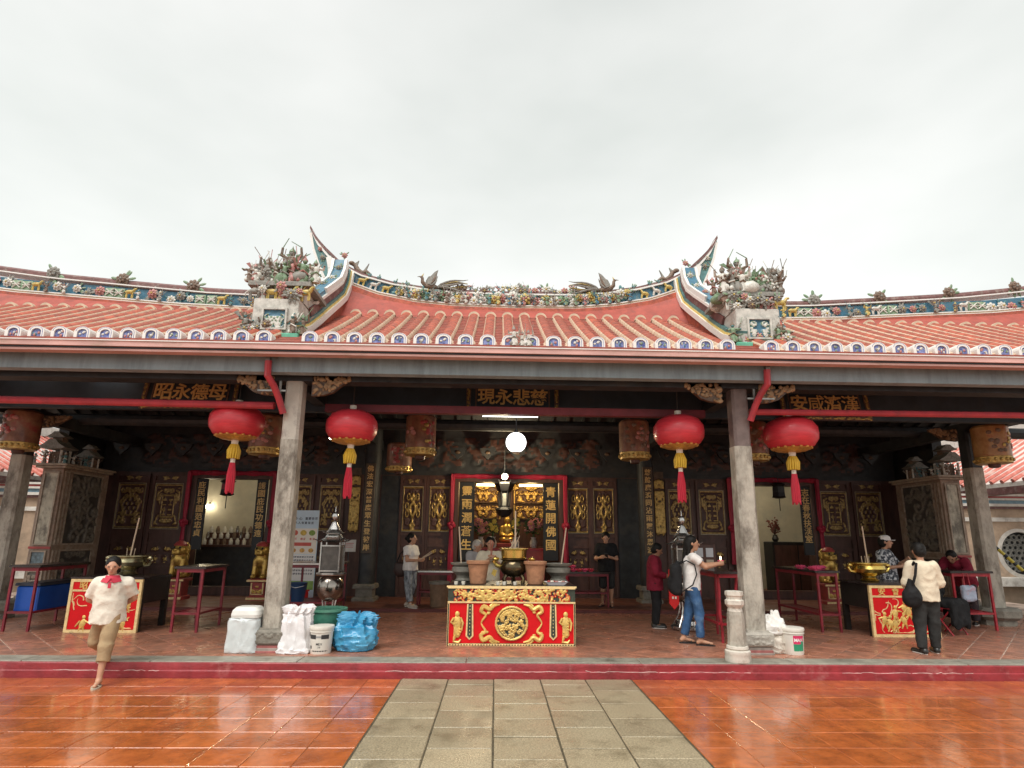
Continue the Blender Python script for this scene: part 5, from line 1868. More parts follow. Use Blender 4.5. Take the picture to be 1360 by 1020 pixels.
def bulb_light(parent, loc, power, col, r=.05):
    ld = bpy.data.lights.new('bulb_light', 'POINT')
    ld.energy, ld.color, ld.shadow_soft_size = power, col, r
    lo = bpy.data.objects.new('bulb_light', ld)
    COL.objects.link(lo)
    lo.parent = parent
    lo.location = loc
WARM = (1.0, .80, .50)
# palace lamp hanging in the middle doorway, its bulb lit
pl = thing('palace_lamp', 'black hexagonal palace lamp with a lit bulb hanging in the middle doorway', 'lamp', (.20, 14.55, 2.75))
mb = MB()
mb.lathe([(.06, -.48), (.14, -.44), (.22, -.30), (.20, -.26), (.12, -.22), (.12, .12), (.17, .16), (.26, .34), (.24, .38), (.08, .40)], (0, 0, 0), 6)
for i in range(6):
    a = 2 * PI * i / 6
    mb.tube([(.13 * math.cos(a), .13 * math.sin(a), -.24), (.16 * math.cos(a), .16 * math.sin(a), .14)], .014, 5)
    mb.tube([(.24 * math.cos(a), .24 * math.sin(a), .36), (.31 * math.cos(a), .31 * math.sin(a), .42)], [.016, .006], 5)
part('lamp_body', mb, m_board, pl)
gp = MB()
for i in range(6):
    a = 2 * PI * (i + .5) / 6
    gp.box(-.045, -.116, -.2, .045, -.112, .1)
    gp.xf(Matrix.Rotation(a + PI / 2, 4, 'Z'), len(gp.v) - 8)
part('glass_pane', gp, M('lamp_glass', (.2, .2, .18), .1, var=.2), pl)
part('bulb', MB().ell((0, -.28, .50), .075, 0, 14, 10), M('bulb_glow', (1, .95, .8), .3, emit=(1, .88, .62), es=14.0), pl, smooth=True)
part('bulb_arm', MB().tube([(0, -.28, .43), (0, -.1, .40)], .015, 6), m_board, pl)
part('hanging_rod', MB().tube([(0, 0, .40), (0, 0, 1.6)], .012, 6), m_dark, pl)
bulb_light(pl, (0, -.42, .50), 55, WARM)
# hanging dark lanterns in the side doorways
for x, z, w in ((-6.90, 2.95, 'small dark red hexagonal lantern hanging in the left doorway'), (7.44, 3.05, 'small black square lantern hanging in the right doorway')):
    q = thing('door_lantern', w, 'lantern', (x, 15.1, z))
    mb = MB().lathe([(.10, -.20), (.19, -.17), (.17, -.14), (.15, .12), (.21, .17), (.10, .22)], (0, 0, 0), 6)
    part('lamp_body', mb, m_board, q)
    part('red_pane', MB().lathe([(.165, -.12), (.158, .10)], (0, 0, 0), 6, 0, rot=.0), M('lantern_pane', (.20, .02, .03) if x < 0 else (.03, .03, .03), .4, var=.2) if x < 0 else m_dark, q)
    part('tassel', MB().tube([(0, 0, -.2), (0, 0, -.52)], .012, 5), m_dark, q)
    part('hanging_rod', MB().tube([(0, 0, .2), (0, 0, .5)], .01, 5), m_dark, q)

# ================================================================== incense stands, tables
m_redmetal = M('red_enamel', (.20, .014, .026), .4, var=.3, vs=7, dirt=(.09, .02, .02), ds=6, rnd=.15)
m_redbright = M('red_enamel_bright', (.34, .018, .03), .4, var=.25, vs=7, dirt=(.16, .02, .02), ds=6)
m_tabletop = M('dark_tabletop', (.035, .026, .024), .22, var=.4, vs=6)
m_steel = M('stainless', (.52, .51, .49), .22, metal=.95, var=.15, vs=6)
def red_stand(x0, x1, y0, y1, h, label, mat=None, shelf=.28, bow=False, top=.04, steel=False, group='red metal offering stands'):
    t = thing('offering_stand', label, 'stand', ((x0 + x1) / 2, (y0 + y1) / 2, TZ), 0, group)
    w, d = (x1 - x0) / 2, (y1 - y0) / 2
    mat = mat or m_redmetal
    for a in (-1, 1):
        for b in (-1, 1):
            if bow:
                leg = MB().tube([(a * w * .8, b * d * .85, h - .05), (a * w * .7, b * d * .8, h * .75), (a * w * .82, b * d * .86, h * .40), (a * w * .62, b * d * .80, h * .16), (a * w * .66, b * d * .82, 0)], [.024, .024, .026, .024, .022], 8)
            else:
                leg = MB().box(a * w - .018, b * d - .018, 0, a * w + .018, b * d + .018, h - top)
            part('leg', leg, mat, t, smooth=bow)
    for b in (-1, 1):
        part('rail', MB().box(-w + .019, b * d - .014, shelf, w - .019, b * d + .014, shelf + .035), mat, t)
        part('rail', MB().box(-w + .019, b * d - .014, h - top - .06, w - .019, b * d + .014, h - top - .003), mat, t)
    for a in (-1, 1):
        part('rail', MB().box(a * w - .014, -d + .019, shelf, a * w + .014, d - .019, shelf + .035), mat, t)
        part('rail', MB().box(a * w - .014, -d + .019, h - top - .06, a * w + .014, d - .019, h - top - .003), mat, t)
    part('top', MB().bevbox(-w - .06, -d - .05, h - top, w + .06, d + .05, h, .006), m_steel if steel else m_tabletop, t)
    if not bow:
        part('shelf', MB().box(-w + .02, -d + .02, shelf + .012, w - .02, d - .02, shelf + .026), mat, t)
    return t
red_stand(-8.06, -7.66, 10.25, 11.40, 1.06, 'red metal stand with a blue crate on its shelf, at the far left')
red_stand(-5.34, -4.93, 10.25, 11.05, 1.06, 'red metal stand between the left red altar table and the left stone column')
red_stand(-4.05, -3.15, 11.9, 12.7, 1.06, 'red metal stand in front of the upright notice banner', steel=True)
red_stand(3.53, 3.92, 9.42, 10.50, 1.10, 'red stand with bowed legs where the young woman offers a candle', m_redbright, bow=True)
red_stand(5.82, 6.16, 10.65, 12.2, 1.06, 'long red metal stand carrying a row of pink lotus candles')
red_stand(8.55, 9.25, 10.95, 11.6, 1.06, 'red metal stand under the arms of the stooping woman at the far right', m_redbright)
red_stand(1.50, 2.55, 13.5, 13.95, .84, 'low dark stand with pink lotus candles, right of the middle doorway', group='low stands before the middle door', shelf=.36)
red_stand(-1.72, -.98, 13.5, 13.9, .84, 'low dark stand left of the middle doorway', group='low stands before the middle door', shelf=.36, steel=True)

m_altred = M('altar_red_lacquer', (.62, .008, .012), .5, var=.10, vs=4, spec=.2)
m_altgold = M('altar_gold', (.74, .50, .15), .38, metal=.35, var=.25, vs=16)
m_altpale = M('altar_pale_gold', (.78, .58, .28), .45, metal=.1, var=.2, vs=18)
m_altdark = M('altar_dark_green', (.035, .045, .03), .5, var=.4, vs=16)
m_altblack = M('altar_black', (.02, .018, .016), .35, var=.3, vs=5)
# --- middle altar table
at_ = thing('altar_table', 'long altar table with bright red carved and gilt front in the middle of the terrace', 'altar table', (.26, 9.20, TZ), 0, 'altar tables with red fronts')
W2, AH = .97, .87
part('table_body', MB().bevbox(-W2, .02, 0, W2, 1.0, AH - .029, .01), m_altblack, at_)
part('table_top', MB().bevbox(-W2 - .02, -.012, AH - .028, W2 + .02, 1.02, AH, .006), m_altblack, at_)
part('gilt_edge', MB().box(-W2 - .02, -.026, AH - .030, W2 + .02, -.0125, AH - .004), m_altpale, at_)
part('front_panel', MB().box(-W2 + .02, -.004, .04, W2 - .02, .019, AH - .25), m_altred, at_)
link('floral_band', relief(2 * W2, .20, 150, 18, scrolls(14, 330, 10.4, sym=False, thick=.11, frame=False, rmin=.12, rmax=.34), .03, [m_altgold, m_altdark, m_altred], 'floral_band', .34), at_, (0, .0, AH - .145))
bd = MB()
for a, b, c, d in ((-W2, AH - .255, W2, AH - .245), (-W2, AH - .045, W2, AH - .041)):
    bd.box(a, -.03, b, c, .0, d + .012)
bd.box(-W2, -.022, .0, -W2 + .028, .018, AH - .26).box(W2 - .028, -.022, .0, W2, .018, AH - .26).box(-W2 + .028, -.022, 0, W2 - .028, .018, .032)
rs = random.Random(2)
for i in range(70):
    s = 1 if i % 2 else -1
    bd.ell((s * (W2 - .014), -.024, .01 + i * .0085), (.010, .006, .012), 1, 6, 4)
for i in range(90):
    bd.ell((-W2 + .03 + i * .0212, -.024, .016), (.012, .006, .009), 1 if i % 2 else 0, 6, 4)
part('border', bd, [m_altpale, m_altdark], at_, smooth=True)
# medallion
md = relief(.50, .50, 64, 64, lambda U, V: np.where(np.hypot(U, V) > .99, 0, np.where(np.hypot(U, V) > .88, .95, np.where(np.hypot(U, V) > .83, .1, scrolls(66, 150, 1, sym=False, thick=.05, frame=False, rmin=.05, rmax=.14)(U, V)))), .035, [m_altgold, m_altdark, m_altpale], 'medallion', .30)
bm = bmesh.new()
bm.from_mesh(md)
bmesh.ops.delete(bm, geom=[f for f in bm.faces if (f.calc_center_median().x ** 2 + f.calc_center_median().z ** 2) > .25 ** 2], context='FACES')
bm.to_mesh(md)
bm.free()
link('medallion', md, at_, (0, -.006, .325))
# corner dragons and cloud curls
for sx in (-1, 1):
    for sz in (-1, 1):
        dg = MB()
        z0 = .325
        P = lambda x, z: (sx * x, -.012, z0 + sz * z)
        dg.stube([P(.18, .27), P(.27, .25), P(.33, .20), P(.42, .24), P(.46, .17), P(.39, .12), P(.44, .04), P(.46, .0)], [.010, .024, .032, .036, .030, .020, .014, .008], 7)
        for k in range(7):
            a = rs.uniform(0, 6.28)
            dg.ell(P(.40 + .06 * math.cos(a), .18 + .06 * math.sin(a)), (.028, .016, .020), 0, 7, 4)
        dg.tube([P(.33, .24), P(.29, .28), P(.22, .285)], [.02, .014, .005], 6)
        part('gilt_dragon', dg, m_altgold, at_, smooth=True)
    # hanging straps
    st = MB()
    xx = sx * .63
    st.prism([(xx - .045, .60), (xx + .045, .60), (xx + .058, .14), (xx, .085), (xx - .058, .14)], -.020, -.005, 'y', 0)
    st.prism([(xx - .024, .60), (xx + .024, .60), (xx + .034, .15), (xx, .115), (xx - .034, .15)], -.026, -.020, 'y', 1)
    for k in range(9):
        st.ell((xx, -.028, .17 + .05 * k), (.006, .004, .012), 0, 6, 4)
    part('gilt_strap', st, [m_altpale, m_altdark], at_)
    # standing immortal
    im = MB()
    xx = sx * .82
    im.lathe([(.03, .12), (.055, .16), (.05, .24), (.062, .33), (.05, .40), (.02, .43)], (xx, -.012, 0), 9, sy=.4)
    im.ell((xx, -.02, .455), (.036, .022, .042), 0, 9, 6)
    im.tube([(xx - .05, -.02, .40), (xx - .09, -.025, .34), (xx - .04, -.03, .30)], [.02, .018, .014], 6)
    im.tube([(xx + .05, -.02, .40), (xx + .085, -.025, .33), (xx + .07, -.03, .22)], [.02, .018, .012], 6)
    for k in range(6):
        im.ell((xx + rs.uniform(-.05, .05), -.03, .16 + .04 * k), (.022, .012, .014), 0, 6, 4)
    im.tube([(xx - .03, -.012, .14), (xx - .045, -.012, .06), (xx + .03, -.012, .05), (xx + .06, -.012, .09)], [.026, .02, .02, .012], 6)
    part('gilt_immortal', im, m_altgold, at_, smooth=True)
tx = MB()
text_row(tx, '亭雲青', 0, .615, .042, .10, -.0045)
raise_text('red_gilt_characters', tx, M('soft_gilt_text', (.70, .18, .06), .5), at_, .006)

# --- side altar tables
def side_altar(x, label, text, seed):
    t = thing('altar_table', label, 'altar table', (x, 10.20, TZ), 0, 'altar tables with red fronts')
    w, h = .585, .88
    part('front_panel', MB().box(-w + .045, -.012, .05, w - .045, .018, h - .06), m_altred, t)
    part('table_top', MB().bevbox(-w - .01, -.03, h - .035, w + .01, .86, h, .006), m_tabletop, t)
    fb = MB()
    frame(fb, -w, w, 0, h - .036, .02, .045, .045)
    fb.box(-w + .045, -.022, h - .235, w - .045, .0, h - .205)
    part('gilt_frame', fb, m_altpale, t)
    for a in (-1, 1):
        part('leg', MB().box(a * (w - .05) - .045, .76, 0, a * (w - .05) + .045, .84, h - .037), m_altblack, t)
        part('side_panel', MB().box(a * (w - .02) - .012, .022, .45, a * (w - .02) + .012, .758, h - .037).box(a * (w - .02) - .012, .022, 0, a * (w - .02) + .012, .10, .449), m_altblack, t)
    chars(text, 0, h - .135, .125, .245, -.0125, False, m_altgold, t, .012)
    rr = random.Random(seed)
    # gilt relief of figures, animals and branches
    for k in range(8):
        f = MB()
        cx_, cz = rr.uniform(-.40, .40), rr.uniform(.14, .50)
        f.ell((cx_, -.014, cz), (.05, .014, .075), 0, 9, 6, Matrix.Rotation(rr.uniform(-.5, .5), 3, 'Y'))
        f.ell((cx_ + .01, -.016, cz + .10), (.03, .014, .034), 0, 8, 6)
        f.tube([(cx_ + .04, -.015, cz + .04), (cx_ + .11, -.015, cz + rr.uniform(-.02, .1))], [.018, .010], 6)
        f.tube([(cx_ - .04, -.015, cz + .04), (cx_ - .11, -.015, cz + rr.uniform(-.08, .06))], [.018, .010], 6)
        f.tube([(cx_ - .02, -.015, cz - .06), (cx_ - .05, -.015, cz - .14)], [.022, .010], 6)
        f.tube([(cx_ + .02, -.015, cz - .06), (cx_ + .04, -.015, cz - .14)], [.022, .010], 6)
        part('gilt_figure', f, m_altgold, t, smooth=True)
    for k in range(22):
        b = MB()
        x0_, z0_ = rr.uniform(-.48, .48), rr.uniform(.08, .58)
        pts = [(x0_, -.013, z0_)]
        a = rr.uniform(0, 6.28)
        for j in range(5):
            a += rr.uniform(-.8, .8)
            pts.append((max(-.52, min(.52, pts[-1][0] + .05 * math.cos(a))), -.013, max(.07, min(.62, pts[-1][2] + .05 * math.sin(a)))))
        b.stube(pts, [.011, .010, .009, .008, .006, .004], 5)
        part('gilt_branch', b, m_altpale, t, smooth=True)
    return t
side_altar(-6.455, 'altar table with red gilt front left of the porch, behind the walking man', '昭會天后', 5)
side_altar(7.03, 'altar table with red gilt front beside the person in cream shirt', '安會成會', 9)

# ================================================================== things on the altar tables
m_brass = M('polished_brass', (.62, .44, .12), .20, metal=.95, var=.2, vs=7)
m_bronze = M('dark_bronze', (.10, .075, .045), .22, metal=.9, var=.3, vs=7, dirt=(.35, .26, .12), ds=5)
m_ash = M('incense_ash', (.35, .32, .28), .9, var=.3, vs=30)
m_incense = M('incense_stick', (.55, .42, .30), .7, var=.1)
m_terra = M('terracotta_pot', (.40, .19, .10), .75, var=.2, vs=9, bump=.2, bs=30, dirt=(.25, .12, .07), ds=7)
m_stoneurn = M('stone_urn', (.20, .19, .16), .55, var=.3, vs=9, dirt=(.10, .09, .07), ds=5)
def stick(t, x, y, z, ln, lx=0.0, r=.011):
    part('incense', MB().tube([(x, y, z), (x + lx, y, z + ln)], r, 6), m_incense, t, smooth=True)
AZ = TZ + AH
u = thing('incense_burner', 'large dark bronze tripod incense burner with dragon handles on the middle altar table', 'incense burner', (.30, 9.66, AZ))
part('pot', MB().lathe([(.09, .10), (.16, .13), (.215, .20), (.225, .27), (.20, .33), (.185, .35), (.22, .375), (.225, .39)], (0, 0, 0), 24), m_bronze, u, smooth=True)
part('upper_tier', MB().lathe([(.18, .39), (.20, .40), (.205, .46), (.21, .52), (.235, .535), (.235, .55), (.20, .545), (.19, .53)], (0, 0, 0), 24), m_brass, u, smooth=True)
part('ash', MB().lathe([(.195, .52), (.10, .54), (.001, .545)], (0, 0, 0), 20), m_ash, u, smooth=True)
for i in range(3):
    a = R(90 + 120 * i)
    part('leg', MB().tube([(.12 * math.cos(a), .12 * math.sin(a), .16), (.18 * math.cos(a), .18 * math.sin(a), .08), (.16 * math.cos(a), .16 * math.sin(a), .0)], [.04, .032, .036], 8), m_bronze, u, smooth=True)
for s in (-1, 1):
    part('dragon_handle', MB().tube([(s * .20, 0, .26), (s * .28, 0, .28), (s * .32, -.02, .34), (s * .29, -.03, .40), (s * .25, -.02, .385), (s * .27, -.01, .345)], [.025, .032, .035, .03, .022, .012], 8).ell((s * .30, -.04, .38), (.045, .035, .03), 0, 8, 6).prism([(s * .27, .2), (s * .33, .22), (s * .36, .14), (s * .30, .10)], -.015, .015, 'y'), m_brass, u, smooth=True)
rs = random.Random(4)
for i in range(7):
    part('incense', MB().tube([(rs.uniform(-.1, .1), rs.uniform(-.08, .08), .53), (rs.uniform(-.11, .11), rs.uniform(-.1, .1), .53 + rs.uniform(.12, .3))], .005, 5), m_incense, u)
stick(u, .02, -.02, .53, .62, 0, .013)
for x, w in ((-.27, 'terracotta pot left of the bronze burner on the middle altar table'), (.64, 'terracotta pot right of the bronze burner on the middle altar table')):
    q = thing('terracotta_pot', w, 'pot', (x, 9.52, AZ), 0, 'pots on the middle altar table')
    part('pot', MB().lathe([(.115, 0), (.125, .01), (.165, .30), (.175, .335), (.18, .35), (.155, .352), (.14, .28), (.10, .05), (.001, .04)], (0, 0, 0), 22), m_terra, q, smooth=True)
    part('rim', MB().lathe([(.170, .30), (.186, .31), (.188, .35), (.17, .355)], (0, 0, 0), 22), m_terra, q, smooth=True)
for x, w, lx in ((-.52, 'grey stone urn with a tall white incense stick, left rear of the middle altar table', -.06), (1.06, 'grey stone urn with a tall slanting incense stick, right rear of the middle altar table', .10)):
    q = thing('stone_urn', w, 'urn', (x, 10.02, AZ), 0, 'urns on the middle altar table')
    part('bowl', MB().lathe([(.13, 0), (.15, .02), (.12, .06), (.13, .10), (.20, .16), (.205, .22), (.17, .25), (.22, .27), (.235, .30), (.20, .302), (.18, .27)], (0, 0, 0), 20), m_stoneurn, q, smooth=True)
    part('ash', MB().lathe([(.19, .275), (.001, .285)], (0, 0, 0), 16), m_ash, q)
    stick(q, .05 * (1 if lx > 0 else -1), 0, .27, .62, lx * .9, .012)
tr = thing('offering_tray', 'white foam tray of offerings at the right end of the middle altar table', 'tray', (.96, 9.42, AZ))
part('tray', MB().lathe([(.14, 0), (.19, .045), (.205, .05), (.185, .04), (.14, .012)], (0, 0, 0), 4, rot=R(45), sx=1.25, sy=.75), M('foam_white', (.72, .66, .66), .6, var=.05), tr)
rs = random.Random(14)
for i in range(9):
    part('offering', MB().ell((rs.uniform(-.14, .14), rs.uniform(-.06, .06), .04 + rs.uniform(0, .015)), (.03, .02, .018), 0, 8, 5), rs.choice([C_PINK, m_strip_red, C_WHITE, m_lwhite]), tr, smooth=True)
rs = random.Random(15)
for i in range(8):
    x = -.62 + .13 * i + rs.uniform(-.02, .02)
    if abs(x + .27) < .19 or abs(x - .64) < .19:
        continue
    q = tag(part('offering_cup', MB().lathe([(.02, 0), (.025, .004), (.034, .05), (.03, .05), (.022, .012), (.001, .01)], (0, 0, 0), 12), rs.choice([m_lwhite, C_WHITE, m_lwhite]), None, smooth=True), 'small offering cup in the row along the front of the middle altar table', 'cup', 'row of small cups on the middle altar table')
    q.location = (x, 9.30, AZ)
def round_urn(name, x, y, z, label, s, mats, stickx, lion=True):
    q = thing(name, label, 'incense burner', (x, y, z), 0, 'burners on the side altar tables')
    part('bowl', MB().lathe([(.13 * s, 0), (.15 * s, .02 * s), (.10 * s, .06 * s), (.11 * s, .09 * s), (.24 * s, .15 * s), (.27 * s, .21 * s), (.25 * s, .27 * s), (.30 * s, .295 * s), (.30 * s, .315 * s), (.25 * s, .31 * s)], (0, 0, 0), 24), mats, q, smooth=True)
    part('ash', MB().lathe([(.25 * s, .295 * s), (.001, .31 * s)], (0, 0, 0), 18), m_ash, q)
    for a in (-1, 1):
        part('handle', MB().tube([(a * .24 * s, 0, .16 * s), (a * .32 * s, 0, .17 * s), (a * .36 * s, 0, .23 * s), (a * .30 * s, 0, .27 * s)], [.03 * s, .03 * s, .028 * s, .02 * s], 7).ell((a * .33 * s, -.02, .27 * s), (.045 * s, .035 * s, .035 * s), 0, 8, 5), mats, q, smooth=True)
    stick(q, .0, 0, .30 * s, .66, stickx, .012)
    for i in range(3):
        part('incense', MB().tube([(-.08 + .06 * i, .03, .29 * s), (-.09 + .07 * i, .03, .42 * s)], .006, 5), m_incense, q)
round_urn('incense_burner', -6.40, 10.62, TZ + .88, 'brass bowl burner with a long white incense stick on the left altar table', 1.08, M('aged_brass', (.34, .30, .18), .24, metal=.9, var=.35, vs=6), .06)
round_urn('incense_burner', 6.76, 10.62, TZ + .88, 'shiny gold pedestal burner with a long white incense stick on the right altar table', 1.05, m_brass, -.03)

# lotus candles in rows
m_lotus = M('lotus_pink', (.72, .09, .20), .45, var=.2, vs=14, sss=.2)
m_lotus2 = M('lotus_red', (.62, .05, .09), .45, var=.2, vs=14)
def lotus_mesh(mat):
    mb = MB()
    for ring, (n_, r, z, t) in enumerate(((8, .062, .030, .5), (7, .044, .045, .95))):
        for i in range(n_):
            a = 2 * PI * i / n_ + ring * .4
            rot = Matrix.Rotation(a, 3, 'Z') @ Matrix.Rotation(-t, 3, 'Y')
            mb.ell((r * math.cos(a), r * math.sin(a), z), (.034, .022, .010), 0, 7, 4, rot)
    mb.lathe([(.045, 0), (.05, .03), (.02, .045)], (0, 0, 0), 10)
    return mb.mesh('lotus_candle', mat, smooth=True, angle=60)
lm1, lm2 = lotus_mesh(m_lotus), lotus_mesh(m_lotus2)
rs = random.Random(30)
for j in range(2):
    for i in range(6):
        q = tag(link('lotus_candle', lm1, None, (5.82 + .085 * (i % 5) + rs.uniform(-.01, .01) + .0 * j, 10.68 + .16 * i * .6 + .12 * j, TZ + 1.06)), 'pink lotus candle in the row on the long red stand', 'candle', 'lotus candles on the long red stand')
for i in range(9):
    q = tag(link('lotus_candle', (lm1, lm2)[i % 2], None, (1.52 + .13 * (i % 6), 13.55 + .14 * (i // 6), TZ + .84 + (.07 if i > 5 else 0))), 'pink or red lotus candle heaped on the low stand right of the middle door', 'candle', 'lotus candles on the low stand')

# ================================================================== silver pagoda furnaces
def furnace(x, y, label, h=2.0):
    t = thing('incense_furnace', label, 'furnace', (x, y, TZ), 0, 'silver pagoda furnaces')
    part('base_ring', MB().lathe([(.30, .0), (.34, .03), (.34, .07), (.26, .10), (.24, .16), (.12, .18)], (0, 0, 0), 20), m_steel, t, smooth=True)
    for i in range(4):
        a = R(45 + 90 * i)
        c, s = math.cos(a), math.sin(a)
        part('leg', MB().tube([(.17 * c, .17 * s, .52), (.14 * c, .14 * s, .38), (.20 * c, .20 * s, .22), (.34 * c, .34 * s, .06)], .018, 7), m_steel, t, smooth=True)
    part('round_belly', MB().lathe([(.10, .46), (.20, .50), (.27, .60), (.29, .70), (.27, .80), (.20, .88), (.10, .90)], (0, 0, 0), 24), M('furnace_belly', (.28, .25, .22), .16, metal=.95, var=.3, vs=5), t, smooth=True)
    part('deck', MB().lathe([(.30, .90), (.32, .92), (.32, .95), (.12, .96)], (0, 0, 0), 8, rot=R(22.5)), m_steel, t)
    bx = part('lantern_box', MB().bevbox(-.19, -.19, .96, .19, .19, 1.42, .01), M('furnace_soot', (.12, .11, .10), .4, metal=.6, var=.4, vs=6), t)
    fr = MB()
    for a in (-1, 1):
        for b in (-1, 1):
            fr.box(a * .20 - .014, b * .20 - .014, .955, a * .20 + .014, b * .20 + .014, 1.47)
    for zz in (.97, 1.40):
        fr.box(-.186, -.212, zz, .186, -.192, zz + .025).box(-.212, -.186, zz, -.192, .186, zz + .025).box(.192, -.186, zz, .212, .186, zz + .025)
    part('corner_post', fr, m_steel, t)
    rf = MB()
    for lv, (z0, k) in enumerate(((1.46, 1.0), (1.60, .62))):
        vs = []
        prof_ = [(.40 * k, .035), (.30 * k, .015), (.17 * k, .10), (.07 * k, .22)]
        rf.lathe([(r, z0 + z) for r, z in prof_], (0, 0, 0), 4, rot=R(45))
        for i in range(4):
            a = R(45 + 90 * i)
            c, s = math.cos(a), math.sin(a)
            rf.tube([(.07 * k * c, .07 * k * s, z0 + .23), (.20 * k * c, .20 * k * s, z0 + .10), (.34 * k * c, .34 * k * s, z0 + .035), (.47 * k * c, .47 * k * s, z0 + .07)], [.014, .014, .014, .006], 6)
    part('pagoda_roof', rf, m_steel, t)
    part('finial', MB().lathe([(.03, 1.80), (.02, 1.84), (.06, 1.88), (.075, 1.93), (.06, 1.98), (.015, 2.01), (.008, 2.10), (.001, 2.12)], (0, 0, 0), 14), m_steel, t, smooth=True)
    return t
furnace(-2.92, 10.75, 'silver pagoda shaped incense furnace behind the green basket and blue bag').scale = (.82, .82, 1.0)
furnace(3.46, 10.85, 'silver pagoda shaped incense furnace behind the young woman in jeans').scale = (.82, .82, 1.0)

# ================================================================== gold lions on pedestals
m_lion = M('gilded_lion', (.56, .36, .09), .34, metal=.6, var=.3, vs=9, dirt=(.22, .07, .03), ds=6)
def lion(x, y, label, sg):
    t = thing('lion_statue', label, 'statue', (x, y, IZ), 0, 'gilded lion statues by the doors')
    p = part('pedestal', MB().bevbox(-.22, -.22, 0, .22, .22, .09, .02).bevbox(-.17, -.17, .092, .17, .17, .42, .01).bevbox(-.23, -.23, .422, .23, .23, .49, .02), m_strip_red, t)
    part('pedestal_gilding', MB().box(-.235, -.24, .43, .235, -.231, .47).box(-.15, -.18, .13, -.12, -.171, .40).box(.12, -.18, .13, .15, -.171, .40).box(-.15, -.18, .13, .15, -.171, .15).box(-.22, -.235, .02, .22, -.221, .07), m_altpale, p)
    link('pedestal_carving', relief(.24, .22, 18, 16, scrolls(12, 7, 1, thick=.13, frame=False), .02, [m_lion, m_strip_red], 'pedestal_carving'), p, (0, -.172, .27))
    f = Field((-.32, -.34, 0), (.32, .34, 1.05), .014)
    f.cap((0, .12, .14), (0, -.02, .46), .16, .13, .05)
    f.ell((0, -.08, .44), (.15, .13, .17), .05)
    for s in (-1, 1):
        f.cap((s * .11, -.12, .42), (s * .11, -.16, .06), .06, .05, .03)
        f.ell((s * .11, -.20, .05), (.06, .08, .05), .02)
        f.ell((s * .15, .06, .14), (.09, .15, .13), .04)
        f.ell((s * .16, -.08, .05), (.05, .10, .045), .02)
    f.ell((0, -.10, .66), (.16, .15, .15), .03)
    f.box((0, -.24, .61), (.09, .07, .06), .03, .03)
    f.ell((0, -.30, .66), (.05, .03, .03), .02)
    for i in range(14):
        a = i * .449
        f.ell((.15 * math.cos(a), .0 + .02 * math.sin(3 * a), .66 + .15 * math.sin(a)), (.05, .06, .05), .012)
    f.cap((0, .2, .2), (0, .26, .5), .04, .06, .02)
    o = link('lion_body', f.mesh('lion_body', m_lion), t, (0, 0, .49))
    hd = MB()
    for s in (-1, 1):
        hd.ell((s * .07, -.245, .71), .026, 0, 8, 6)
    part('eye', hd, m_altblack, o, smooth=True)
    part('mane', MB().lathe([(.13, .72), (.15, .78), (.10, .84), (.03, .87)], (0, -.08, 0), 12), m_strip_red, o, smooth=True)
    return t
lion(-7.56, 14.55, 'gilded lion on a red pedestal, left of the left doorway', -1)
lion(-5.62, 14.55, 'gilded lion on a red pedestal, right of the left doorway beside the stone column', 1)
lion(8.24, 14.55, 'gilded lion on a red pedestal, right of the right doorway', 1)

# ================================================================== notice banner, bins, bags, buckets
m_print = M('banner_paper', (.62, .66, .70), .5, var=.03)
nb = thing('notice_banner', 'tall upright notice banner with coloured pictures behind the left stone column', 'banner', (-4.50, 13.95, TZ))
part('banner_sheet', MB().box(-.33, 0, .10, .33, .02, 2.16), M('banner_blue', (.58, .70, .80), .5, var=.04), nb)
part('panel_print', MB().box(-.315, -.004, 1.16, .315, -.0005, 1.74), M('banner_cream', (.84, .76, .66), .5, var=.03), nb)
part('panel_print', MB().box(-.315, -.004, .56, .315, -.0005, 1.15), M('banner_white', (.82, .80, .77), .5, var=.03), nb)
part('panel_print', MB().box(-.315, -.004, .36, .315, -.0005, .555), M('banner_green', (.26, .42, .10), .5, var=.2, vs=12), nb)
tx = MB()
text_row(tx, '小心', -.14, 1.97, .075, .10, -.006)
text_row(tx, '重要告示', .16, 1.97, .065, .075, -.006)
text_row(tx, '人人有責保護', 0, 1.87, .06, .075, -.006)
for k in range(6):
    text_row(tx, '請勿觸摸敬請合作多謝', 0, 1.09 - .075 * k, .045, .056, -.006)
stuff(part('print_text', tx, M('print_ink', (.02, .02, .05), .6), nb, fixn=False))
tx = MB()
text_row(tx, '不可 請將 香放', 0, 1.50, .055, .07, -.006)
stuff(part('print_text', tx, M('print_red', (.55, .03, .03), .6), nb, fixn=False))
part('red_label', MB().box(-.30, -.007, 1.34, .20, -.0045, 1.42), M('label_red', (.62, .10, .07), .5, var=.1), nb)
for i, (x, c) in enumerate(((-.20, (.62, .12, .08)), (.0, (.62, .42, .08)), (.20, (.22, .32, .06)))):
    part('print_picture', MB().ell((x, -.005, 1.64), (.075, .003, .065), 0, 10, 6), M('pic%d' % i, c, .6, var=.4, vs=18), nb)
    part('print_picture', MB().ell((x, -.005, 1.24), (.06, .003, .05), 0, 12, 6), M('pic_food', (.60, .33, .08), .6, var=.5, vs=18), nb)
part('foot', MB().bevbox(-.36, -.16, 0, .36, .16, .05, .01), m_dark, nb)
rbx = thing('red_box', 'plain red plastic box on the floor below the notice banner', 'box', (-4.42, 13.45, TZ))
part('box', MB().bevbox(-.26, -.14, 0, .26, .14, .36, .02), M('red_plastic', (.62, .02, .02), .35, var=.08), rbx)
part('rim', MB().bevbox(-.275, -.155, .362, .275, .155, .40, .01), MATS['red_plastic'], rbx)

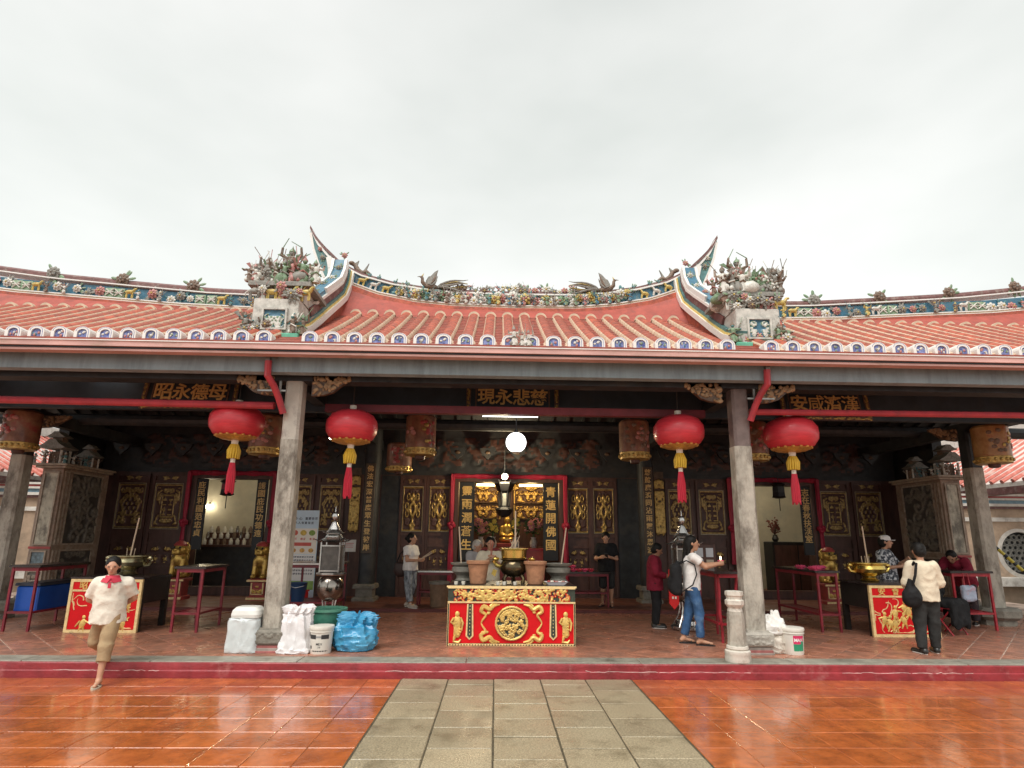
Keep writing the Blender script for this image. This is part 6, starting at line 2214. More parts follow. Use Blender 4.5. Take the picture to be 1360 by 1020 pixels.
def bucket(name, x, y, label, r0, r1, h, mat, z=TZ, handle=True, group=None):
    t = thing(name, label, 'bucket', (x, y, z), 0, group)
    part('wall', MB().lathe([(.001, .004), (r0, 0), (r0 + .004, .01), (r1, h - .01), (r1 + .008, h), (r1 - .006, h), (r0 - .008, .015), (.001, .012)], (0, 0, 0), 26), mat, t, smooth=True)
    return t
bb = bucket('blue_bucket', -3.90, 12.05, 'dark blue plastic bucket on the shelf of the stand before the banner', .12, .17, .36, M('navy_plastic', (.015, .055, .14), .35, var=.1), TZ + .31)
part('handle', MB().tube([(-.17, 0, .35), (-.14, -.12, .30), (0, -.18, .27), (.14, -.12, .30), (.17, 0, .35)], .006, 6), m_steel, bb)
m_pail = M('pail_white', (.70, .67, .60), .4, var=.08, vs=5, dirt=(.45, .40, .33), ds=4, dlim=(.6, .8))
def pail(x, y, label, lid=True):
    b = bucket('paint_pail', x, y, label, .135, .155, .35, m_pail, group='white plastic pails on the terrace edge')
    part('lid', MB().lathe([(.001, .36), (.14, .365), (.165, .362), (.170, .34), (.163, .315), (.158, .315)], (0, 0, 0), 26), m_pail, b, smooth=True)
    part('rib', MB().lathe([(.153, .285), (.164, .287), (.164, .297), (.155, .30)], (0, 0, 0), 26), m_pail, b, smooth=True)
    return b
def wrap(b, a0, a1, z0, z1, mat, r=.147, name='label_print', r1=None):
    m_ = MB()
    vs, fs = [], []
    for i in range(13):
        a = R(a0 + (a1 - a0) * i / 12)
        for z in (z0, z1):
            rr = .1355 + .02 * z / .35 + .0025
            vs.append((rr * math.cos(a), rr * math.sin(a), z))
    for i in range(12):
        fs.append((2 * i, 2 * i + 2, 2 * i + 3, 2 * i + 1))
    m_.add(vs, fs)
    part(name, m_, mat, b, fixn=False, smooth=True)
def wrap_text(b, s, a_c, z, size, mat):
    m_ = MB()
    text_row(m_, s, 0, 0, size, size * .92, 0)
    vs = []
    for p in m_.v:
        rr = .1355 + .02 * (z + p[2]) / .35 + .0045
        a = R(a_c) + p[0] / rr
        vs.append((rr * math.cos(a), rr * math.sin(a), z + p[2]))
    m_.v = vs
    stuff(part('label_print', m_, mat, b, fixn=False))
p1 = pail(-2.41, 8.62, 'white lidded pail with black printed label, between the white sack and the blue bag')
m_ink = M('label_black', (.03, .03, .03), .5, var=.2)
wrap(p1, -150, -104, .20, .255, m_ink); wrap(p1, -76, -34, .20, .255, m_ink); wrap(p1, -104, -76, .215, .24, M('label_grey', (.30, .30, .29), .5))
wrap(p1, -150, -132, .07, .11, m_ink); wrap(p1, -128, -36, .035, .05, m_ink)
wrap_text(p1, 'MEX', -85, .135, .03, m_ink)
wrap_text(p1, '20', -85, .095, .022, m_ink)
p2 = pail(4.31, 8.72, 'white paint pail with pink and green label, right of the right stone column')
wrap(p2, -112, -50, .19, .265, M('label_magenta', (.62, .03, .12), .4, var=.1))
wrap(p2, -112, -50, .055, .15, M('label_green', (.02, .26, .13), .4, var=.1))
wrap(p2, -112, -70, .15, .19, MATS['label_magenta']); wrap(p2, -70, -50, .15, .19, MATS['label_green'])
wrap_text(p2, 'MAXI', -76, .205, .045, M('label_white', (.8, .8, .78), .5, var=.03))

# bagged bin at the left of the column
wb = thing('bagged_bin', 'square bin wrapped in a grey white plastic bag, left of the left stone column', 'bin', (-3.50, 8.70, TZ))
link('plastic_bag', bag_mesh('plastic_bag', M('bag_grey_white', (.56, .60, .60), .30, var=.08, vs=5, bump=.25, bs=20, bd=1.0, coat=.2), [(0, .21, .18), (.015, .225, .19), (.2, .225, .19), (.42, .215, .18), (.455, .205, .17), (.46, .19, .16)], 7, .010, .012, 4, .8, .004, crease=.022), wb)
link('bin_lid', bag_mesh('bin_lid', M('bin_white', (.68, .68, .64), .4, var=.06), [(.462, .20, .165), (.50, .205, .17), (.56, .19, .155), (.60, .15, .12), (.605, .12, .09)], 4, .002, .004, 7, .8, .0, crease=.004), wb, (.02, 0, 0))
# white woven sack, its neck gathered and folded over
ws = thing('white_sack', 'white woven sack, tall and full, just right of the left stone column', 'sack', (-2.77, 8.66, TZ))
m_woven = M('woven_white', (.70, .68, .68), .6, var=.06, vs=6, bump=.2, bs=60, dirt=(.5, .46, .42), ds=3, dlim=(.6, .8))
link('sack_body', bag_mesh('sack_body', m_woven, [(0, .22, .17), (.012, .245, .18), (.08, .225, .17), (.22, .19, .15), (.40, .185, .15), (.50, .165, .12), (.535, .135, .085)], 8, .014, .07, 12, .25, .01, crease=.030), ws)
link('sack_neck', bag_mesh('sack_neck', m_woven, [(.50, .15, .09), (.53, .195, .12), (.56, .20, .11), (.60, .205, .10), (.615, .16, .06)], 13, .03, .07, 21, 0, .025, crease=.02), ws)
# blue plastic refuse bag, crumpled shut
bb_ = thing('blue_refuse_bag', 'bulging bright blue plastic refuse bag crumpled shut at the top', 'bag', (-1.99, 8.86, TZ))
m_bluepe = M('blue_polythene', (.010, .24, .50), .26, var=.25, vs=4, bump=.35, bs=16, bd=2.0, col2=(.10, .40, .62), coat=.3)
link('bag_body', bag_mesh('bag_body', m_bluepe, [(0, .22, .19), (.012, .26, .22), (.10, .30, .245), (.22, .30, .24), (.32, .265, .20), (.38, .21, .13)], 9, .010, .05, 5, .1, .02, crease=.034), bb_)
link('bag_mouth', bag_mesh('bag_mouth', m_bluepe, [(.33, .22, .12), (.38, .25, .15), (.43, .25, .15), (.47, .23, .12), (.49, .16, .07)], 15, .05, .10, 15, 0, .035, crease=.03), bb_, (.02, 0, 0))
# green basket behind
gk = thing('green_basket', 'dark green woven plastic basket behind the white pail', 'basket', (-2.52, 9.22, TZ))
part('wall', MB().lathe([(.20, 0), (.25, .10), (.275, .50), (.265, .50), (.24, .10), (.19, .02), (.001, .015)], (0, 0, 0), 28, rib=.02), M('green_plastic', (.05, .19, .13), .45, var=.3, vs=10), gk, smooth=True)
part('rim', MB().lathe([(.262, .485), (.295, .49), (.295, .525), (.262, .525), (.262, .485)], (0, 0, 0), 28, caps=False), M('green_rim', (.09, .26, .18), .45, var=.2), gk, smooth=True)
# right side: plastic shopping bag on a tied sack
tag(link('tied_sack', bag_mesh('tied_sack', M('sack_dirty_white', (.55, .50, .43), .6, var=.25, vs=9, dirt=(.25, .2, .15), ds=7), [(0, .16, .13), (.012, .20, .16), (.10, .205, .165), (.20, .18, .15), (.26, .15, .12), (.27, .10, .08)], 7, .01, .03, 9, .1, .01, crease=.040), None, (4.09, 8.82, TZ)), 'crumpled dirty white sack on the floor at the foot of the right stone column', 'sack')
wc = thing('white_carrier_bag', 'white plastic carrier bag with upright handles, on top of the dirty sack', 'bag', (4.05, 8.80, TZ + .26))
m_carr = M('carrier_white', (.72, .70, .66), .32, var=.08, vs=6, dirt=(.60, .36, .08), ds=4, dlim=(.62, .66), bump=.25, bs=18, bd=1.5, coat=.15)
link('bag_body', bag_mesh('bag_body', m_carr, [(-.005, .12, .10), (.01, .18, .14), (.10, .205, .15), (.18, .18, .12), (.24, .11, .06), (.26, .06, .03)], 8, .012, .04, 19, .15, .01, crease=.032), wc)
link('handle', bag_mesh('handle', m_carr, [(.14, .07, .06), (.22, .055, .045), (.30, .04, .025), (.36, .03, .015)], 5, .02, .04, 3, 0, .02, 40, 14, .02), wc, (-.13, 0, 0))
link('handle', bag_mesh('handle', m_carr, [(.14, .08, .06), (.22, .075, .05), (.28, .06, .03), (.31, .05, .02)], 5, .02, .05, 5, 0, .02, 40, 14, .02), wc, (.07, 0, 0))
# stone baluster on the terrace edge
bl = thing('stone_baluster', 'short pale stone baluster post standing on the terrace edge', 'post', (3.29, 8.20, TZ))
part('shaft', MB().lathe([(.125, .20), (.118, .26), (.115, .50), (.108, .60), (.10, .64)], (0, 0, 0), 8, rot=R(22.5)), m_stonecol, bl)
part('base', MB().lathe([(.165, 0), (.17, .05), (.165, .09), (.17, .10), (.165, .135), (.13, .15), (.145, .165), (.14, .195), (.12, .20)], (0, 0, 0), 20), M('baluster_white', (.58, .54, .47), .65, var=.15, vs=8, dirt=(.3, .27, .22), ds=5), bl, smooth=True)
part('cap', MB().lathe([(.10, .64), (.09, .68), (.11, .71), (.125, .73), (.125, .78), (.10, .80), (.105, .83), (.12, .85), (.118, .90), (.10, .905)], (0, 0, 0), 8, rot=R(22.5)), MATS['baluster_white'], bl)
# blue crate on the far-left stand
bc = thing('blue_crate', 'blue plastic crate on the lower shelf of the far left red stand', 'crate', (-7.86, 10.86, TZ + .31))
part('crate', MB().bevbox(-.19, -.50, 0, .19, .50, .40, .02), M('blue_plastic', (.005, .07, .36), .35, var=.1), bc)
part('rim', MB().bevbox(-.21, -.52, .402, .21, .52, .45, .01), M('crate_dark_lid', (.02, .025, .04), .4, var=.2), bc)
# clay bin by the middle door
cb = thing('clay_bin', 'round brown clay bin on the inner step left of the middle altar table', 'bin', (-1.24, 13.42, IZ))
part('wall', MB().lathe([(.17, 0), (.18, .01), (.215, .50), (.19, .50), (.001, .46)], (0, 0, 0), 22), M('clay_bin_brown', (.22, .14, .085), .7, var=.25, vs=8), cb, smooth=True)
part('rim', MB().lathe([(.20, .48), (.235, .49), (.235, .54), (.19, .545), (.20, .48)], (0, 0, 0), 22, caps=False), m_stoneurn, cb, smooth=True)
# things hanging by the maroon man
rbn = thing('red_hanging_board', 'narrow bright red pointed board with small white fittings held by the man in maroon', 'board', (3.16, 10.55, TZ))
part('board', MB().prism([(-.075, 1.06), (.075, 1.06), (.085, .48), (.0, .38), (-.085, .48)], -.02, .02, 'y'), MATS['red_plastic'], rbn)
part('fitting', MB().box(-.05, -.03, .90, -.02, -.021, .94).box(.0, -.03, .90, .03, -.021, .94).box(-.04, -.03, .56, -.01, -.021, .60).box(.01, -.03, .56, .04, -.021, .60).box(.03, -.03, .98, .06, -.021, 1.06), m_lwhite, rbn)
# framed papers by the furnaces
pb = thing('papers_board', 'board of pinned papers standing behind the bowed red stand', 'board', (3.95, 11.4, TZ))
part('board', MB().bevbox(-.32, 0, .95, .32, .03, 1.50, .01), m_wood, pb)
rs = random.Random(6)
for i in range(6):
    x, z = -.2 + .2 * (i % 3), 1.12 + .22 * (i // 3)
    part('paper', MB().box(x - .07, -.012, z - .085, x + .07, -.002, z + .085), rs.choice([m_print, M('paper_cream', (.55, .48, .36), .6, var=.1), M('paper_grey', (.4, .4, .38), .6, var=.2, vs=15)]), pb)
part('post', MB().box(-.30, .005, 0, -.26, .03, .95).box(.26, .005, 0, .30, .03, .95), m_wood, pb)
# small framed notices on pillars
pn = thing('wall_notice', 'small white framed notice beside the left furnace', 'notice', (-3.52, 14.3, 1.55))
part('sheet', MB().box(-.17, 0, -.14, .17, .012, .14), M('notice_white', (.55, .52, .48), .6, var=.1, vs=9), pn)
part('print_text', MB().box(-.12, -.003, .05, .12, -.0005, .065).box(-.12, -.003, .01, .10, -.0005, .022).box(-.12, -.003, -.04, .11, -.0005, -.028), M('notice_red', (.5, .08, .08), .6), pn)
part('post', MB().tube([(0, .03, -1.28), (0, .03, .1)], .015, 6), m_dark, pn)
# second upright red table post near the left furnace
# ================================================================== inside the rooms
# left room: side table with jars, bulb on the back wall
lb = thing('wall_bulb', 'bare lit bulb on the beige wall of the left room', 'lamp', (-9.05, 18.62, 2.63))
part('bulb', MB().ell((0, 0, 0), .07, 0, 12, 8), MATS['bulb_glow'], lb, smooth=True)
part('socket', MB().tube([(0, 0, .05), (0, .06, .11), (0, .13, .11)], .025, 8), m_dark, lb)
bulb_light(lb, (.0, -.30, .12), 3.5, (1, .86, .62))
tb2 = thing('side_table', 'dark table crowded with jars in the left room', 'table', (-7.55, 17.55, IZ))
part('top', MB().bevbox(-1.0, -.4, 1.16, 1.0, .4, 1.22, .01), m_wood, tb2)
part('front_cloth', MB().box(-.98, -.38, .02, .98, -.36, 1.159), m_dark, tb2)
rs = random.Random(10)
for j in range(3):
    for i in range(9):
        q = tag(part('glass_jar', MB().lathe([(.05, 0), (.055, .02), (.055, .12), (.03, .16), (.03, .19)], (0, 0, 0), 10), rs.choice([C_WHITE, m_lwhite, m_steel, C_BROWN, C_WHITE]), None, smooth=True), 'small pale jar in the crowded rows on the left room table', 'jar', 'jars on the left room table')
        q.location = (-8.42 + .19 * i, 17.35 + .18 * j, IZ + 1.22 + .17 * j * (1 if True else 0))
for j in (1, 2):
    part('tier', MB().box(-.95, -.29 + .18 * j, 1.22, .8, -.12 + .18 * j, 1.22 + .17 * j - .001), m_wood, tb2)
# right room: cabinet, plant, ceiling lamp
cbn = thing('dark_cabinet', 'black cabinet against the beige wall of the right room', 'cabinet', (8.95, 17.6, IZ))
part('carcass', MB().bevbox(-.75, -.3, 0, .75, .3, 1.46, .02), m_board, cbn)
part('door_panel', MB().box(-.70, -.312, .1, -.02, -.301, 1.36).box(.02, -.312, .1, .70, -.301, 1.36), m_wood, cbn)
vp = thing('potted_branch', 'dark reddish branching plant on the cabinet in the right room', 'plant', (8.35, 17.4, IZ + 1.46))
part('vase', MB().lathe([(.06, 0), (.10, .08), (.06, .18), (.07, .20)], (0, 0, 0), 12), m_board, vp, smooth=True)
lf = MB()
rs = random.Random(22)
for i in range(10):
    a = rs.uniform(0, 6.28)
    tip = (.26 * math.cos(a) * rs.uniform(.4, 1), .12 * math.sin(a), .35 + rs.uniform(0, .35))
    lf.tube([(0, 0, .18), (tip[0] * .4, tip[1] * .4, .34), tip], [.008, .006, .003], 5, 0)
    for k in range(9):
        t = rs.uniform(.45, 1.05)
        lf.ell((tip[0] * t + rs.gauss(0, .03), tip[1] * t, .18 + (tip[2] - .18) * t + rs.gauss(0, .03)), (.035, .012, .02), 1, 6, 4, Matrix.Rotation(rs.uniform(0, 3), 3, 'Y'))
part('foliage', lf, [m_wood, M('leaf_red_brown', (.14, .04, .03), .6, var=.4, vs=14)], vp)
for x, e in ((7.55, 36), (-7.0, 20)):
    cl_ = thing('ceiling_lamp', 'round ceiling lamp inside the %s room' % ('right' if x > 0 else 'left'), 'lamp', (x, 16.6, 4.1))
    part('shade', MB().lathe([(.20, 0), (.22, .05), (.05, .15)], (0, 0, 0), 16), m_lwhite, cl_, smooth=True)
    part('bulb', MB().ell((0, 0, -.02), (.14, .14, .05), 0, 14, 8), MATS['bulb_glow'], cl_, smooth=True)
    bulb_light(cl_, (0, 0, -.18), e, (1, .88, .66), .12)
part('frame_post', MB().box(8.9, 16.2, IZ, 9.02, 16.32, 3.05).box(9.3, 16.2, IZ, 9.4, 16.32, 3.05).box(8.9, 16.2, 3.05, 9.4, 16.32, 3.15), m_dark, hall)

# middle room: gilded altar with lamps, flowers, offerings
ga = thing('gilded_altar', 'gilded carved altar glowing in the middle doorway', 'altar', (.33, 17.6, IZ))
part('altar_base', MB().bevbox(-1.9, -.2, 0, 1.9, .6, 1.25, .02), m_wood, ga)
gfm = relief(1.05, .42, 60, 24, scrolls(19, 22, 2.4, thick=.09, frame=True, rmin=.15, rmax=.4), .05, [m_gold, m_wood, m_wood_br], 'gilt_board', .35)
for x in (-.72, .72):
    for z in (2.25, 2.72):
        link('gilt_board', gfm, ga, (x, -.02, z))
gf2 = relief(.6, .40, 36, 24, scrolls(29, 14, 1.5, thick=.10, frame=False, rmin=.15, rmax=.4), .06, [m_gold, m_wood, m_wood_br], 'gilt_board', .4)
for x in (-1.0, -.45, .45, 1.0):
    link('gilt_board', gf2, ga, (x, -.10, 3.08))
link('gilt_canopy', relief(2.4, .22, 110, 12, scrolls(39, 36, 9, thick=.22, frame=False, rmin=.3, rmax=.7), .06, [m_goldbright, m_wood], 'gilt_canopy', .3), ga, (0, -.9, 3.34))
part('altar_back', MB().box(-1.9, .02, 1.25, 1.9, .1, 3.7), m_wood, ga)
for x in (-.62, .62):
    q = thing('tube_light', 'warm lit tube above the gilded altar, %s' % ('left half' if x < 0 else 'right half'), 'lamp', (.38 + x, 16.95, 3.27))
    part('tube', MB().tube([(-.34, 0, 0), (.34, 0, 0)], .035, 8), M('warm_tube', (1, .8, .5), .4, emit=(1, .66, .26), es=4.0), q, smooth=True)
    part('fitting', MB().box(-.36, .02, .04, .36, .08, .09), m_dark, q)
    bulb_light(q, (0, -.30, -.12), 13, (1, .70, .32), .15)
st_ = thing('deity_statue', 'small golden seated deity statue in the gilded altar', 'statue', (.33, 17.05, IZ + 1.35))
f = Field((-.3, -.25, 0), (.3, .25, .85), .015)
f.ell((0, 0, .10), (.24, .18, .10), .05).ell((0, 0, .34), (.16, .12, .22), .06).ell((0, -.01, .64), (.085, .09, .11), .03).cap((0, 0, .72), (0, 0, .80), .05, .02, .02)
for s in (-1, 1):
    f.cap((s * .15, 0, .44), (s * .18, -.06, .24), .055, .045, .03).cap((s * .18, -.06, .24), (s * .04, -.14, .20), .045, .035, .03)
link('figure', f.mesh('figure', m_goldbright), st_)
part('plinth', MB().bevbox(-.30, -.22, -.10, .30, .22, 0, .02), m_strip_red, st_)
m_fpink = M('flower_pink', (.85, .34, .32), .5, var=.3, vs=12, sss=.1)
m_fyel = M('flower_yellow', (.78, .62, .10), .5, var=.2, vs=12)
m_leafg = M('leaf_green', (.045, .10, .03), .5, var=.4, vs=12)
def bouquet(x, y, z, label, mat, n_, spread, fr_=.06):
    q = thing('flower_vase', label, 'flowers', (x, y, z))
    part('vase', MB().lathe([(.07, 0), (.10, .06), (.11, .16), (.06, .26), (.08, .30)], (0, 0, 0), 14), C_WHITE, q, smooth=True)
    rr = random.Random(int(x * 100) + 7)
    lv = MB()
    for i in range(26):
        a, b = rr.uniform(0, 6.28), rr.uniform(.3, 1)
        lv.ell((spread * b * math.cos(a), spread * .6 * b * math.sin(a), .36 + rr.uniform(0, .2)), (.07, .03, .012), 0, 6, 4, Matrix.Rotation(a, 3, 'Z') @ Matrix.Rotation(rr.uniform(-.9, .4), 3, 'Y'))
    lv.tube([(0, 0, .25), (0, 0, .5)], .03, 6)
    part('leaves', lv, m_leafg, q)
    for i in range(n_):
        a, b = rr.uniform(0, 6.28), rr.uniform(.1, 1)
        fb = blossom(rr, fr_, 7)
        o = part('flower', fb, [mat, m_fyel, m_leafg], q, smooth=True)
        o.location = (spread * b * math.cos(a), -.08 + spread * .5 * b * math.sin(a), .55 + rr.uniform(-.08, .22))
bouquet(-.42, 16.5, IZ + 1.22, 'vase of pink flowers left of the gilded altar', m_fpink, 14, .22, .10)
bouquet(1.06, 16.5, IZ + 1.22, 'vase of pink flowers right of the gilded altar', m_fpink, 15, .24, .10)
bouquet(-.08, 16.15, IZ + 1.22, 'vase of yellow flowers left of the golden deity', m_fyel, 6, .12, .075)
bouquet(.54, 16.15, IZ + 1.22, 'vase of yellow flowers right of the golden deity', m_fyel, 6, .12, .075)
ot = thing('offering_table', 'dark red offering table before the gilded altar', 'table', (.33, 16.45, IZ))
part('top', MB().bevbox(-1.05, -.42, 1.16, 1.05, .42, 1.22, .01), m_redbright, ot)
part('front_cloth', MB().box(-1.0, -.40, .05, 1.0, -.38, 1.159), m_strip_red, ot)
# ================================================================== people
def skin(i, c):
    return M('skin_%d' % i, c, .5, var=.06, vs=8, sss=.15)
SK1, SK2 = skin(1, (.50, .27, .17)), skin(2, (.36, .18, .11))
m_hair = M('hair_black', (.008, .007, .006), .6, spec=.25, var=.4, vs=30, stretch=(3, 3, .5))
m_hairw = M('hair_white', (.50, .46, .40), .5, var=.2, vs=30)
m_eye = M('eye_dark', (.02, .015, .012), .2)
m_lip = M('lip', (.36, .12, .10), .4)
DEF = dict(pelvis=(0, 0, .53), waist=(0, 0, .61), chest=(0, 0, .72), neck=(0, .012, .822), head=(0, -.008, .934))
for s, k in ((1, '+'), (-1, '-')):
    DEF.update({'sh' + k: (s * .098, .008, .796), 'el' + k: (s * .135, .012, .640), 'wr' + k: (s * .138, -.035, .495),
                'hip' + k: (s * .050, 0, .515), 'kn' + k: (s * .054, -.012, .285), 'an' + k: (s * .056, .012, .05), 'toe' + k: (s * .070, -.085, .020)})
def person(label, loc, rz, H, pose=None, sk=SK1, shirt=None, sleeve=.62, hem=.49, long=False, trousers=None, tlen=1.0, hair='short', hairm=None,
           shoes='shoe', shoem=None, head_yaw=0.0, head_nod=0.0, fem=False, loose=1.0, curl=.9, seed=1, hemr=(.108, .80), cap_mat=None, collar=None):
    J = {k: np.array(v, float) for k, v in DEF.items()}
    if pose:
        J.update({k: np.array(v, float) for k, v in pose.items()})
    J = {k: v * H for k, v in J.items()}
    t = thing('person', label, 'person', loc, rz)
    allp = np.array(list(J.values()))
    lo, hi = allp.min(0) - .17 * H * np.array([1, 1, .3]), allp.max(0) + .13 * H
    lo[2] = min(lo[2], -.01)
    hd = J['head']
    HS = 1.10
    Rh = np.array((Matrix.Rotation(R(head_yaw), 3, 'Z') @ Matrix.Rotation(R(head_nod), 3, 'X')))
    def hp(x, y, z):
        return hd + Rh @ (np.array([x, y, z]) * H * HS)
    # ---- body: one continuous surface
    f = Field(lo, hi, .0105)
    k = .02 * H
    f.ell(hp(0, .008, .012), np.array([.044, .054, .054]) * H * HS, .01 * H, Rh)
    f.cap(hp(0, -.016, -.004), hp(0, -.026, -.044), .039 * H, .024 * H, .018 * H)
    f.cap(hp(0, -.050, .004), hp(0, -.060, -.012), .006 * H, .009 * H, .008 * H)           # nose
    f.ell(hp(0, -.047, -.030), np.array([.014, .008, .006]) * H, .006 * H, Rh)              # lips
    for s in (-1, 1):
        f.ell(hp(s * .046, .006, -.002), np.array([.007, .013, .018]) * H, .004 * H, Rh)    # ears
        f.cap(hp(s * .012, -.045, .016), hp(s * .026, -.040, .015), .008 * H, .006 * H, .006 * H)  # brow
    f.cap(J['neck'], hp(0, .008, -.035), .031 * H, .028 * H, .012 * H)
    f.cap(J['sh-'] * .75 + J['neck'] * .25, J['sh+'] * .75 + J['neck'] * .25, .036 * H, .036 * H, k)
    f.cap(J['chest'], J['waist'], .088 * H, .076 * H, k, (1, .68, 1))
    f.cap(J['waist'], J['pelvis'], .076 * H, .084 * H, k, (1, .74, 1))
    if fem:
        for s in (-1, 1):
            f.ell(J['chest'] + np.array([s * .042, -.05, .0]) * H, np.array([.036, .030, .036]) * H, .02 * H)
    for s, q in ((1, '+'), (-1, '-')):
        sh, el, wr = J['sh' + q], J['el' + q], J['wr' + q]
        f.cap(sh, el, .031 * H, .024 * H, k)
        f.cap(el, wr, .025 * H, .0165 * H, .01 * H)
        d = (wr - el) / np.linalg.norm(wr - el)
        # hand: palm, four bent fingers, thumb from the side of the palm
        inn = np.array([-s, 0, 0], float)
        if abs(d @ inn) > .8:
            inn = np.array([0, 0, -1.0])
        nrm = inn - d * (inn @ d)
        nrm /= np.linalg.norm(nrm)
        side = np.cross(d, nrm)
        if side @ np.array([0, -1, .3]) < 0:
            side = -side                                  # thumb side points forward / up
        pc = wr + d * .030 * H
        for o in (-.012, 0, .012):
            f.cap(wr + side * o * .5 * H, wr + d * .046 * H + side * o * H, .0125 * H, .0115 * H, .006 * H)
        for i, (o, L1) in enumerate(((.0165, .024), (.0055, .028), (-.0055, .026), (-.0165, .020))):
            b0 = wr + d * .047 * H + side * o * H
            dd = d * math.cos(curl * .5) + nrm * math.sin(curl * .5)
            b1 = b0 + dd * L1 * H
            d2 = d * math.cos(curl * 1.5) + nrm * math.sin(curl * 1.5)
            b2 = b1 + d2 * L1 * .8 * H
            f.cap(b0, b1, .0058 * H, .0054 * H, .003 * H)
            f.cap(b1, b2, .0054 * H, .0046 * H, .002 * H)
        t0 = wr + d * .016 * H + side * .014 * H
        t1 = t0 + (d * .75 + side * .55 + nrm * .35) * .022 * H
        f.cap(t0, t1, .0075 * H, .0062 * H, .004 * H)
        f.cap(t1, t1 + (d * .9 + nrm * .4) * .018 * H, .006 * H, .005 * H, .002 * H)
        hip, kn, an, toe = J['hip' + q], J['kn' + q], J['an' + q], J['toe' + q]
        f.cap(hip, kn, .052 * H, .034 * H, k)
        f.cap(kn, an, .033 * H, .0205 * H, .012 * H)
        m_ = kn * .68 + an * .32
        fw = toe - an
        fw[2] = 0
        fw /= np.linalg.norm(fw)
        f.ell(m_ - fw * .012 * H, np.array([.030, .032, .06]) * H, .02 * H)
        heel = an - fw * .022 * H + np.array([0, 0, -.022 * H])
        f.cap(heel, an, .020 * H, .020 * H, .01 * H)
        f.cap(an - np.array([0, 0, .012 * H]), toe, .021 * H, .014 * H, .012 * H, (1, 1, .9))
    body = link('body', f.mesh('body', sk), t)
    ey = MB()
    for s in (-1, 1):
        ey.ell(hp(s * .019, -.0475, .006), (.0095 * H, .005 * H, .0048 * H), 0, 8, 5)
    part('eyes', ey, m_eye, body, smooth=True)
    part('mouth', MB().ell(hp(0, -.053, -.030), (.012 * H, .004 * H, .003 * H), 0, 8, 5), m_lip, body, smooth=True)
    # ---- hair
    hm = hairm or m_hair
    if hair:
        f = Field(hd - .16 * H, hd + .12 * H, .0085)
        if hair == 'long':
            f = Field(hd - np.array([.12, .12, .26]) * H, hd + np.array([.12, .16, .12]) * H, .0085)
        f.ell(hp(0, .014, .020), np.array([.051, .058, .054]) * H * HS, .01 * H, Rh)
        f.ell(hp(0, .028, -.012), np.array([.047, .042, .048]) * H * HS, .015 * H, Rh)
        f.ell(hp(0, -.052, -.030), np.array([.041, .052, .058]) * H, 0, Rh, sub=True)
        f.ell(hp(0, -.066, .020), np.array([.042, .046, .040]) * H, 0, Rh, sub=True)
        if hair == 'bun':
            f.ell(hp(0, .078, .0), np.array([.026, .026, .026]) * H, .01 * H)
        if hair == 'long':
            f.cap(hp(0, .045, .0), hp(0, .075, -.16), .038 * H, .022 * H, .02 * H)
            f.cap(hp(.03, .03, -.02), hp(.035, .045, -.10), .022 * H, .016 * H, .015 * H)
            f.cap(hp(-.03, .03, -.02), hp(-.035, .045, -.10), .022 * H, .016 * H, .015 * H)
        f.wrinkle(.004, 80, seed)
        link('hair', f.mesh('hair', hm), t)
    if cap_mat:
        c = MB().lathe([(.056 * H, .020 * H), (.058 * H, .035 * H), (.052 * H, .062 * H), (.030 * H, .080 * H), (.001, .084 * H)], (0, 0, 0), 18, sy=1.12)
        c.prism([(-.044 * H, -.045 * H), (.044 * H, -.045 * H), (.040 * H, -.090 * H), (.022 * H, -.108 * H), (-.022 * H, -.108 * H), (-.040 * H, -.090 * H)], .020 * H, .026 * H, 'z')
        c.xf(Matrix.Translation(tuple(hd)) @ Matrix(Rh.tolist()).to_4x4() @ Matrix.Translation((0, .008 * H, 0)))
        part('cap', c, cap_mat, t, smooth=True)
    # ---- shirt
    if shirt:
        f = Field(lo, hi, .0115)
        ax = J['pelvis'] - J['chest']
        hemp = J['chest'] + ax * ((.72 - hem) / .19)
        f.cap(J['chest'] + np.array([0, 0, .02 * H]), hemp, .096 * H * loose, hemr[0] * H * loose, .0, (1, hemr[1], 1), f1=True)
        f.cap(J['sh-'] * .8 + J['neck'] * .2, J['sh+'] * .8 + J['neck'] * .2, .040 * H, .040 * H, .03 * H, (1, 1, .85))
        if fem:
            for s in (-1, 1):
                f.ell(J['chest'] + np.array([s * .042, -.052, .0]) * H, np.array([.042, .036, .042]) * H, .03 * H)
        f.cap(J['neck'] - np.array([0, 0, .045]) * H, J['neck'] - np.array([0, 0, .008]) * H, .055 * H, .037 * H, .02 * H, f1=True)
        for q in '+-':
            sh, el, wr = J['sh' + q], J['el' + q], J['wr' + q]
            if long:
                f.cap(sh, el, .046 * H * loose, .036 * H * loose, .02 * H)
                f.cap(el, el + (wr - el) * sleeve, .036 * H * loose, .029 * H * loose, .01 * H, f1=True)
            else:
                f.cap(sh, sh + (el - sh) * sleeve, .046 * H * loose, .043 * H * loose, .02 * H, f1=True)
        f.wrinkle(.010, 24, seed, (1, 1, .7))
        link('shirt', f.mesh('shirt', shirt), t)
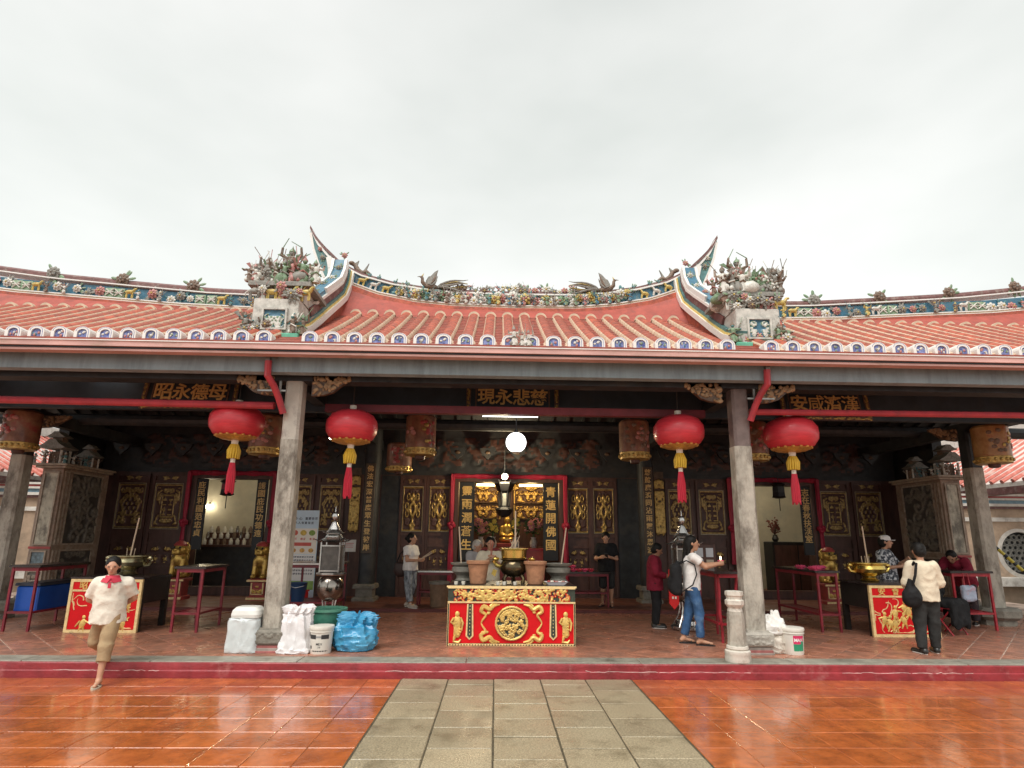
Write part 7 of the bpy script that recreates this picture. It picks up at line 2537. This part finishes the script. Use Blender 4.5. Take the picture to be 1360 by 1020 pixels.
    if collar:
        c = MB()
        n0 = J['neck']
        c.lathe([(.078 * H, -.026 * H), (.062 * H, .004 * H), (.046 * H, .026 * H), (.042 * H, .022 * H), (.055 * H, -.008 * H)], (n0[0], n0[1] - .016 * H, n0[2] + .004 * H), 20, caps=False, sy=1.05)
        for s in (-1, 1):
            k0 = len(c.v)
            c.prism([(.0, .014 * H), (s * .070 * H, .014 * H), (s * .078 * H, -.016 * H), (s * .012 * H, -.030 * H)], -.005, .005, 'y')
            c.xf(Matrix.Translation((n0[0] + s * .004 * H, n0[1] - .098 * H, n0[2] - .004 * H)) @ Matrix.Rotation(s * .55, 4, 'Z') @ Matrix.Rotation(-.45, 4, 'X'), k0)
        k0 = len(c.v)
        c.box(-.011 * H, -.004, -.045 * H, .011 * H, .004, 0)
        c.xf(Matrix.Translation((n0[0], n0[1] - .112 * H, n0[2] - .025 * H)) @ Matrix.Rotation(-.12, 4, 'X'), k0)
        part('collar', c, collar, t, smooth=True, angle=40)
    # ---- trousers
    if trousers:
        f = Field(lo, hi, .0115)
        f.cap(J['waist'] * .35 + J['pelvis'] * .65, J['pelvis'] - np.array([0, 0, .02]) * H, .080 * H, .084 * H, .02 * H, (1, .78, 1))
        for q in '+-':
            hip, kn, an = J['hip' + q], J['kn' + q], J['an' + q]
            f.cap(hip, kn, .058 * H * loose, .047 * H * loose, .012 * H)
            if tlen > .5:
                tt = (tlen - .5) * 2
                e = kn + (an - kn) * tt
                f.cap(kn, e, .047 * H * loose, (.047 - .011 * tt) * H * loose, .008 * H, f1=True)
        f.wrinkle(.009, 22, seed + 3, (.8, .8, 1))
        link('trousers', f.mesh('trousers', trousers), t)
    # ---- footwear
    for q in '+-':
        an, toe = J['an' + q], J['toe' + q]
        fw = toe - an
        fw[2] = 0
        fw /= np.linalg.norm(fw)
        zb = toe[2] - .020 * H
        sm = shoem or m_altblack
        a_, b_ = an - fw * .024 * H, toe + fw * .006 * H
        sd = np.array([-fw[1], fw[0], 0])
        if shoes == 'shoe':
            f = Field(np.minimum(a_, b_) - .06 * H, np.maximum(a_, b_) + .06 * H, .0085)
            c0, c1 = a_.copy(), b_.copy()
            c0[2] = c1[2] = zb + .018 * H
            c1[2] = zb + .016 * H
            f.cap(c0, c1, .027 * H, .026 * H, .01 * H)
            f.cap(c0 + np.array([0, 0, .012 * H]), an, .027 * H, .026 * H, .012 * H)
            f.plane((0, 0, -1), -(zb + .008))
            link('shoe', f.mesh('shoe', sm), t)
        sl = MB()
        pts = []
        for i in range(14):
            a = 2 * PI * i / 14
            c = (a_ + b_) / 2
            L2 = np.linalg.norm(b_ - a_) / 2 + .022 * H
            p = c + fw * L2 * math.cos(a) + sd * (.030 + .004 * math.cos(a)) * H * math.sin(a)
            pts.append((p[0], p[1]))
        sl.prism(pts, zb - .006, zb + .012, 'z')
        part('sole', sl, sm if shoes != 'shoe' else M('sole_white', (.6, .58, .54), .6), t)
        if shoes == 'sandal':
            st = MB()
            m_ = an * .35 + toe * .65
            top = zb + .030 * H
            st.tube([tuple(m_ + sd * .030 * H + np.array([0, 0, zb + .012 - m_[2]])), tuple(toe * .8 + an * .2 + np.array([0, 0, top + .01 - (toe * .8 + an * .2)[2]])), tuple(m_ - sd * .030 * H + np.array([0, 0, zb + .012 - m_[2]]))], .007, 6)
            part('strap', st, sm, t)
    return t, J
def cloth(name, c, **k):
    k.setdefault('var', .10)
    return M(name, c, .85, vs=9, bump=.35, bs=22, bd=1.5, spec=.15, **k)
m_cream_sh = cloth('shirt_cream', (.66, .58, .44))
m_white_sh = cloth('shirt_white', (.74, .71, .68))
m_ivory_sh = cloth('shirt_ivory', (.70, .66, .56))
m_khaki = cloth('shorts_khaki', (.36, .26, .15), var=.15)
m_jean = cloth('denim', (.045, .105, .22), var=.3, dirt=(.12, .20, .32), ds=5)
m_blk = cloth('cloth_black', (.018, .018, .019), var=.3)
m_char = cloth('cloth_charcoal', (.035, .035, .034), var=.2)
m_maroon = cloth('cloth_maroon', (.20, .018, .035), var=.2)
m_grey_sh = cloth('shirt_grey', (.42, .41, .41))
m_pat = M('pants_pattern', (.035, .05, .07), .8, var=.2, vs=26, col2=(.42, .46, .50), stretch=(1, 1, .35))
m_pat2 = M('shirt_pattern', (.04, .045, .06), .8, var=.2, vs=17, dirt=(.55, .56, .58), ds=15, dlim=(.50, .54))
m_pat3 = M('pants_floral', (.03, .02, .025), .8, var=.3, vs=14, dirt=(.22, .14, .13), ds=11, dlim=(.56, .62))
m_sandal = M('sandal_tan', (.48, .42, .32), .6)
m_flip = M('flipflop_black', (.02, .02, .02), .6)

# 1 the man stepping down from the terrace
h = 1.50
_th = R(24)
def W(x, y, z):
    """offset given along the world axes, turned into the figure's own frame"""
    return (x * math.cos(_th) + y * math.sin(_th), -x * math.sin(_th) + y * math.cos(_th), z)
person('person in white polo shirt with red collar and khaki shorts stepping down off the terrace', (-4.86, 7.80, 0), _th, h, {
    'pelvis': W(0, -.01, .545), 'waist': W(0, -.015, .62), 'chest': W(0, -.02, .73), 'neck': W(0, -.02, .822), 'head': W(.005, -.05, .925),
    'sh+': (.104, -.01, .784), 'sh-': (-.104, -.01, .784), 'el+': (.160, .040, .655), 'el-': (-.160, .040, .655), 'wr+': (.055, .110, .575), 'wr-': (-.055, .110, .575),
    'hip+': W(.050, -.02, .535), 'hip-': W(-.045, .01, .535), 'kn+': W(.072, -.095, .300), 'an+': W(.085, -.140, .052), 'toe+': W(.115, -.232, .022),
    'kn-': W(-.100, .03, .315), 'an-': W(-.085, .180, .205), 'toe-': W(-.070, .095, .155)},
    shirt=m_ivory_sh, sleeve=.82, hem=.455, trousers=m_khaki, tlen=.74, hair='short', shoes='sandal', shoem=m_sandal, collar=M('collar_red', (.50, .03, .06), .7), loose=1.12, head_nod=10, seed=2, hemr=(.120, .88))
# 2 woman with patterned trousers on the inner step
person('person in white top and blue patterned trousers holding incense, left of the middle door', (-1.88, 13.30, IZ), R(66), 1.57, {
    'el+': (.135, -.03, .635), 'wr+': (.06, -.155, .655), 'el-': (-.13, -.02, .64), 'wr-': (-.05, -.16, .64), 'an+': (.05, .05, .05), 'toe+': (.06, -.05, .02), 'an-': (-.055, -.06, .05), 'toe-': (-.07, -.155, .02)},
    shirt=m_white_sh, sleeve=.6, hem=.50, trousers=m_pat, tlen=.93, hair='bun', fem=True, loose=1.14, shoes='shoe', shoem=M('shoe_cream', (.5, .42, .34), .7), head_yaw=10, seed=5)
tag(part('incense_bundle', MB().tube([(-1.66, 13.06, 1.28), (-1.38, 12.98, 1.44)], .014, 6).tube([(-1.66, 13.06, 1.28), (-1.40, 12.99, 1.47)], .010, 6), m_incense), 'bundle of incense held by the woman in patterned trousers', 'incense')
bg = thing('shoulder_bag', 'dark brown shoulder bag hanging behind the woman in patterned trousers', 'bag', (-2.10, 13.34, 1.10))
f = Field((-.24, -.2, -.22), (.24, .2, .22), .013)
f.ell((0, 0, -.04), (.16, .10, .16), .03).box((0, 0, .02), (.13, .08, .10), .05, .03).wrinkle(.006, 24, 3)
link('bag_body', f.mesh('bag_body', M('bag_brown', (.045, .025, .022), .6, var=.3)), bg)
part('strap', MB().tube([(-.10, -.02, .08), (-.02, -.05, .30), (.10, -.07, .42), (.20, -.05, .34), (.14, .02, .08)], .014, 6), m_blk, bg)
# 3 praying woman behind the middle altar table
person('person in cream shirt praying with incense behind the middle altar table', (-.10, 11.10, TZ), R(8), 1.58, {
    'el+': (.150, -.055, .655), 'wr+': (.026, -.150, .760), 'el-': (-.150, -.055, .655), 'wr-': (-.026, -.150, .760)},
    shirt=m_cream_sh, sleeve=.85, hem=.48, trousers=m_char, hair='bun', fem=True, loose=1.12, curl=.5, head_nod=10, seed=8)
tag(part('incense_sticks', MB().tube([(-.07, 10.85, 1.42), (-.05, 10.76, 1.72)], .007, 5).tube([(-.08, 10.85, 1.42), (-.09, 10.76, 1.74)], .007, 5), M('incense_red', (.5, .12, .08), .6)), 'thin incense sticks held upright by the praying woman', 'incense')
# 4 white-haired person behind her
person('white haired person in light grey shirt bending behind the praying woman', (-.50, 12.4, TZ), R(55), 1.56, {
    'chest': (0, -.05, .71), 'neck': (0, -.06, .81), 'head': (0, -.10, .90), 'sh+': (.10, -.05, .79), 'sh-': (-.10, -.05, .79), 'el+': (.13, -.09, .64), 'wr+': (.05, -.20, .62), 'el-': (-.13, -.08, .64), 'wr-': (-.04, -.20, .62)},
    shirt=m_grey_sh, sleeve=.9, hem=.48, trousers=m_char, hair='short', hairm=m_hairw, head_nod=20, seed=11, loose=1.1)
# 5 man in black before the carved doors
person('person in black T-shirt and dark shorts looking at a lit phone by the carved doors', (2.56, 13.66, IZ), R(-14), 1.66, {
    'el+': (.140, -.02, .635), 'wr+': (.045, -.150, .665), 'el-': (-.140, -.02, .635), 'wr-': (-.070, -.150, .655), 'head': (0, -.025, .918), 'an-': (-.07, .05, .05), 'toe-': (-.10, -.04, .02)},
    sk=SK1, shirt=m_blk, sleeve=.75, hem=.47, trousers=m_char, tlen=.52, hair='short', shoes='sandal', shoem=m_flip, loose=1.12, head_nod=22, seed=13)
ph = tag(part('phone', MB().bevbox(-.04, -.006, -.075, .04, .006, .075, .006, 0).box(-.035, -.0085, -.068, .035, -.0065, .068, 1), [m_altblack, M('screen_glow', (.8, .8, .8), .3, emit=(.9, .95, 1), es=1.0)]), 'small phone with a lit screen held by the man in black', 'phone')
ph.location, ph.rotation_euler = (2.50, 13.33, IZ + 1.12), (R(-35), 0, R(160))
# 6 man in maroon shirt
person('person in long maroon shirt and black trousers standing sideways before the right furnace', (2.98, 11.10, TZ), R(78), 1.52, {
    'neck': (0, -.005, .822), 'head': (0, -.045, .912), 'el+': (.130, -.01, .640), 'wr+': (.06, -.145, .605), 'el-': (-.130, -.01, .640), 'wr-': (-.06, -.145, .600)},
    sk=SK2, shirt=m_maroon, long=True, sleeve=.8, hem=.435, trousers=m_blk, hair='short', head_nod=24, seed=17, loose=1.15)
# 7 young woman in jeans
person('person with long black hair in white T-shirt and blue jeans holding out a candle', (3.12, 9.42, TZ), R(80), 1.63, {
    'sh+': (.100, -.015, .805), 'sh-': (-.100, -.015, .805), 'el+': (.110, -.125, .725), 'wr+': (.035, -.255, .745), 'el-': (-.110, -.120, .720), 'wr-': (-.035, -.255, .745), 'head': (0, -.022, .935),
    'kn+': (.045, .035, .285), 'an+': (.045, .095, .055), 'toe+': (.055, .005, .020), 'kn-': (-.05, -.045, .285), 'an-': (-.055, -.045, .05), 'toe-': (-.065, -.145, .020)},
    shirt=m_white_sh, sleeve=.55, hem=.50, trousers=m_jean, tlen=.95, hair='long', fem=True, shoes='sandal', shoem=m_flip, loose=.96, seed=19, curl=1.2)
cd = thing('candle', 'small lit pink candle held out by the young woman over the bowed red stand', 'candle', (3.58, 9.36, 1.44))
part('lotus_holder', MB().lathe([(.02, -.03), (.045, .0), (.05, .03), (.02, .035)], (0, 0, 0), 10), m_lotus, cd, smooth=True)
part('flame', MB().ell((0, 0, .065), (.014, .014, .03), 0, 8, 6), M('flame_glow', (1, .8, .5), .4, emit=(1, .75, .4), es=4.0), cd, smooth=True)
bp = thing('backpack', 'black backpack on the back of the young woman in jeans', 'backpack', (2.94, 9.39, 1.20), R(80))
f = Field((-.24, -.14, -.34), (.24, .26, .30), .012)
f.box((0, .08, -.03), (.155, .085, .24), .07, .03).ell((0, .15, -.10), (.12, .06, .13), .04).cap((0, .05, .20), (0, .05, .23), .03, .03, .03).wrinkle(.005, 22, 6)
link('bag_body', f.mesh('bag_body', m_blk), bp)
for s in (-1, 1):
    part('strap', MB().tube([(s * .10, .04, .20), (s * .105, -.08, .265), (s * .115, -.20, .20), (s * .15, -.22, .06), (s * .165, -.15, -.10), (s * .14, .0, -.20)], .011, 6), m_blk, bp, smooth=True)
# 8 man in white cap
person('person in white cap and black and white patterned shirt behind the right altar table', (7.72, 11.55, TZ), R(38), 1.68, {
    'el+': (.150, -.06, .660), 'wr+': (.07, -.190, .735), 'el-': (-.145, -.02, .64), 'wr-': (-.07, -.165, .665), 'head': (0, -.022, .935)},
    sk=SK1, shirt=m_pat2, sleeve=.85, hem=.46, trousers=m_char, hair='short', cap_mat=cloth('cap_white', (.72, .68, .66)), head_yaw=18, loose=1.2, seed=23)
# 9 man in cream shirt, seen from behind
person('person in cream shirt and dark trousers seen from behind, black shoulder bag at the side', (6.40, 8.78, TZ), R(172), 1.55, {
    'el+': (.150, -.01, .640), 'wr+': (.10, -.125, .585), 'el-': (-.150, .0, .640), 'wr-': (-.095, -.120, .575), 'head': (0, -.02, .937), 'neck': (0, .0, .822),
    'an+': (.10, .03, .05), 'toe+': (.125, -.065, .02), 'kn+': (.08, .0, .285), 'an-': (-.055, -.04, .05), 'toe-': (-.075, -.135, .02)},
    shirt=m_cream_sh, long=True, sleeve=.70, hem=.475, trousers=m_char, hair='short', shoem=m_altblack, head_nod=12, loose=1.14, seed=29)
sb = thing('shoulder_bag', 'black slouchy shoulder bag hanging at the left side of the person in cream shirt', 'bag', (6.13, 8.68, 1.06), R(172))
f = Field((-.24, -.22, -.24), (.24, .22, .24), .012)
f.ell((0, 0, -.08), (.13, .11, .14), .04).cap((0, 0, .0), (.0, .0, .16), .085, .035, .06).wrinkle(.008, 24, 9)
link('bag_body', f.mesh('bag_body', m_blk), sb)
part('strap', MB().tube([(.0, .05, .10), (-.03, .10, .25), (-.08, .07, .42), (-.10, -.02, .435), (-.06, -.12, .28), (.0, -.06, .10)], .018, 6), m_blk, sb, smooth=True)
# 10 stooping woman at the far right
person('person in maroon shirt and dark flowered trousers stooping over the red stand at far right', (9.42, 11.75, TZ), R(-58), 1.58, {
    'waist': (0, -.05, .61), 'chest': (0, -.14, .70), 'neck': (0, -.22, .775), 'head': (0, -.30, .82), 'sh+': (.105, -.20, .765), 'sh-': (-.105, -.20, .765),
    'el+': (.16, -.28, .66), 'wr+': (.06, -.36, .62), 'el-': (-.16, -.28, .66), 'wr-': (-.06, -.36, .62), 'kn+': (.055, -.02, .285)},
    sk=SK2, shirt=m_maroon, long=True, sleeve=.85, hem=.48, trousers=m_pat3, hair='short', head_nod=38, loose=1.2, seed=31)
# folding chair with a black jacket thrown over it
ch = thing('folding_chair', 'red metal chair mostly hidden under a black jacket, right of the person in cream shirt', 'chair', (8.05, 10.55, TZ), R(20))
for a in (-1, 1):
    part('leg', MB().tube([(a * .19, -.18, 0), (a * .19, .16, .46), (a * .19, .20, .86)], .014, 6), m_redbright, ch)
    part('leg', MB().tube([(a * .17, .20, 0), (a * .17, -.18, .45)], .014, 6), m_redbright, ch)
part('seat', MB().bevbox(-.20, -.20, .44, .20, .18, .47, .01), m_redbright, ch)
part('backrest', MB().bevbox(-.20, .185, .66, .20, .21, .86, .008), m_redbright, ch)
f = Field((-.30, -.34, -.42), (.36, .32, .52), .013)
f.box((0, .19, .26), (.24, .05, .16), .04, .03).box((.02, .0, .02), (.23, .20, .07), .05, .06)
f.box((.02, -.19, -.14), (.22, .05, .20), .04, .05).box((.20, .0, -.08), (.05, .18, .16), .04, .05).cap((-.05, -.2, -.3), (-.12, -.22, -.36), .06, .03, .04).cap((.16, -.2, -.3), (.18, -.22, -.38), .05, .02, .04)
f.wrinkle(.026, 20, 8, (1, 1, .35))
jk = tag(link('black_jacket', f.mesh('black_jacket', m_blk), None, (8.05, 10.55, TZ + .50), R(20)), 'black jacket thrown over the chair right of the person in cream shirt', 'jacket')
cb_ = thing('checked_bag', 'pale blue and pink checked bag hanging under the red stand at far right', 'bag', (8.74, 10.86, TZ + .72))
f = Field((-.2, -.16, -.25), (.2, .16, .22), .013)
f.box((0, 0, -.06), (.12, .05, .14), .04, .04).wrinkle(.016, 24, 2)
link('bag_body', f.mesh('bag_body', M('check_blue_pink', (.35, .40, .50), .7, var=.2, vs=12, dirt=(.5, .2, .22), ds=9)), cb_)
part('strap', MB().tube([(-.05, 0, .08), (-.04, .02, .3), (.04, .02, .3), (.05, 0, .08)], .01, 5), m_redbright, cb_)
# ================================================================== side galleries beyond the hall, left and right
m_gwall = M('gallery_plaster', (.46, .33, .23), .7, var=.18, vs=3, dirt=(.33, .25, .18), ds=2.5)
m_gpale = M('gallery_coping', (.68, .64, .58), .6, var=.1, vs=6, dirt=(.45, .4, .35), ds=5)
m_gblue = M('gallery_blue', (.16, .27, .34), .5, var=.25, vs=8)
m_stonegrey = M('lattice_stone', (.19, .185, .165), .7, var=.3, vs=9)
def gallery(sg):
    t = thing('side_gallery', 'low side building with striped tile roof and round lattice window, right of the hall' if sg > 0 else 'low side building with striped tile roof, left of the hall', 'building', (0, 0, 0))
    X = lambda u: CX + sg * u
    y0 = 17.0
    xa, xb = sorted((X(11.4), X(20)))
    cx_ = X(15.12)
    # wall with a round opening: ring of quads
    mb = MB()
    N = 40
    r = .62
    z0, z1 = 0, 2.75
    zc = 1.47
    vs, fs = [], []
    for i in range(N):
        a = 2 * PI * i / N
        vs.append((cx_ + r * math.cos(a), y0, zc + r * math.sin(a)))
        # project to a surrounding rectangle
        c, s = math.cos(a), math.sin(a)
        k = min((1.1 / abs(c)) if abs(c) > 1e-6 else 9e9, ((z1 - zc) / s) if s > 1e-6 else (((zc - .2) / -s) if s < -1e-6 else 9e9))
        vs.append((cx_ + k * c, y0, zc + k * s))
    for i in range(N):
        j = (i + 1) % N
        fs.append((2 * i, 2 * j, 2 * j + 1, 2 * i + 1))
    mb.add(vs, fs)
    mb.box(xa, y0, 0, cx_ - 1.1, y0 + .25, z1).box(cx_ + 1.1, y0, 0, xb, y0 + .25, z1)
    mb.box(cx_ - 1.1, y0, 0, cx_ + 1.1, y0 + .25, .2)
    mb.box(cx_ - 1.1, y0 + .26, 0, cx_ + 1.1, y0 + .30, z1)
    part('wall', mb, m_gwall, t)
    w = part('round_window', MB().lathe([(r - .01, -.07), (r + .09, -.06), (r + .09, .0), (r - .01, .04), (r - .01, -.07)], (0, 0, 0), 40, caps=False).xf(Matrix.Translation((cx_, y0 - .001, zc)) @ Matrix.Rotation(R(90), 4, 'X')), m_gpale, t, smooth=True)
    lt = MB()
    rr = random.Random(3)
    for i in range(-4, 5):
        for j in range(-4, 5):
            px, pz = .165 * i + (.08 if j % 2 else 0), .15 * j
            if math.hypot(px, pz) < r - .06:
                lt.tube([(px + .075 * math.cos(a * PI / 3 + .3), 0, pz + .075 * math.sin(a * PI / 3 + .3)) for a in range(7)], .026, 6)
    lt.xf(Matrix.Translation((cx_, y0 + .08, zc)))
    part('stone_lattice', lt, m_stonegrey, w, smooth=True)
    part('window_back', MB().lathe([(r + .05, 0), (r + .05, .03)], (0, 0, 0), 32).xf(Matrix.Translation((cx_, y0 + .2, zc)) @ Matrix.Rotation(R(90), 4, 'X')), m_dark, w)
    # coping bands
    cp = MB()
    for i, (za, zb, d, mi) in enumerate(((2.38, 2.46, .06, 0), (2.46, 2.50, .03, 0), (2.75, 2.82, .10, 3), (2.82, 2.90, .16, 0), (2.90, 3.0, .12, 2), (3.0, 3.06, .18, 0), (3.06, 3.12, .16, 1), (3.12, 3.18, .20, 0))):
        cp.box(xa, y0 - d, za, xb, y0 + .25 + .0 * i, zb - .002, mi)
    part('coping', cp, [m_gpale, m_strip_red, m_gblue, C_MAROON], t)
    part('ledge', MB().bevbox(xa, y0 - .30, .55, xb, y0 - .002, .80, .02), m_gpale, t)
    # roof running back along the side, tiles striped red and white
    ex, ez = X(14.2), 3.45
    rx, rz_ = X(17.5), 5.35
    rd = MB()
    rd.add([(ex, 12.5, ez), (ex, 24, ez), (rx, 24, rz_), (rx, 12.5, rz_)], [(0, 1, 2, 3)])
    rd.add([(ex, 12.5, ez - .12), (ex, 24, ez - .12), (ex, 24, ez), (ex, 12.5, ez)], [(0, 1, 2, 3)], 1)
    rf = part('roof', rd, [M('gallery_roof_white', (.66, .60, .55), .6, var=.15, vs=5), m_gpale], t, fixn=False)
    for i in range(31):
        y = 12.6 + .36 * i
        tr = MB().tube([(ex - sg * .03, y, ez + .03), ((ex + rx) / 2, y, (ez + rz_) / 2 - .03), (rx, y, rz_ + .03)], .06, 7)
        part('roof_tile_row', tr, M('gallery_tile_pink', (.56, .16, .12), .55, var=.2, vs=6, dirt=(.6, .42, .36), ds=3), rf, smooth=True)
    part('eave_beam', MB().box(min(ex, ex + sg * .3), 12.5, ez - .32, max(ex, ex + sg * .3), 24, ez - .121), C_MAROON, t)
    part('ridge', MB().box(rx - .2, 12.4, rz_ - .05, rx + .2, 24, rz_ + .35, 0).box(rx - .14, 12.38, rz_ + .05, rx + .14, 24.02, rz_ + .22, 1), [m_gpale, m_gblue], t)
    part('side_wall', MB().box(min(X(16.4), X(16.7)), 17.3, 0, max(X(16.4), X(16.7)), 24, 3.6), m_gwall, t)
    part('gable_wall', MB().prism([(X(14.6), 0), (X(20), 0), (X(20), 3.9), (rx, rz_ - .08), (X(14.6), ez + .1)], 17.30, 17.5, 'y'), m_gwall, t)
for sg in (-1, 1):
    gallery(sg)
# leaning barrier pole, yellow with black bands
bp_ = thing('barrier_pole', 'yellow and black striped pole leaning at the far right beside the outer column', 'pole', (11.55, 13.0, TZ))
part('pole', MB().tube([(.98, -.35, 0), (0, .45, 1.55)], .035, 8), M('pole_yellow', (.62, .50, .06), .5, var=.15), bp_, smooth=True)
for i in range(9):
    a, b = i / 9 + .03, i / 9 + .065
    P = lambda q: (.98 * (1 - q), -.35 + .8 * q, 1.55 * q)
    part('band', MB().tube([P(a), P(b)], .0365, 8), m_dark, bp_, smooth=True)
# motorbike-like dark shapes beside the wall: a parked scooter
sct = thing('parked_scooter', 'dark scooter parked in front of the round window at far right', 'scooter', (15.5, 16.0, .05), R(10))
f = Field((-.85, -.25, .15), (.85, .25, 1.15), .02)
f.cap((-.5, 0, .55), (.15, 0, .62), .16, .13, .08).cap((.15, 0, .45), (.55, 0, .50), .08, .08, .06).cap((.55, 0, .45), (.62, 0, .95), .10, .07, .06).ell((-.35, 0, .80), (.38, .13, .07), .05).cap((.62, -.22, 1.0), (.62, .22, 1.0), .03, .03, .03)
link('scooter_body', f.mesh('scooter_body', M('scooter_navy', (.02, .025, .05), .3, var=.3, coat=.3)), sct)
for x in (-.55, .68):
    wl = part('wheel', MB().lathe([(.14, -.05), (.24, -.06), (.27, 0), (.24, .06), (.14, .05)], (0, 0, 0), 24).xf(Matrix.Translation((x, 0, .27)) @ Matrix.Rotation(R(90), 4, 'X')), m_dark, sct, smooth=True)
    part('rim', MB().lathe([(.03, -.04), (.13, -.03), (.13, .03), (.03, .04)], (0, 0, 0), 16).xf(Matrix.Translation((x, 0, .27)) @ Matrix.Rotation(R(90), 4, 'X')), m_steel, wl, smooth=True)
